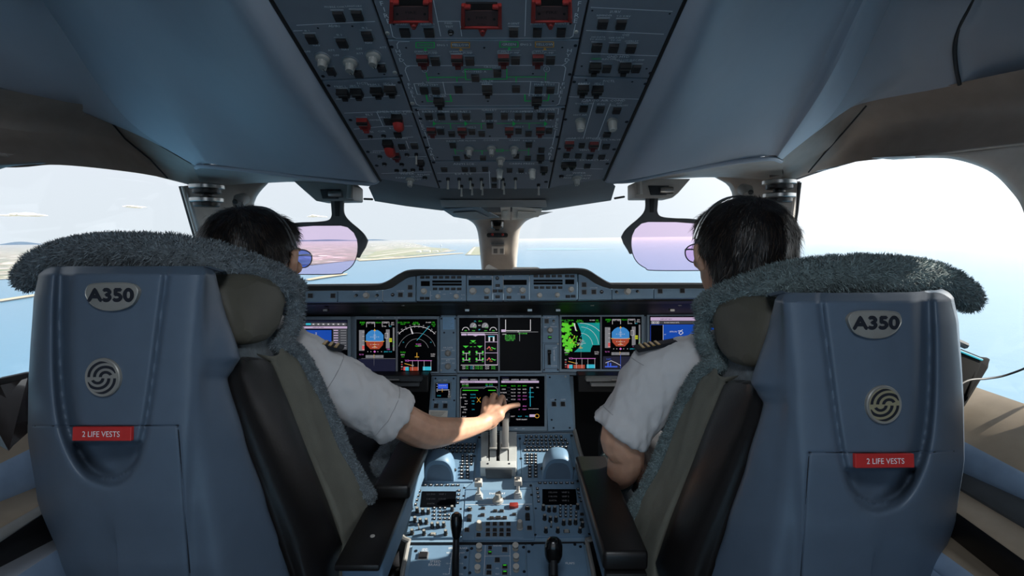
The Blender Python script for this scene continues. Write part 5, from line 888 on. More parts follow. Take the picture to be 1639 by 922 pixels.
pr.done()
for x_, y_ in ((668, 821), (677, 823), (686, 823), (664.6, 836), (673, 839), (682.7, 839), (692, 845.5), (701, 845), (710.5, 844.5), (660, 856), (679, 857), (713.6, 857), (724, 818.5), (869.6, 817), (878.6, 819.5), (887.7, 819.5), (871.6, 832.6), (880.7, 835.6), (889.7, 835.6), (902, 840.7), (912, 840), (921, 839.6), (873.6, 853), (892.7, 853), (932, 844), (928, 853), (924, 815.5)): rnd(PP, 'volume_knob', 'knob_dark', x_, y_, 3.1, 2.9, h0=.002)
for x_, y_ in ((671, 849), (882, 845)): rnd(PP, 'toggle_switch', 'toggle', x_, y_, 3.6, 2.6, h0=.002)
for x_, y_ in ((693, 857), (906.8, 852)): fit(PP, 'key', 'key_light', x_, y_, 9, 4.6, .006, h0=.002)
for x_, y_ in ((767, 848), (832, 847)): rnd(PP, 'trim_knob', 'knob_plain', x_, y_, 4.8, 3.0, h0=.002)
for x_, y_ in ((751.8, 816.5), (844, 815)): rnd(PP, 'dimmer_knob', 'cup', x_, y_, 4.2, .9, h0=.002)
for x_, y_ in ((751.4, 830.6), (844.4, 828.6)): fit(PP, 'rocker_switch', 'key', x_, y_, 6.6, 10, .008, h0=.002)
# engine start selector and red fault button
rnd(PP, 'start_selector', 'knob', 797, 803, 8, 1.4, h0=.002, rot=2.6)
mb = MB(); mb.prism([PP.pt(815.5, 809, .012), PP.pt(829, 808.5, .012), PP.pt(830, 813.5, .012), PP.pt(823, 816, .012), PP.pt(815, 815, .012)], -PP.n*.012, 'knob_red'); mk('parking_brake_knob', mb, PP.root, bevel=.002)
pr = Print(PP, .0026); pr.text(796, 791, 'ENG START', 2.6, 'pwhite'); pr.text(784, 799, 'CRANK', 1.8, 'pwhite'); pr.text(806, 798.5, 'IGN', 1.8, 'pwhite')
pr.line([(745, 809), (851, 808)], .6, 'pwhite')
for y0 in (700, 708, 716, 724): pr.text(778, y0, '-', 3, 'pwhite'); pr.text(819, y0, '-', 3, 'pwhite')
pr.done()
for x_, y_ in ((743, 782), (742, 795), (737.5, 816), (738, 858), (849.5, 778), (850.5, 793), (857.5, 815), (857, 857), (655, 858), (938.5, 811), (943, 856), (665, 778), (925, 771), (833, 766), (767, 701), (832, 703), (915, 698), (759, 731), (834, 735), (660, 816)): rnd(PP, 'screw', 'screw', x_, y_, 2.2, .5, h0=.002)
# --- thrust quadrant
tq = thing('thrust_quadrant', PP.pt(798, 740), 'light grey thrust lever quadrant with two slots in the middle of the pedestal', 'lever quadrant')
X = lambda a, b, h=0.: PP.pt(a, b, h)
def bar(mb, a, b, c, d, h, mt, h0=0.): mb.prism([X(a, d, h), X(c, d, h), X(c, b, h), X(a, b, h)], -PP.n*(h-h0), mt)
mat('quad', (172, 176, 176), .5)
for a, c in ((770, 782), (814, 827)): mb = MB(); bar(mb, a, 697, c, 756, .016, 'quad'); mk('side_plate', mb, tq, bevel=.001, seg=1)
mb = MB(); bar(mb, 782, 697, 814, 756, .004, 'dark'); mk('slot_floor', mb, tq)
for a, c in ((784, 794.5), (800, 812.5)):
    mb = MB(); rows = [[X(a, y_, h), X(c, y_, h)] for y_, h in ((755, .006), (745, .014), (735, .02), (725, .024), (712, .027), (700, .028))]
    mb.grid(rows, 'quad'); mk('lever_track', mb, tq)
mb = MB(); bar(mb, 769, 752, 826, 763, .036, 'quad'); mk('front_block', mb, tq, bevel=.002)
mb = MB(); mb.prism([X(777, 764, .033)-PP.v*.001, X(820, 764, .033)-PP.v*.001, X(819, 764, .002)-PP.v*.008, X(778, 764, .002)-PP.v*.008], PP.v*.004, 'fairing'); mk('front_recess', mb, tq, bevel=.002)
for x_ in (781, 815): mb = MB(); mb.lathe([(.0035, 0), (.003, .0012)], 'screw', X(x_, 757, .036), PP.n, 10); mk('screw', mb, tq)
for a, c, nm in ((783, 795.5, 'left thrust lever, hidden below the palm of the reaching hand'), (801.5, 814.5, 'right thrust lever with flat grey stem below the reaching hand')):
    t = thing('thrust_lever', X((a+c)/2, 735), nm, 'lever', 'thrust levers'); mb = MB(); dd = 1.60
    mb.prism([X(a, 728, .02), X(c, 728, .02), G(c, 718, 1.60), G(a, 718, 1.60)], V((0, .035, .005)), 'frame_grey'); mk('knuckle', mb, t, bevel=.002)
    mb = MB(); mb.prism([G(a+1.5, 720, 1.605), G(c-.5, 720, 1.605), G(c-.3, 671, 1.63), G(a+3, 671, 1.63)], V((0, .018, .004)), 'frame_grey'); mk('stem', mb, t, bevel=.002)
    mb = MB(); p0 = G(a-1, 668, 1.655); p1 = G(c+1.5, 668, 1.655); mb.tube([p0, p0.lerp(p1, .1), p0.lerp(p1, .9), p1], [.012, .017, .017, .012], 'fairing', 12); mk('grip', mb, t)
# --- engine master levers
for x_, y0, lab in ((766.5, 797, 'left white engine master lever in a stepped boot'), (829, 795, 'right white engine master lever in a stepped boot')):
    t = thing('engine_master_lever', X(x_, y0), lab, 'lever', 'engine master levers'); mb = MB(); s_ = PP.scl(x_, y0)
    for k in range(3): c0 = X(x_, y0, .004+k*.006); mb.box(c0, ((13-k*2.5)*s_, (13-k*2.5)*s_, .006), 'quad', (PP.u, PP.v, PP.n), .92)
    mk('boot', mb, t); top = X(x_, y0, .052); mb = MB(); mb.tube([X(x_, y0, .018), top], .0045, 'knob_white', 10); mk('stem', mb, t)
    mb = MB(); mb.box(top+V((0, 0, .004)), (12*s_, 10*s_, .018), 'knob_white', (PP.u, PP.v, PP.n)); mk('handle', mb, t, bevel=.002); mb = MB(); mb.box(top+PP.n*.0135+V((0, 0, .004)), (6*s_, 5*s_, .002), 'fairing', (PP.u, PP.v, PP.n)); mk('window', mb, t)
# --- palm rests with trackball
def palm(cx, yb, wp, hp, lab):
    s_ = PP.scl(cx, yb); w_ = wp*s_/2; h_ = hp*s_; t = thing('palm_rest', X(cx, yb), lab, 'hand rest', 'palm rests of the cursor controls')
    o = X(cx, yb); mb = MB(); rows = []
    for v_, k in ((0, .94), (.004, .985), (.02, 1.0), (.04, .98), (.055, .92), (.066, .82), (.075, .66), (.081, .42), (.083, .05)):
        rows.append([o+PP.u*(w_*k*((abs(cos(a))**.75)*(1 if cos(a) > 0 else -1)))+PP.n*(h_*k*sin(a)**.8 if sin(a) > 1e-6 else 0)+PP.v*v_ for a in [pi*i/18 for i in range(19)]])
    mb.grid(rows, 'ped_blue'); mk('shell', mb, t, angle=60)
    inn = [o+PP.u*(w_*.78*((abs(cos(a))**.7)*(1 if cos(a) > 0 else -1)))+PP.n*(h_*.74*sin(a)**.75 if sin(a) > 1e-6 else 0)-PP.v*.0 for a in [pi*i/18 for i in range(19)]]
    mb = MB(); mb.grid([rows[0], [p+PP.v*.003 for p in inn]], 'ped_blue'); mb.add([p+PP.v*.003 for p in inn], [tuple(range(19))], 'palmface_shade'); mk('front_face', mb, t)
    for sg in (-1, 1): mb = MB(); mb.ball(o+PP.u*(w_*.99*sg)+PP.n*(h_*.32)+PP.v*.02, .005, 'knob_black', 8); mk('side_button', mb, t)
    mb = MB(); mb.ball(o+PP.v*.1+PP.n*.004, .014, 'knob_grey', 10); mk('trackball', mb, t)
mat('palmface_shade', (92, 112, 132), .55)  # front face of the palm rest, its shade painted in as a darker blue
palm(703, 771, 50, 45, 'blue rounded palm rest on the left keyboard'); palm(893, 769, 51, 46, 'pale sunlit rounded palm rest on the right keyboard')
# --- lower pedestal
P2 = Panel(G(800, 868, 1.315)+V((0, 0, -.012)), G(800, 960, 1.165)+V((0, 0, -.012)), 'lower_pedestal', 'blue lower pedestal carrying the speed brake and flap levers', 'console')
plate(P2, 'tray', [(640, 965), (955, 965), (941, 869), (652, 870)], .03, 'panel_blue', -.004)
q = [P2.pt(640, 965), P2.pt(955, 965), P2.pt(941, 869), P2.pt(652, 870)]; lo = [V((p.x*.97, p.y, .1)) for p in q]; mb = MB(); mb.grid([q+[q[0]], lo+[lo[0]]], 'dark'); mk('body', mb, P2.root)
mb = MB(); mb.tube([P2.pt(654, 868, .004), P2.pt(645, 915, .004), P2.pt(638, 965, .004)], .006, 'frame_grey', 8); mk('rim', mb, P2.root); mb = MB(); mb.tube([P2.pt(939, 867, .004), P2.pt(949, 915, .004), P2.pt(957, 965, .004)], .006, 'frame_grey', 8); mk('rim', mb, P2.root)
for poly in ([(648, 962), (748, 962), (752, 873), (660, 874)], [(750, 962), (843, 962), (840.5, 872), (753.5, 873)], [(845, 962), (949, 962), (934, 870), (842, 872)]): plate(P2, 'control_plate', poly, .008, 'ped_blue', .002, bevel=.001)
for x_, y_ in ((767, 881), (765.5, 897.5), (764.5, 915), (825, 880), (826, 897), (826, 914)): rnd(P2, 'radio_knob', 'knob_cap', x_, y_, 5.0, 1.0, h0=.002)
for x_, y_, wp, hp in ((784.4, 879, 7.5, 4.6), (784, 887, 7.5, 4.6), (808, 882, 10, 7), (796, 898.6, 10, 7), (782.6, 909.5, 10, 6), (808, 909, 10, 6), (782.6, 919, 10, 6), (808, 919, 10, 6), (677.7, 891, 17, 12)): fit(P2, 'push_button', 'button', x_, y_, wp*.86, hp*.86, .006, h0=.002)
pr = Print(P2, .0026)
for t_, a, b, h in (('SPEED', 697, 899.8, 4.0), ('BRAKE', 695.5, 905, 4.0), ('GND', 680, 880, 2.6), ('SPLRS', 680, 883, 2.6), ('RET', 718, 886, 2.2), ('1/2', 716, 903, 2.2), ('FULL', 713, 920, 2.2), ('RET', 741, 886, 2.2), ('1/2', 739.5, 903, 2.2), ('FULL', 738, 920, 2.2), ('FLAPS', 912.5, 902.7, 3.4), ('RADAR', 796.5, 874.6, 2.4), ('SYS', 796, 911, 2.2), ('TILT', 796, 920, 2.2)): pr.text(a, b, t_, h, 'pwhite')
pr.text(733, 878.5, 'SPEED BRAKE', 3.0, 'pwhite')
for a, b in ((723.5, 719), (735.5, 732)): pr.line([(a, 886), (b, 920)], .7, 'pwhite')
for k in range(5): pr.line([(721.8-k*1.1, 886+k*8.5), (723.8-k*1.1, 886+k*8.5)], .7, 'pwhite'); pr.line([(735.4-k*.9, 886+k*8.5), (737.4-k*.9, 886+k*8.5)], .7, 'pwhite')
pr.line([(777, 874), (774.5, 922)], .5, 'pwhite'); pr.line([(816, 874), (817, 922)], .5, 'pwhite'); pr.line([(775.5, 891.5), (816, 891)], .5, 'pwhite'); pr.rect(726, 886, 732, 960, 'pdark'); pr.rect(878, 898, 893, 960, 'pdark'); pr.done()
pr = Print(P2, .0085); [pr.line([(806, y_), (810, y_)], 1.4, 'e_green') for y_ in (908.4, 918.4)]; pr.line([(782.5, 887), (786, 887)], 1.2, 'e_green'); pr.done()
for x_, y_ in ((666, 883), (748, 882), (755, 879), (838, 877), (846.5, 884), (852, 872.5), (929, 876), (920, 872.5), (839, 916), (752, 918), (745, 893), (744, 910)): rnd(P2, 'screw', 'screw', x_, y_, 2.6, .5, h0=.002)
t = thing('speed_brake_lever', P2.pt(729, 945), 'black speed brake lever with a bulbous grip standing on the lower pedestal', 'lever')
top = G(730.5, 838, 1.165); mb = MB(); mb.tube([P2.pt(728.5, 950, 0), G(729, 900, 1.155), G(730, 862, 1.16)], [.009, .0085, .0075], 'knob_black', 10); mk('stem', mb, t)
mb = MB(); ax = V((0, .12, 1)); mb.lathe([(.004, -.035), (.0095, -.03), (.0135, -.008), (.0145, .008), (.012, .02), (.006, .025)], 'blackgloss', top, ax, 16); mk('grip', mb, t)
t = thing('flap_lever', P2.pt(886, 950), 'glossy black flap lever with a tall rounded paddle grip on the lower pedestal', 'lever')
top = G(886, 881, 1.14); mb = MB(); mb.tube([P2.pt(886, 955, 0), G(886, 915, 1.13), G(886, 895, 1.135)], [.011, .0095, .009], 'knob_black', 10); mk('stem', mb, t)
mb = MB(); rows = []
for z_, wx, wy in ((-.03, .010, .008), (-.024, .0165, .012), (-.01, .0205, .015), (.01, .0205, .016), (.022, .0175, .014), (.0285, .011, .009), (.03, .003, .003)): rows.append([top+V((wx*cos(a)*(1 if abs(cos(a)) < .01 else abs(cos(a))**-.35), wy*sin(a), z_)) for a in [2*pi*i/16 for i in range(16)]])
mb.grid(rows, 'blackgloss', True); mb.add(rows[0], [tuple(range(15, -1, -1))], 'blackgloss'); mb.add(rows[-1], [tuple(range(16))], 'blackgloss'); mk('grip', mb, t, angle=60)
# ================================================================ SEATS
mat('shell', (86, 101, 118), .42, bump=.05, bscale=500, var=.04)
mat('leather_black', (24, 22, 22), .38, bump=.12, bscale=160)
mat('leather_olive', (86, 84, 74), .55, bump=.15, bscale=120)
mat('fabric_olive', (108, 108, 98), .85, bump=.3, bscale=300)
mat('fleece', (100, 110, 116), .95, bump=.6, bscale=260, var=.25, scale=60, sheen=.3)
mat('fleece_tip', (138, 150, 156), .95, var=.2, scale=60)
mat('fleece_teal', (98, 114, 116), .95, bump=.6, bscale=260, var=.25, scale=60, sheen=.3); mat('fleece_teal_tip', (134, 152, 154), .95, var=.2, scale=60)
mat('badge', (158, 156, 150), .4, .35); mat('badge_gold', (176, 168, 136), .4, .4); mat('emblem_dark', (30, 34, 44), .5, var=0)
mat('vestred', (196, 48, 46), .5); mat('seam', (16, 20, 26), .7)
def evalmesh(me, mods):
    ob = bpy.data.objects.new('tmp', me); COL.objects.link(ob)
    for t_, kw in mods:
        m = ob.modifiers.new('m', t_)
        for a, b in kw.items(): setattr(m, a, b)
    dg = bpy.context.evaluated_depsgraph_get(); out = bpy.data.meshes.new_from_object(ob.evaluated_get(dg)); bpy.data.objects.remove(ob); return out
def blob(mb, vox=.008, smooth=8, mt=None, fac=.5):
    """union the overlapping pieces of mb into one continuous smooth skin"""
    me = mesh_of(mb, name='blob', smooth=False, merge=False); me.materials.clear()
    out = evalmesh(me, [('REMESH', dict(mode='VOXEL', voxel_size=vox, use_smooth_shade=True)), ('SMOOTH', dict(iterations=smooth, factor=fac))])
    if mt: out.materials.append(MATS[mt])
    out.polygons.foreach_set('use_smooth', [True]*len(out.polygons)); return out
def wrinkle(me, amp, sc, seed, stretch=V((1, 1, 1))):
    me.update(); ns = [v.normal.copy() for v in me.vertices]
    for v, n_ in zip(me.vertices, ns):
        q = V((v.co.x*sc*stretch.x, v.co.y*sc*stretch.y, v.co.z*sc*stretch.z))+V((seed, seed*2, 0))
        v.co += n_*(amp*(1-abs(noise.noise(q))*2.2)+amp*.5*noise.noise(q*2.3))
def fuzz(me, n, length, wid, mts, curl=.6, seed=1, bias=None, jitter=.5):
    """short curly fibres standing on a mesh (one mesh, uncountable)"""
    rng = random.Random(seed); me.calc_loop_triangles(); tris = me.loop_triangles; ar = [t.area for t in tris]; cum = []; s_ = 0
    for a in ar: s_ += a; cum.append(s_)
    import bisect
    mb = MB(); vs_ = me.vertices; im = [mb.mi(m) for m in mts]
    for k in range(n):
        t = tris[bisect.bisect(cum, rng.random()*s_) if True else 0]; a, b = rng.random(), rng.random()
        if a+b > 1: a, b = 1-a, 1-b
        v0, v1, v2 = (vs_[i].co for i in t.vertices); p = v0+(v1-v0)*a+(v2-v0)*b; nn = t.normal
        q = nn.orthogonal().normalized(); q.rotate(Matrix.Rotation(rng.random()*6.28, 3, nn)); L = length*(1-jitter*rng.random())
        d = (nn+q*curl*rng.random()*1.4+(bias or V((0, 0, 0)))).normalized(); d2 = (d+q*curl).normalized(); sd = d.cross(q)
        sd = (sd.normalized() if sd.length > 1e-5 else nn.orthogonal())*wid; m1 = p+d*L*.55; m2 = m1+d2*L*.45; bi = len(mb.v)
        mb.v += [p-sd, p+sd, m1+sd*.7, m1-sd*.7, m2]; i = im[k % len(im)]; mb.f += [[bi, bi+1, bi+2, bi+3], [bi+3, bi+2, bi+4]]; mb.m += [i, i]
    return mb
def interp(tab, y):
    for (y0, *a), (y1, *b) in zip(tab, tab[1:]):
        if y0 <= y <= y1:
            t = (y-y0)/(y1-y0); t = t*t*(3-2*t)*.35+t*.65; return [p+(q-p)*t for p, q in zip(a, b)]
    return list(tab[-1][1:]) if y > tab[-1][0] else list(tab[0][1:])
SX0, SY0 = -.57, .78
def seat(side, off, lab, fleece_mt=('fleece', 'fleece_tip'), tone='', warm=False):
    """built once in the pixel frame of the left seat, mirrored about its own axis for the right one"""
    sg = 1 if side == 'L' else -1
    root = thing('pilot_seat', V((SX0, 1.0, 0.0)) if sg > 0 else V((-SX0+off.x, 1.0+off.y, 0)), lab, 'seat', 'pilot seats')
    def tf(p):
        if sg > 0: return p
        return V((-SX0-(p.x-SX0), p.y, p.z))+off
    def K(px, py, d): return tf(G(px, py, d))
    def put(name, mb, parent=None, **k): return mk(name, mb, parent or root, **k)
    # ---- shell: one relief surface wrapping outboard side, back and inboard side
    tab = [(426, 82, 322, 336, .835, .035), (432, 70, 326, 340, .82, .02), (440, 62, 326, 345, .82, 0.), (480, 54, 322, 354, .822, 0.), (573, 48, 316, 382, .825, 0.), (590, 47, 315, 372, .825, 0.), (606, 46, 315, 362, .82, 0.), (700, 45, 310, 388, .835, 0.), (800, 60, 308, 420, .86, .01), (900, 98, 312, 452, .895, .03), (960, 124, 318, 472, .915, .05), (1100, 180, 330, 520, .96, .10)]
    upath = [(100, 428), (97, 520), (100, 620), (112, 690), (140, 745), (180, 767), (210, 750), (226, 712), (240, 640), (256, 520), (268, 428)]
    up = [(p[0], p[1]) for p in cr_spline([(a, b, 0) for a, b in upath], 10)]
    def groove(px, py):
        best = 1e9; bi = 0
        for i in range(0, len(up)-1):
            ax_, ay = up[i]; bx, by = up[i+1]; dx, dy = bx-ax_, by-ay; t = max(0, min(1, ((px-ax_)*dx+(py-ay)*dy)/(dx*dx+dy*dy)))
            d = sqrt((px-ax_-t*dx)**2+(py-ay-t*dy)**2)
            if d < best: best = d; bi = i/(len(up)-1)
        wl = 18 if bi < .42 else 8 if bi > .6 else 18-(bi-.42)/.18*10
        dep = .034 if bi < .42 else .008 if bi > .6 else .034-(bi-.42)/.18*.026
        g = dep*math.exp(-(best/wl)**2*2.2)
        g += .0022*math.exp(-((py-682)/1.6)**2) if 52 < px < 286 and not (bi < 0) else 0
        if 680 < py: lx = 285+(py-682)*.08; g += .002*math.exp(-((px-lx)/1.7)**2)
        # vest pocket scoop under the U
        if 706 < py < 766 and 112 < px < 232:
            e_ = ((px-172)/56)**2+((py-708)/56)**2
            if e_ < 1: g += .055*(1-e_)**.5*min(1, (py-706)/4)
        return g
    ys = [426, 428, 430, 433, 437]+[440+i*3.0 for i in range(0, 79)]+[679+i*.9 for i in range(8)]+[687+i*3.2 for i in range(36)]+[802+i*8 for i in range(16)]+[940, 990, 1040, 1100]
    rows = []
    for y_ in ys:
        o_, cr_, fr, fd, push = interp(tab, y_); rw = []
        ctrl = [(o_+30, 1.02+push), (o_+4, .93+push), (o_, .87+push), (o_+10, .81+push), (o_+40, .772+push), (o_+95, .756+push), (190, .75+push), (cr_-70, .748+push), (cr_-22, .752+push), (cr_, .762+push), (cr_+(fr-cr_)*.35, .782+push*.8), (fr, fd+push*.5), (fr-1, fd+.05)]
        sp = cr_spline([(a, b, 0) for a, b in ctrl], 20)
        for p in sp: a, b = p[0], p[1]; rw.append(K(a, y_, b+groove(a, y_)*(.4 if a > cr_+5 else 1)))
        rows.append(rw)
    cap = [p+V((0, .05, -.012)) for p in rows[0]]; mb = MB(); mb.grid([cap]+rows, 'shell'); put('back_shell', mb, angle=70)
    # seam of the lower cover
    mb = MB(); sd = lambda a, b: K(a, b, .7485+groove(a, b)+.0012+(interp(tab, b)[4])) 
    def dback(a, b):
        o_, cr_, fr, fd, push = interp(tab, b)
        ctrl = [(o_+10, .81+push), (o_+40, .772+push), (o_+95, .756+push), (190, .75+push), (cr_-70, .748+push), (cr_-22, .752+push), (cr_, .762+push)]
        for (x0, d0), (x1, d1) in zip(ctrl, ctrl[1:]):
            if x0 <= a <= x1: return d0+(d1-d0)*(a-x0)/(x1-x0)+groove(a, b)
        return .76+push
    mb.tube([K(a, 682-(a-52)*.006, dback(a, 682)-.0006) for a in range(56, 287, 5)], .0009, 'seam', 5); put('cover_seam', mb)
    mb = MB(); mb.tube([K(285+(b-682)*.08, b, dback(285+(b-682)*.08, b)-.0006) for b in range(683, 921, 6)], .0008, 'seam', 5); put('cover_seam', mb)
    # pocket lip highlight rim
    # ---- badge with lettering and emblem, on the back face
    def local(a, b, dz=0.): return K(a, b, dback(a, b)-dz)
    def frame(a, b):
        c = local(a, b, .002); ex = (local(a+12, b)-local(a-12, b)); ex = ex.normalized()*(1 if sg > 0 else -1); ey = (local(a, b-12)-local(a, b+12)).normalized(); n_ = ex.cross(ey).normalized(); ey = n_.cross(ex); return c, ex, ey, n_
    s_ = .752/F
    c, ex, ey, n_ = frame(180, 474)
    bd = thing('badge', None, m=Matrix.Translation(c), parent=root)
    shp = [(-46, 8), (-40, 17), (-20, 20), (20, 20.5), (38, 18.5), (46, 12), (47, 4), (38, -12), (20, -20), (0, -22.5), (-20, -20), (-36, -12), (-45, 0)]
    mir = 1 if sg > 0 else -1
    P_ = lambda a, b, h: c+ex*(a*s_*mir)+ey*(b*s_)+n_*h
    sm = [(p[0], p[1]) for p in cr_spline([(a, b, 0) for a, b in shp+[shp[0]]], 4)][:-1]
    mb = MB(); mb.prism([P_(a, b, .003) for a, b in sm], -n_*.008, 'badge'); put('plate', mb, bd, bevel=.0012, seg=2); bd2 = MB(); bd2.tube([P_(a, b, .0022) for a, b in sm+[sm[0]]], .0012, 'badge', 5, False); put('rim', bd2, bd)
    def stamp(txt, h, mt, at, nm, parent, wf=1., z=.004, bold=0):
        vs_, fs = glyphs(txt, 5); mb = MB(); mb.add([at+ex*(x_*h*wf)+ey*(y_*h)+n_*z for x_, y_ in vs_], fs, mt)
        if bold:
            for dx, dy in ((bold, 0), (-bold, 0), (0, bold), (0, -bold)): mb.add([at+ex*(x_*h*wf+dx)+ey*(y_*h+dy)+n_*(z-.00005) for x_, y_ in vs_], fs, mt)
        put(nm, mb, parent, smooth=False, recalc=False, merge=False)
    stamp('A350', 19*s_, 'emblem_dark', P_(0, 2, 0), 'lettering', bd, 1.38, .0036, .0016)
    c, ex, ey, n_ = frame(166, 604); emb = thing('emblem', None, m=Matrix.Translation(c), parent=root); Rr = 31*s_
    mb = MB(); mb.lathe([(Rr, -.004), (Rr, .002), (Rr*.96, .0035), (Rr*.88, .0028)], 'badge', c, n_, 40); put('medallion', mb, emb)
    mb = MB(); mb.lathe([(Rr*.87, .002), (Rr*.86, .0031)], 'badge_gold' if warm else 'badge', c, n_, 40); put('face', mb, emb)
    mb = MB(); Q = lambda x_, y_: c+ex*(x_*Rr)+ey*(y_*Rr)+n_*.0034   # two halves of nested curved bands
    cl = lambda q_: q_ if sqrt(q_[0]**2+q_[1]**2) < .84 else tuple(v_*.84/sqrt(q_[0]**2+q_[1]**2) for v_ in q_)
    for hs in (1, -1):
        for r0, r1 in ((.22, .40), (.56, .74), (.90, 1.06)):
            pts = [(cos(radians(180-a*6.5)), sin(radians(180-a*6.5))) for a in range(25)]; pts = [(x_, y_) for x_, y_ in pts if y_ >= -1e-6]
            A = [(hs*(x_*r0+.24), hs*(y_*r0*.8+.03)) for x_, y_ in pts]; B = [(hs*(x_*r1+.24), hs*(y_*r1*.8+.03)) for x_, y_ in pts]
            mb.grid([[Q(*cl(q_)) for q_ in A], [Q(*cl(q_)) for q_ in B]], 'emblem_dark')
    put('swirl', mb, emb, smooth=False, recalc=False)
    c, ex, ey, n_ = frame(165, 694); lb = thing('vest_label', None, m=Matrix.Translation(c), parent=root); L_ = lambda a, b, h: c+ex*(a*s_)+ey*(b*s_)+n_*h
    mb = MB(); mb.prism([L_(-52, -11, .003), L_(52, -11, .003), L_(52, 11, .003), L_(-52, 11, .003)], -n_*.006, 'vestred'); put('plate', mb, lb, bevel=.0008, seg=1)
    stamp('2 LIFE VESTS', 8.6*s_, 'pwhite', c, 'lettering', lb, 1.0, .0036)
    # ---- headrest
    mb = MB(); rws = []
    for t in [i/10 for i in range(11)]:
        prof = [(352-t*0, 446, .88), (380, 500, .885), (388, 545, .89), (404, 556, .90), (440, 552, .98), (462, 530, 1.03), (474, 480, 1.06), (470, 446, 1.05), (420, 430, .96)]
        xo = [.0, .03, .05, .06, .06, .06, .06, .05, .03, .0, -.02]
        w_ = -.33*t; ins = .02*(1-sin(pi*min(1, max(0, t)))**.3)
        cc = sum((G(*p) for p in prof), V())/len(prof); rws.append([tf(cc+(G(*p)-cc)*(1-ins*4)+V((w_, 0, 0))) for p in prof])
    mb.grid(rws, 'leather_olive', True); mb.add(rws[0], [tuple(range(9))], 'leather_olive'); mb.add(rws[-1], [tuple(range(8, -1, -1))], 'leather_olive')
    me = mesh_of(mb, wm(root).inverted(), name='headrest'); me2 = evalmesh(me, [('SUBSURF', dict(levels=2, render_levels=2))]); me2.polygons.foreach_set('use_smooth', [True]*len(me2.polygons)); link('headrest', me2, root)
    # ---- sheepskin: thick roll over the headrest top and down its front edge
    mb = MB()
    roll = [((44, 446, .99), .024), ((62, 428, .97), .027), ((100, 412, .95), .030), ((150, 405, .93), .031), ((210, 405, .92), .032), ((270, 408, .92), .031), ((330, 417, .935), .029), ((385, 433, .97), .027), ((430, 447, 1.02), .024), ((462, 463, 1.06), .021)]
    pts = cr_spline([G(*p) for p, r in roll], 3); rr = [r for r in (cr_spline([(r, 0, 0) for p, r in roll], 3))]
    mb.tube([tf(p) for p in pts], [r[0] for r in rr], 'fleece', 12)
    for p, r in zip(pts, rr): mb.ball(tf(p), r[0], 'fleece', 6)
    mb.tube([tf(p+V((0, .06, -.01))) for p in pts], [r[0] for r in rr], 'fleece', 12); mb.tube([tf(p+V((0, .03, .004))) for p in pts], [r[0] for r in rr], 'fleece', 12)
    fr_ = cr_spline([G(466, 462, 1.07), G(474, 484, 1.08), G(473, 505, 1.08), G(464, 528, 1.07), G(450, 544, 1.05), G(425, 556, 1.02)], 4); mb.tube([tf(p) for p in fr_], .017, 'fleece', 10)
    for p in fr_[::3]: mb.ball(tf(p), .0165, 'fleece', 6)
    # fleece front face of the headrest
    mb.box(tf(G(300, 470, 1.09)+V((0, .02, -.02))), (.34, .05, .14), 'fleece'); fl = thing('sheepskin_cover', None, m=Matrix.Translation(wm(root).translation+V((0, 0, 1.1))), parent=root)
    me = blob(mb, .008, 6, fleece_mt[0]); wrinkle(me, .0035, 45, 2); me.transform(wm(fl).inverted()); link('pelt', me, fl); fz = fuzz(me, 40000, .011, .0008, fleece_mt, .9, 5, jitter=.6)
    o = link('wool', mesh_of(fz, name='wool', recalc=False, merge=False), fl); o['kind'] = 'stuff'
    # ---- backrest: black side bolster, olive side fabric, sheepskin edge roll
    mb = MB(); ysb = [(574, 378, 424, .845, .96), (582, 366, 436, .84, .975), (600, 358, 444, .835, .985), (650, 366, 465, .85, .99), (720, 388, 492, .868, 1.0), (800, 420, 524, .885, 1.02), (870, 445, 548, .905, 1.03), (905, 458, 538, .92, 1.02), (960, 476, 545, .93, 1.01), (1050, 505, 570, .96, 1.03)]
    rws = []
    for y_, a, b, d0, d1 in ysb: rws.append([tf(p) for p in cr_spline([G(a+4, y_, d0+.06), G(a, y_, d0), G(a+8, y_-2, d0+.006), G((a+b)/2-12, y_-3, (d0+d1)/2-.045), G(b-18, y_-2, d1-.05), G(b-3, y_, d1-.012), G(b, y_+1, d1+.005), G(b-2, y_+2, d1+.04)], 4)])
    mb.grid([[p+V((0, .03, -.012)) for p in rws[0]]]+rws, 'leather_black'); put('side_bolster', mb, angle=60)
    mb = MB(); rws = [[K(*p) for p in r] for r in (((410, 566, .95), (440, 570, .99), (452, 556, 1.02), (462, 560, 1.05)), ((430, 585, .985), (444, 588, .99), (466, 580, 1.03), (486, 585, 1.07)), ((455, 640, 1.0), (468, 642, 1.01), (492, 640, 1.05), (512, 640, 1.09)), ((484, 720, 1.01), (498, 722, 1.02), (520, 718, 1.06), (542, 716, 1.10)), ((515, 800, 1.03), (532, 802, 1.03), (556, 795, 1.08), (578, 782, 1.12)), ((538, 856, 1.04), (550, 858, 1.04), (572, 845, 1.09), (590, 825, 1.13)), ((545, 930, 1.04), (560, 930, 1.05), (575, 920, 1.10), (592, 900, 1.14)))]
    L2 = [cr_spline(r, 5) for r in rws]; G2 = [cr_spline([r[i] for r in L2], 5) for i in range(len(L2[0]))]
    for i, col in enumerate(G2):
        for j, p in enumerate(col): p.x += .004*noise.noise(V((i*.5, j*.35, 2.2)))*sg
    mb.grid(G2, 'fabric_olive'); put('side_fabric', mb, angle=80)
    mb = MB(); ed = [(448, 552, 1.03), (470, 562, 1.06), (488, 585, 1.08), (506, 622, 1.10), (520, 655, 1.11), (538, 694, 1.12), (552, 730, 1.125), (572, 768, 1.135), (590, 795, 1.14)]
    pts = cr_spline([G(*p) for p in ed], 4); mb.tube([tf(p) for p in pts], .0175, 'fleece', 10)
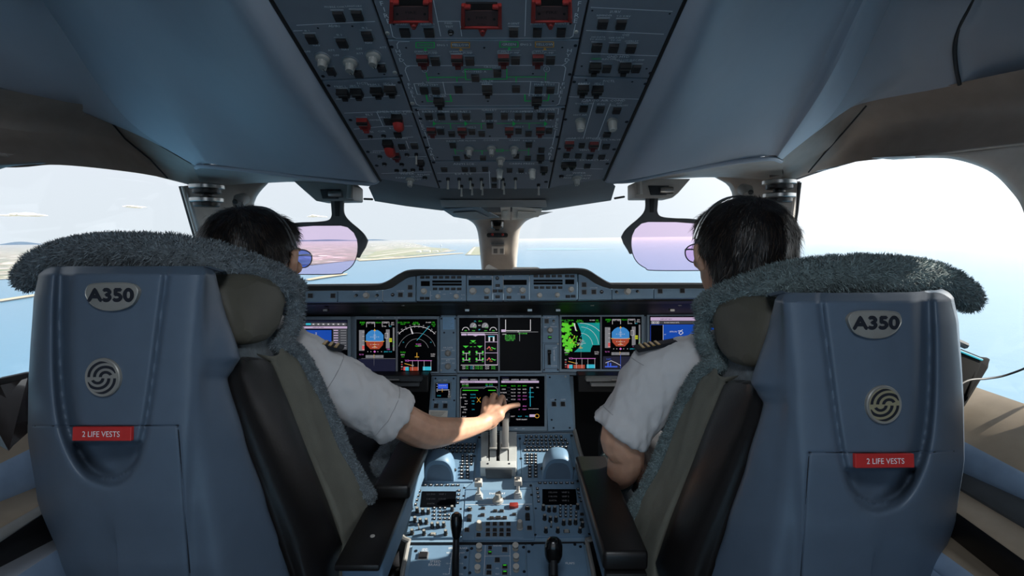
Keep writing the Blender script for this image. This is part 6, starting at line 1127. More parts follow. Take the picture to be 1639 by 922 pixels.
    for p in pts[::2]: mb.ball(tf(p), .0175, 'fleece', 6)
    me = blob(mb, .007, 4, fleece_mt[0]); wrinkle(me, .0025, 50, 2); me.transform(wm(fl).inverted()); link('edge_roll', me, fl); fz = fuzz(me, 14000, .0075, .0007, fleece_mt, .9, 8, jitter=.6)
    o = link('wool', mesh_of(fz, name='wool', recalc=False, merge=False), fl); o['kind'] = 'stuff'
    # ---- cushions (mostly hidden) and seat pan
    cx = SX0; mb = MB(); me_rows = []
    for z_, y0_, y1_, w_ in ((1.13, .90, 1.06, .12), (1.0, .92, 1.06, .14), (.8, .96, 1.09, .15), (.58, 1.0, 1.12, .16)): me_rows.append([tf(V((cx+a*w_, b, z_))) for a, b in ((-1, y0_), (1, y0_), (1, y1_), (-1, y1_))])
    mb.grid(me_rows, 'fleece', True); mb.add(me_rows[0], [(0, 1, 2, 3)], 'fleece'); mb.add(me_rows[-1], [(0, 1, 2, 3)], 'fleece'); put('back_cushion', mb, bevel=.02, seg=3)
    mb = MB(); mb.box(tf(V((cx, 1.30, .50))), (.46, .46, .14), 'fleece'); put('seat_cushion', mb, bevel=.03, seg=3); mb = MB(); mb.box(tf(V((cx, 1.24, .39))), (.48, .56, .08), 'shell'); put('seat_pan', mb, bevel=.015)
    mb = MB(); mb.ball(K(628, 722, 1.42), V((.032, .07, .035)), 'fleece', 8); mb.ball(K(622, 735, 1.40), V((.045, .09, .03)), 'fleece', 8); me = blob(mb, .008, 4, fleece_mt[0]); wrinkle(me, .002, 50, 2); me.transform(wm(fl).inverted()); link('thigh_roll', me, fl); o = link('wool', mesh_of(fuzz(me, 2500, .008, .0007, fleece_mt, .9, 3, jitter=.6), name='wool', recalc=False, merge=False), fl); o['kind'] = 'stuff'
    mb = MB(); mb.box(tf(V((cx, 1.22, .18))), (.3, .36, .36), 'dark'); put('pedestal_base', mb, bevel=.01); return root, tf, put
random.seed(5)
seatL, tfL, putL = seat('L', V((0, 0, 0)), 'left pilot seat with dark blue-grey shell back and silver emblem')
seatR, tfR, putR = seat('R', V((.047, 0, -.042)), 'right pilot seat with lit blue-grey shell back and gold-toned emblem', ('fleece_teal', 'fleece_teal_tip'), warm=True)
# ---- armrests
def armrest(root, X0, z_, y0, y1, ysp, name_sp, side):
    t = thing('armrest', None, m=Matrix.Translation((X0, (y0+y1)/2, z_-.08)), parent=root)
    if side == 'L':
        mb = MB(); mb.box((X0+.01, (ysp+y1)/2, z_-.012), (.085, y1-ysp, .036), 'leather_black'); mk('pad', mb, t, bevel=.009, seg=3)
        mb = MB(); mb.box((X0, (y0+ysp)/2+.02, z_-.036), (.084, ysp-y0+.1, .014), 'leather_black'); mk('top_plate', mb, t, bevel=.004)
        mb = MB(); mb.box((X0, (y0+y1)/2, z_-.075), (.08, y1-y0, .062), 'ped_blue'); mk('beam', mb, t, bevel=.008, seg=3)
        mb = MB(); mb.lathe([(.005, 0), (.0045, .0015)], 'knob_white', V((X0+.005, y0+.06, z_-.029)), (0, 0, 1), 12); mk('screw', mb, t)
        mb = MB(); mb.tube([(X0-.01, y0+.02, z_-.11), (X0-.01, y0+.015, z_-.14)], .012, 'metal', 10); mk('hinge', mb, t)
    else:
        mb = MB(); mb.box((X0, (y0+y1)/2, z_-.016), (.088, y1-y0, .04), 'leather_black'); mk('pad', mb, t, bevel=.009, seg=3)
        mb = MB(); mb.box((X0+.004, (y0+y1)/2+.01, z_-.07), (.07, y1-y0-.03, .07), 'ped_blue'); mk('beam', mb, t, bevel=.008, seg=3)
        mb = MB(); mb.box((X0, y0+.003, z_-.05), (.08, .02, .03), 'black'); mk('end_cap', mb, t, bevel=.004)
armrest(seatL, -.238, .728, .90, 1.36, 1.10, '', 'L'); armrest(seatR, .268, .70, .90, 1.33, 0, '', 'R')
# ================================================================ PILOTS
mat('skin', (206, 160, 134), .5, var=.08, scale=40, sub=.15, bump=.1, bscale=220)
mat('shirt', (214, 212, 212), .85, var=.03, bump=.15, bscale=400)
mat('shirt_seam', (176, 174, 174), .9)
mat('trouser', (40, 42, 48), .85, bump=.2, bscale=300); mat('hair', (20, 17, 17), .42, var=.3, scale=90); mat('hair2', (58, 46, 38), .42, var=.2, scale=90); mat('shoe', (18, 18, 20), .35)
mat('epaulette', (20, 22, 30), .8); mat('gold', (196, 164, 96), .45, .5); mat('eye', (235, 235, 230), .3)
HEADYAW = [0.]
def HQ(hc, t): return hc+Matrix.Rotation(HEADYAW[0], 3, 'Z') @ V(t)
def chain(mb, pts, mt='skin', n=12):
    """tapering limb: tube plus rounded joints; pts = [(point, radius)...]"""
    P = [V(p) for p, r in pts]; R_ = [r for p, r in pts]
    sp = cr_spline(P, 5); sr = [q[0] for q in cr_spline([(r, 0, 0) for r in R_], 5)]; mb.tube(sp, sr, mt, n)
    for p, r in ((sp[0], sr[0]), (sp[-1], sr[-1])): mb.ball(p, r, mt, 6)
    for p, r in zip(P, R_): mb.ball(p, r*.99, mt, 7)
def person(nm, lab, hc, sgn, shoulder_in, sleeve, arm, hand, other_arm, seatx, dz, epa):
    """hc head centre; sgn: +1 when the inboard arm is on +x; arm lists are (point, radius) from elbow to wrist"""
    root = thing('person', V((seatx, 1.12, .57+dz)), lab, 'person', 'pilots in white shirts'); T = V((seatx, 0, dz))
    mb = MB()
    # head: skull, jaw, nose, ears, lips
    mb.ball(HQ(hc, (0, -.012, .028)), V((.076, .094, .092)), 'skin', 14); mb.ball(HQ(hc, (0, .022, -.028)), V((.066, .074, .088)), 'skin', 12); mb.ball(HQ(hc, (0, .05, -.082)), V((.04, .036, .028)), 'skin', 8)
    mb.tube([HQ(hc, (0, .088, .012)), HQ(hc, (0, .105, -.012)), HQ(hc, (0, .112, -.03))], [.008, .012, .015], 'skin', 8); mb.ball(HQ(hc, (0, .108, -.032)), .014, 'skin', 6); mb.ball(HQ(hc, (0, .09, -.062)), V((.024, .012, .009)), 'skin', 6)
    for s_ in (-1, 1):
        mb.ball(HQ(hc, (s_*.035, .08, .028)), V((.022, .014, .007)), 'skin', 6); mb.ball(HQ(hc, (s_*.045, .066, -.015)), V((.022, .02, .018)), 'skin', 6)
        mb.tube([HQ(hc, (s_*.084, .0, -.03)), HQ(hc, (s_*.098, .0, .0)), HQ(hc, (s_*.097, .006, .022)), HQ(hc, (s_*.088, .02, .026)), HQ(hc, (s_*.082, .024, .0)), HQ(hc, (s_*.08, .016, -.024))], [.008, .009, .009, .008, .008, .007], 'skin', 8); mb.ball(HQ(hc, (s_*.084, .012, -.004)), V((.009, .016, .028)), 'skin', 6)
    nk = HQ(hc, (0, -.03, -.1)); ch = V((seatx, 1.13, 1.0+dz)); chain(mb, [(nk+V((0, 0, .04)), .052), (nk+V((0, 0, -.05)), .055), (V((seatx, 1.13, 1.08+dz)), .07)])
    # trunk and legs
    for z_, rx, ry in ((1.0, .17, .10), (.92, .17, .11), (.82, .155, .11), (.72, .155, .115), (.63, .17, .125)): mb.ball(V((seatx, 1.14, z_+dz)), V((rx, ry, .085)), 'skin', 10)
    for s_ in (-1, 1): chain(mb, [(V((seatx+s_*.10, 1.17, .62+dz)), .085), (V((seatx+s_*.15, 1.36, .66)), .075), (V((seatx+s_*.20, 1.56, .67)), .058), (V((seatx+s_*.19, 1.66, .42)), .048), (V((seatx+s_*.18, 1.74, .14)), .036), (V((seatx+s_*.18, 1.80, .08)), .034), (V((seatx+s_*.19, 1.92, .06)), .03)])
    # inboard arm with hand
    sh = shoulder_in; chain(mb, [(V((seatx+sgn*.10, 1.13, 1.0+dz)), .06), (sh, .055), (sleeve[1][0], .046)]+arm)
    for f in hand: chain(mb, f, n=8)
    # other arm, resting on the far thigh
    chain(mb, other_arm); wr = other_arm[-1][0]; od = (wr-other_arm[-2][0]).normalized()
    chain(mb, [(wr, .026), (wr+od*.05, .032), (wr+od*.085, .026)])
    for k in range(4): b0 = wr+od*.085+V((-.03+k*.02, 0, 0)); chain(mb, [(b0, .010), (b0+od*.035+V((0, 0, -.006)), .0095), (b0+od*(.055+.008*(k in (1, 2)))+V((0, 0, -.02)), .0085)], n=8)
    chain(mb, [(wr+od*.03, .014), (wr+od*.05+V((sgn*.035, .01, -.006)), .0115), (wr+od*.08+V((sgn*.045, .01, -.014)), .010)], n=8)
    me = blob(mb, .0036, 3, 'skin', .4); me.transform(wm(root).inverted()); link('body', me, root)
    # shirt
    mb = MB()
    for z_, rx, ry in ((1.03, .15, .09), (.98, .19, .115), (.9, .19, .13), (.8, .175, .13), (.7, .175, .13), (.62, .185, .14)): mb.ball(V((seatx, 1.14, z_+dz)), V((rx, ry, .085)), 'shirt', 10)
    sA, sB = sleeve; yoke = V((seatx+sgn*.07, 1.12, 1.06+dz)); chain(mb, [(V((seatx, 1.12, 1.075+dz)), .065), (yoke, .064), (sh+V((0, 0, .004)), .066)], 'shirt')
    chain(mb, [(V((seatx, 1.12, 1.075+dz)), .065), (V((seatx-sgn*.07, 1.12, 1.06+dz)), .064), (other_arm[0][0], .07)], 'shirt')
    def slv(a, ra, b, rb):
        d = (b-a); mb.tube([a, a+d*.25, a+d*.5, a+d*.75, a+d*.84, a+d*.85, b], [ra, ra*1.02, (ra+rb)/2, rb*.985, rb*.99, rb*1.03, rb*1.04], 'shirt', 20); mb.ball(a, ra, 'shirt', 8)
    slv(sA[0], sA[1], sB[0], sB[1]); oa = other_arm; slv(oa[0][0], .07, oa[0][0].lerp(oa[1][0], .75), .064)
    me = blob(mb, .006, 5, 'shirt'); wrinkle(me, .0055, 14, 3+seatx, V((1.9, 1.2, .5))); wrinkle(me, .0025, 34, 5, V((1.2, 1.2, .8))); me.transform(wm(root).inverted()); o = link('shirt', me, root)
    d_ = (sB[0]-sA[0]).normalized(); x_ = d_.orthogonal().normalized(); y_ = d_.cross(x_)
    import mathutils
    bv = mathutils.bvhtree.BVHTree.FromObject(o, bpy.context.evaluated_depsgraph_get()) if False else mathutils.bvhtree.BVHTree.FromPolygons([v.co.copy() for v in me.vertices], [tuple(p.vertices) for p in me.polygons]); iw = wm(root).inverted()
    for f_ in (.80, .06):
        c_ = sA[0].lerp(sB[0], f_); ring = []
        for k in range(41):
            a = 2*pi*k/40; dr = (x_*cos(a)+y_*sin(a)+(V((0, 0, 0)) if f_ > .5 else d_*-.15)); hit = bv.ray_cast(iw @ (c_+dr*.2), -dr.normalized(), .2)
            if hit[0] is not None and (wm(root) @ hit[0]-c_).length < .12: ring.append(wm(root) @ hit[0])
            elif len(ring) > 3: break
        if len(ring) > 3: mb = MB(); mb.tube(ring, .0011, 'shirt_seam', 5); mk('sleeve_seam' if f_ > .5 else 'shoulder_seam', mb, root)
    # collar
    mb = MB(); rows = [[nk+V((cos(a)*(r), sin(a)*r*1.05, z_)) for a in [2*pi*i/20 for i in range(20)]] for r, z_ in ((.062, -.055), (.063, -.018), (.066, -.016), (.072, -.055))]; mb.grid(rows, 'shirt', True); mk('collar', mb, root)
    # trousers
    mb = MB(); mb.ball(V((seatx, 1.15, .6+dz*.6)), V((.185, .14, .075)), 'trouser', 10)
    for s_ in (-1, 1): chain(mb, [(V((seatx+s_*.10, 1.17, .61+dz*.6)), .10), (V((seatx+s_*.15, 1.36, .65)), .09), (V((seatx+s_*.20, 1.56, .665)), .073), (V((seatx+s_*.19, 1.66, .42)), .066), (V((seatx+s_*.18, 1.735, .16)), .062)], 'trouser')
    me = blob(mb, .008, 5, 'trouser'); wrinkle(me, .004, 13, 9); me.transform(wm(root).inverted()); link('trousers', me, root)
    for s_ in (-1, 1): mb = MB(); mb.ball(V((seatx+s_*.18, 1.77, .055)), V((.045, .07, .055)), 'shoe', 8); mb.ball(V((seatx+s_*.185, 1.88, .045)), V((.046, .09, .045)), 'shoe', 8); link('shoe', (lambda m: (m.transform(wm(root).inverted()), m)[1])(blob(mb, .008, 4, 'shoe')), root)
    # epaulette on the inboard shoulder
    a, b, wv = epa; ep = thing('epaulette', None, m=Matrix.Translation(a), parent=root); ax_ = (b-a).normalized(); up_ = V((0, 0, 1)); sd = ax_.cross(up_).normalized(); up2 = sd.cross(ax_)
    def strap(t0, t1, th, mt, nm, lift=0.):
        mb = MB(); q = [a+(b-a)*t+sd*(s_*wv*(1-.25*t)) for t, s_ in ((t0, -1), (t1, -1), (t1, 1), (t0, 1))]; mb.prism([p+up2*(th+lift) for p in q], -up2*th, mt); mk(nm, mb, ep, bevel=.001, seg=1)
    strap(0, 1, .008, 'epaulette', 'strap')
    for k in range(4): strap(.12+k*.13, .19+k*.13, .0025, 'gold', 'stripe', .0075)
    return root, hc
def hairdo(root, hc, seed, sc, tint, n=16000, back=0.):
    """close-fitting cap of hair with combed strands; face and ears stay free"""
    mb = MB(); mb.ball(HQ(hc, (0, -.026, .034)), V((.085*sc, .098*sc, .083*sc)), 'hair', 18); mb.ball(HQ(hc, (0, -.05, -.005)), V((.078*sc, .072*sc, .085*sc)), 'hair', 14); mb.ball(HQ(hc, (0, .02, .062)), V((.07*sc, .075*sc, .048*sc)), 'hair', 12)
    me = blob(mb, .008, 8, 'hair'); h = bmesh.new(); h.from_mesh(me)
    def free(c):
        q = Matrix.Rotation(-HEADYAW[0], 3, 'Z') @ (c-hc); return (q.y > .045 and q.z < .055) or (q.y > -.03 and q.z < .012 and abs(q.x) > .05) or (q.y > -.012 and q.z < -.012) or q.z < -.082+back*.3
    bmesh.ops.delete(h, geom=[f for f in h.faces if free(f.calc_center_median())], context='FACES'); bmesh.ops.delete(h, geom=[v for v in h.verts if not v.link_faces], context='VERTS'); h.to_mesh(me); h.free(); wrinkle(me, .003, 30, seed, V((1, 1, .35)))
    rng = random.Random(seed); me.calc_loop_triangles(); import bisect
    cum = []; s_ = 0
    for t in me.loop_triangles: s_ += t.area; cum.append(s_)
    mb = MB(); im = [mb.mi(m) for m in tint]; crown = HQ(hc, (.01, -.05, .13))
    for k in range(n):
        t = me.loop_triangles[min(len(cum)-1, bisect.bisect(cum, rng.random()*s_))]; p = me.vertices[t.vertices[0]].co.lerp(me.vertices[t.vertices[1]].co, rng.random()); nn = t.normal
        d = (p-crown); d = d-nn*d.dot(nn); d = d.normalized() if d.length > 1e-4 else V((0, 1, 0)); d = (d+V((rng.gauss(0, .22), rng.gauss(0, .22), rng.gauss(0, .16)))).normalized()
        L = rng.uniform(.010, .028); sd = d.cross(nn).normalized()*.0006; lift = rng.uniform(.05, .38) if rng.random() > .06 else .8
        p1 = p+d*L*.5+nn*L*lift*.35; p2 = p+d*L+nn*L*(lift*.35-.05)-V((0, 0, L*.12)); bi = len(mb.v); mb.v += [p-sd+nn*.001, p+sd+nn*.001, p1+sd, p1-sd, p2]; i = im[0] if rng.random() < .8 else im[1]; mb.f += [[bi, bi+1, bi+2, bi+3], [bi+3, bi+2, bi+4]]; mb.m += [i, i]
    ht = thing('hair', None, m=Matrix.Translation(hc), parent=root); me.transform(Matrix.Translation(-hc)); link('hair_cap', me, ht); o = mk('strands', mb, ht, recalc=False, merge=False); o['kind'] = 'stuff'
def glasses(hc, lab, lens, wire):
    t = thing('sunglasses', HQ(hc, (0, .1, .0)), lab, 'sunglasses'); z0 = .008
    for s_ in (-1, 1):
        c = HQ(hc, (s_*.037, .112, z0)); out = [c+V((.029*cos(a)*1.0, -.012*abs(cos(a))*(1 if s_*cos(a) > 0 else 0), (.026 if sin(a) < 0 else .019)*sin(a))) for a in [2*pi*i/24 for i in range(24)]]
        mb = MB(); mb.prism(out, (0, -.0015, 0), lens); mk('lens', mb, t, smooth=False); mb = MB(); mb.tube(out+[out[0]], .0016, wire, 6); mk('rim', mb, t)
        mb = MB(); mb.tube([c+V((s_*.029, -.012, .006)), HQ(hc, (s_*.083, .06, z0+.008)), HQ(hc, (s_*.092, .0, z0+.008)), HQ(hc, (s_*.09, -.03, -.012))], .0018, wire, 6); mk('temple', mb, t)
    mb = MB(); mb.tube([HQ(hc, (-.009, .115, z0+.006)), HQ(hc, (0, .119, z0+.01)), HQ(hc, (.009, .115, z0+.006))], .0016, wire, 6); mk('bridge', mb, t)
def headset(hc, lab, sc, side):
    t = thing('headset', HQ(hc, (0, -.01, .1)), lab, 'headset'); R_ = .1*sc; mb = MB(); a_ = [radians(18+144*i/24) for i in range(25)]
    for dy in (-.006, .006): mb.tube([HQ(hc, (R_*cos(a), .004+dy, -.002+R_*1.25*sin(a))) for a in a_], .0022, 'metal', 6)
    mk('headband', mb, t); 
    for s_ in (-side,):
        mb = MB(); mb.lathe([(.011, -.006), (.013, 0), (.011, .006), (.006, .009)], 'knob_black', HQ(hc, (s_*.098*sc, .004, .004)), (s_, 0, 0), 16); mk('ear_cup', mb, t); mb = MB(); mb.tube([HQ(hc, (s_*.106*sc, .004, .012)), HQ(hc, (s_*.106*sc, .004, .05))], .0035, 'knob_grey', 6); mk('slider', mb, t)
    if side > 5: mb = MB(); mb.tube([HQ(hc, (side*.1*sc, .012, -.008)), HQ(hc, (side*.085, .07, -.05)), HQ(hc, (side*.03, .115, -.075))], .0022, 'knob_black', 6)
HEADYAW[0] = radians(-14)
# ---- left pilot: right hand on the thrust levers
HL = G(412, 420, 1.16); shl = G(520, 607, 1.19)
armL = [(G(672, 688, 1.33), .046), (G(692, 692, 1.37), .044), (G(730, 688, 1.46), .036), (G(764, 681, 1.55), .0265), (G(776, 675, 1.585), .027)]
Kn = [G(776, 648, 1.632), G(788, 641, 1.64), G(800, 643, 1.637), G(811, 652, 1.622)]; pb_ = G(778, 674, 1.588)
handL = [[(pb_.lerp(k, .1), .022), (pb_.lerp(k, .6), .016), (k, .0108)] for k in Kn]+[[(G(784, 672, 1.598), .026), (G(797, 664, 1.610), .023)]]
handL += [[(Kn[0], .0108), (G(777, 639, 1.655), .0100), (G(780, 640, 1.685), .0092), (G(784, 653, 1.702), .0082)], [(Kn[1], .011), (G(790, 633, 1.665), .0103), (G(793, 635, 1.695), .0095), (G(796, 652, 1.707), .0084)], [(Kn[2], .0108), (G(803, 636, 1.66), .0100), (G(806, 639, 1.690), .0092), (G(808, 655, 1.703), .0082)], [(Kn[3], .0105), (G(820, 649.5, 1.628), .0098), (G(829.5, 648, 1.634), .0085)],
          [(G(780, 682, 1.592), .015), (G(789, 679, 1.615), .0125), (G(796, 673, 1.642), .0105), (G(801, 668, 1.665), .0092)]]
oL = [(V((-.78, 1.14, .98)), .056), (V((-.84, 1.22, .72)), .044), (V((-.78, 1.42, .76)), .03)]
rootL, _ = person('pilot', 'person in a white short-sleeved shirt reaching right arm to the thrust levers', HL, 1, shl, ((shl, .068), (G(636, 669, 1.272), .0665)), armL, handL, oL, -.57, 0., (G(548, 557, 1.185)+V((0, 0, -.006)), G(478, 543, 1.165), .024))
hairdo(rootL, HL, 4, 1.10, ('hair', 'hair2')); glasses(HL, 'sunglasses with blue mirrored lenses worn by the person in the left seat', 'lens_blue', 'metal'); headset(HL, 'thin metal headset worn by the person in the left seat', 1.04, 1)
HEADYAW[0] = radians(11)
# ---- right pilot: arm down, hand on the lap
HR = G(1180, 411, 1.13); shr = G(1052, 600, 1.19)
wrR = G(992, 766, 1.36)
armR = [(G(1002, 722, 1.2), .044), (G(1000, 745, 1.23), .043), (G(992, 762, 1.31), .034), (wrR, .027)]
odR = V((.02, .09, .0)).normalized()
hb = wrR+V((0, .03, .0)); handR = [[(wrR, .026), (wrR+V((.0, .04, -.002)), .03), (wrR+V((.0, .075, -.004)), .024)]]
for k in range(4): b0 = wrR+V((-.028+k*.019, .08, 0)); handR.append([(b0, .0105), (b0+V((0, .032, -.01)), .0096), (b0+V((0, .045+.007*(k in (1, 2)), -.03)), .0086)])
handR.append([(wrR+V((.02, .03, 0)), .014), (wrR+V((.04, .055, -.005)), .0115), (wrR+V((.044, .085, -.012)), .010)])
oR = [(V((.82, 1.14, .94)), .056), (V((.88, 1.22, .70)), .044), (V((.82, 1.42, .74)), .03)]
rootR, _ = person('pilot', 'person in a white shirt with a gold-striped epaulette sitting in the right seat', HR, -1, shr, ((shr, .07), (G(993, 694, 1.19), .066)), armR, handR, oR, .61, -.03, (G(1018, 561, 1.17), G(1082, 549, 1.165), .024))
hairdo(rootR, HR, 8, 1.16, ('hair', 'hair2')); glasses(HR, 'thin-rimmed sunglasses worn by the person in the right seat', 'lens_pink', 'black'); headset(HR, 'slim headset worn by the person in the right seat', 1.1, -1)
# ================================================================ SUN VISORS, POST FITTINGS, SIDE CONSOLES
def slab(poly, d, th, mt, name, parent, bevel=.002, nsub=0):
    pts = [(p[0], p[1]) for p in poly]; mb = MB(); mb.prism([G(a, b, d) for a, b in pts], V((0, th, 0)), mt); return mk(name, mb, parent, bevel=bevel, seg=2)
def ribbon(outer, inner, d, th, mt, name, parent):
    mb = MB(); o = [G(a, b, d) for a, b in outer]; i_ = [G(a, b, d) for a, b in inner]; oo = [p+V((0, th, 0)) for p in o]; ii = [p+V((0, th, 0)) for p in i_]
    mb.grid([o, i_, ii, oo, o], mt); mb.add([o[0], i_[0], ii[0], oo[0]], [(0, 1, 2, 3)], mt); mb.add([o[-1], i_[-1], ii[-1], oo[-1]], [(3, 2, 1, 0)], mt); return mk(name, mb, parent, bevel=.0015, seg=1)
def visor(mx, lab, br, dy=0):
    """mx maps left-visor pixel x to this visor"""
    d = 1.72; t = thing('sun_visor', G(mx(530), 330, d), lab, 'sun visor', 'pink sun visors')
    S = lambda pts: [(mx(a), b+dy) for a, b in pts]; mt = 'frame_grey' if dy == 0 else 'frame'
    slab(br, d-.02, .11, mt, 'bracket', t, .004)
    slab(S([(512, 303), (545, 303), (541, 318), (516, 318)]), d-.026, .01, 'dark', 'recess', t, .001)
    mb = MB(); mb.lathe([(.012, 0), (.014, .02), (.012, .045)], 'metal', G(mx(527), 311+dy, d-.02), (1, 0, 0), 12); mk('hinge', mb, t); mb = MB(); mb.tube([G(mx(551), 290+dy, d-.03), G(mx(561), 294+dy, d-.03), G(mx(560), 318+dy, d-.03)], .012, mt, 10); mk('bracket_end', mb, t)
    arm = cr_spline([(528, 312, 0), (530, 335, 0), (530, 346, 0), (524, 352.5, 0), (505, 355, 0), (478, 356, 0), (440, 360, 0)], 5); arm2 = cr_spline([(550, 312, 0), (549, 335, 0), (552, 346, 0), (561, 356, 0), (573, 366, 0), (582, 375, 0), (588, 385, 0)], 5)
    poly = S([(p[0], p[1]) for p in arm])+S([(440, 366), (500, 361.5), (545, 361.3), (556, 364), (566, 373), (572, 386)])+S([(p[0], p[1]) for p in arm2[::-1]])
    mb = MB(); P_ = [G(a, b, d) for a, b in poly]; mb.prism(P_, V((0, .014, 0)), 'frame_dark'); mk('frame_arm', mb, t, bevel=.002, seg=1)
    slab(S([(588, 385), (584, 396), (577, 407), (574, 413), (570.5, 412), (572, 398), (572, 386), (580, 379)]), d-.001, .016, 'frame_dark', 'clip', t, .002)
    slab(S([(535, 322), (543, 322), (542.5, 346), (536.5, 346)]), d-.003, .006, 'dark', 'slot', t, .001)
    ln = [(430, 362), (548, 361.5), (560, 365), (569, 375), (572.5, 388), (572.5, 402), (569, 416), (562, 427), (550, 435), (535, 439), (430, 439)]; q = [(p[0], p[1]) for p in cr_spline([(a, b, 0) for a, b in ln], 4)]
    mb = MB(); mb.prism([G(mx(a), b+dy, d+.006) for a, b in q], V((0, .004, 0)), 'lens_pink'); mk('tinted_lens', mb, t, smooth=False)
    mb = MB(); mb.tube([G(mx(a), b+dy, d+.007) for a, b in q[4:]], .0016, 'dark', 5); mk('lens_edge', mb, t)
mat('frame_dark', (84, 86, 88), .55)
visor(lambda x_: x_, 'pink-tinted sun visor hanging in front of the left windscreen', [(463, 284), (548, 283), (566, 298), (566, 321), (506, 322), (482, 301)])
visor(lambda x_: 1583-x_, 'pink-tinted sun visor hanging in front of the right windscreen', [(1106, 286), (1036, 286), (1016, 292), (1016, 317), (1076, 317), (1086, 309)], -6)
# blind knobs on the pillars
for lab, x_, y_, kx, ky in (('stacked black and chrome blind knobs on the left window pillar', 331, 300, 384, 322), ('stacked black and chrome blind knobs on the right window pillar', 1247, 293, 1195, 307)):
    t = thing('blind_mount', G(x_, y_+30, 1.6), lab, 'mount', 'blind mounts on the pillars')
    for k, (yy, rp, mt) in enumerate(((y_-1, 25, 'metal'), (y_+6, 20, 'knob_black'), (y_+13, 9, 'knob_black'), (y_+20, 24, 'metal'), (y_+27, 19, 'knob_black'))):
        c = G(x_, yy, 1.6); r = rp*1.6/F; mb = MB(); mb.lathe([(r*.9, -.008), (r, -.005), (r, .005), (r*.9, .008)], mt, c, (0, 0, 1), 24); mk('disc' if k != 2 else 'spindle', mb, t)
    c = G(kx, ky, 1.74); mb = MB(); mb.tube([c+V((0, .03, .012)), c+V((0, 0, .004)), c+V((0, -.012, -.012))], [.02, .022, .019], 'frame_grey', 12); mk('grip', mb, t); mb = MB(); mb.lathe([(.009, 0), (.008, .004)], 'black', c+V((0, -.03, -.004)), (0, -1, -.3), 12); mk('grip_hole', mb, t)
# ---- fittings on the centre post
cm = thing('standby_compass', G(796, 358, 2.18), 'black folded standby compass at the top of the centre post', 'compass'); mb = MB(); c = G(796, 354, 2.16); mb.lathe([(.03, 0), (.03, .01), (.026, .03), (.012, .04)], 'blackgloss', c+V((0, .0, .0)), (0, -.3, -1), 20); mk('bowl', mb, cm)
mb = MB(); mb.box(G(796, 363, 2.15), (.022, .02, .03), 'black'); mk('bracket', mb, cm, bevel=.004); mb = MB(); mb.prism([G(774, 347, 2.1), G(815, 347, 2.1), G(813, 352, 2.11), G(776, 352, 2.11)], (0, .02, 0), 'metal'); mk('clip_plate', mb, cm, bevel=.002)
al = thing('eye_position_indicator', G(796, 380, 2.2), 'black slot with two red balls on the centre post', 'indicator'); mb = MB(); q = []
for a in [2*pi*i/20 for i in range(20)]: q.append(G(796+(14*(1 if cos(a) > 0 else -1)+3*cos(a) if abs(cos(a)) > .01 else 0), 376.5+3.6*sin(a), 2.20))
mb.prism(q, (0, .02, 0), 'blackgloss'); mk('housing', mb, al)
for x_ in (788, 804.5): mb = MB(); mb.ball(G(x_, 375.5, 2.198), .006, 'red', 8); mk('ball', mb, al)
def sticker(nm, lab, x0, y0, x1, y1, d, mt, fn):
    t = thing(nm, G((x0+x1)/2, y1, d), lab, 'placard'); mb = MB(); mb.prism([G(x0, y1, d), G(x1, y1, d), G(x1, y0, d), G(x0, y0, d)], (0, .02, 0), mt); mk('plate', mb, t, smooth=False); p = Panel(G(x0, y0, d), G(x0, y1, d), None, None, None); p.root = t
    pr = Print(p, .0006); fn(pr); o = pr.done(t); o.matrix_local = wm(t).inverted() @ p.M
sticker('placard', 'narrow lettered placard on the centre post above a white barcode label', 786, 387.5, 807, 392, 2.225, 'frame_grey', lambda p: p.text(796.5, 389.7, 'SEE CHECKLIST', 1.9, 'pdark'))
sticker('barcode_label', 'small white barcode label on the centre post', 787, 394.5, 807, 407.5, 2.235, 'paper', lambda p: [p.rect(790+k*1.1+(4 if k > 5 else 0), 398, 790.6+k*1.1+(4 if k > 5 else 0), 405.5, 'pdark') for k in range(11)])
for nm, lab, poly in (('crumpled_paper', 'small crumpled white paper left of the centre post foot', [G(776, 430, 1.9), G(797, 431, 1.85), G(790, 427, 1.95), G(783, 423, 2.02), G(779, 425, 2.0)]), ('paper_strip', 'flat white paper strip right of the centre post foot', [G(820, 431, 1.85), G(864, 429.5, 1.86), G(860, 427.5, 1.98), G(836, 427.5, 2.0), G(821, 427.5, 1.98)])): mb = MB(); mb.prism(poly, (0, 0, -.003), 'paper'); tag(mk(nm, mb, smooth=False), lab, 'paper')
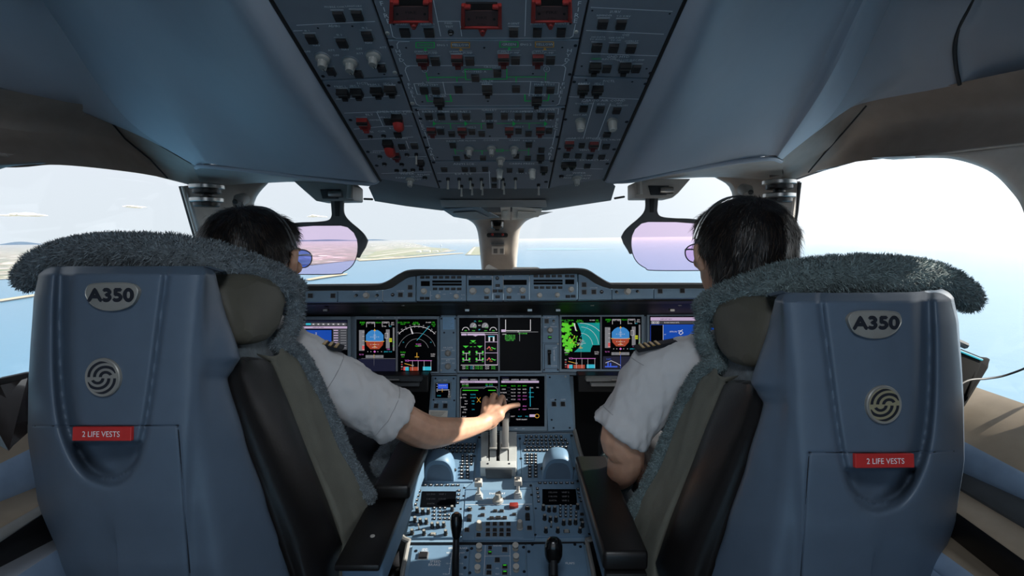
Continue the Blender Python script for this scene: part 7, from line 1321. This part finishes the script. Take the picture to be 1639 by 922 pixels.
# ---- side consoles
mat('tan', (150, 136, 118), .6, bump=.05); mat('con_blue', (128, 150, 176), .5, bump=.04)
def console(lines, mats, lab, nm):
    t = thing(nm, (lines[-1][4], 1.0, .3), lab, 'console', 'side consoles'); L = []
    for (a, b, c, d, X_) in lines:
        p = atX(a, b, X_); q = atX(c, d, X_); dr = (q-p).normalized(); L.append([p-dr*.55, p-dr*.2, p, q, q+dr*.25, q+dr*.55])
    for (i, mt, part) in mats:
        mb = MB(); n_ = V((-1 if lines[0][4] > 0 else 1, 0, .4)).normalized()
        A, B = L[i], L[i+1]; rows = [A, [a.lerp(b, .15)+n_*.006 for a, b in zip(A, B)], [a.lerp(b, .5)+n_*.008 for a, b in zip(A, B)], [a.lerp(b, .85)+n_*.006 for a, b in zip(A, B)], B]
        mb.grid(rows, mt); mk(part, mb, t, angle=50)
console([(1560, 619, 1639, 646, 1.10), (1515, 692, 1639, 757, .96), (1515, 745, 1639, 800, .95), (1508, 768, 1639, 846, .92), (1503, 800, 1639, 897, .86), (1495, 838, 1600, 922, .88), (1485, 868, 1560, 922, .80), (1478, 900, 1530, 940, .78), (1460, 990, 1530, 1040, .78)], [(0, 'tan', 'window_sill'), (1, 'con_blue', 'blue_strip'), (2, 'fairing', 'grab_rail'), (3, 'tan', 'shelf'), (4, 'black', 'stowage_slot'), (5, 'tan', 'lower_rail'), (6, 'con_blue', 'lower_box'), (7, 'con_blue', 'box_side')], 'right side console with tan window sill, blue strip and dark grab rail', 'side_console')
console([(-30, 640, 60, 600, -1.08), (0, 742, 45, 720, -.97), (0, 803, 48, 784, -.96), (0, 846, 55, 814, -.90), (0, 868, 58, 830, -.89), (0, 908, 70, 872, -.91), (0, 940, 76, 890, -.83), (0, 1000, 90, 960, -.82)], [(0, 'tan', 'window_sill'), (1, 'con_blue', 'blue_strip'), (2, 'tan', 'shelf'), (3, 'frame_grey', 'grab_rail'), (4, 'black', 'stowage_slot'), (5, 'lining', 'lower_rail'), (6, 'con_blue', 'box_side')], 'left side console with blue strip and pale shelf beside the left seat', 'side_console')
# ---- tablets
mat('matte_black', (8, 8, 9), .95, spec=.1)
mat('tabscreen', (52, 46, 44), .12, coat=.5)
t = thing('tablet', G(1530, 668, 1.05), 'dark tablet in a black case mounted by the right side window', 'tablet'); mb = MB()
q = [G(1505, 548, 1.06), G(1574, 576, 1.10), G(1548, 640, 1.06), G(1524, 670, 1.03), G(1500, 668, 1.02)]; mb.prism(q, V((.012, .016, .003)), 'matte_black'); mk('body', mb, t, bevel=.004)
mb = MB(); mb.tube([G(1505, 549, 1.055), G(1572, 576, 1.095)], .0022, 'e_cyan', 6); mk('lit_screen_edge', mb, t)
mb = MB(); mb.prism([G(1566, 573, 1.1), G(1586, 575, 1.12), G(1580, 590, 1.1), G(1545, 650, 1.07), G(1524, 672, 1.04), G(1520, 668, 1.03), G(1546, 638, 1.05)], V((.01, .02, 0)), 'matte_black'); mk('case', mb, t, bevel=.003)
mb = MB(); mb.tube([G(1510, 545, 1.08), G(1525, 544, 1.1), G(1545, 553, 1.11)], .008, 'black', 8); mk('mount_clip', mb, t)
tag(mk('charging_cable', MB().tube(cr_spline([G(1519, 640, 1.03), G(1530, 622, 1.03), G(1550, 609, 1.04), G(1580, 606, 1.05), G(1612, 600, 1.05), G(1660, 580, 1.04), G(1720, 540, 1.03)], 6), .0022, 'black', 8)), 'thin black charging cable running from the right tablet to the window frame', 'cable')
t = thing('tablet', G(20, 735, 1.05), 'tablet with a dark reflecting screen mounted by the left side window', 'tablet')
mb = MB(); q = [G(-40, 622, 1.0), G(0, 606, 1.04), G(46, 596, 1.1), G(46, 722, 1.08), G(12, 736, 1.03), G(-40, 700, 1.0)]; mb.prism(q, V((-.012, .016, 0)), 'black'); mk('case', mb, t, bevel=.004)
mb = MB(); mb.prism([G(-36, 630, .995), G(0, 616, 1.032), G(44, 605, 1.09), G(44, 708, 1.07), G(14, 722, 1.022), G(-36, 690, .995)], V((.001, -.001, 0)), 'tabscreen'); mk('screen', mb, t, smooth=False)
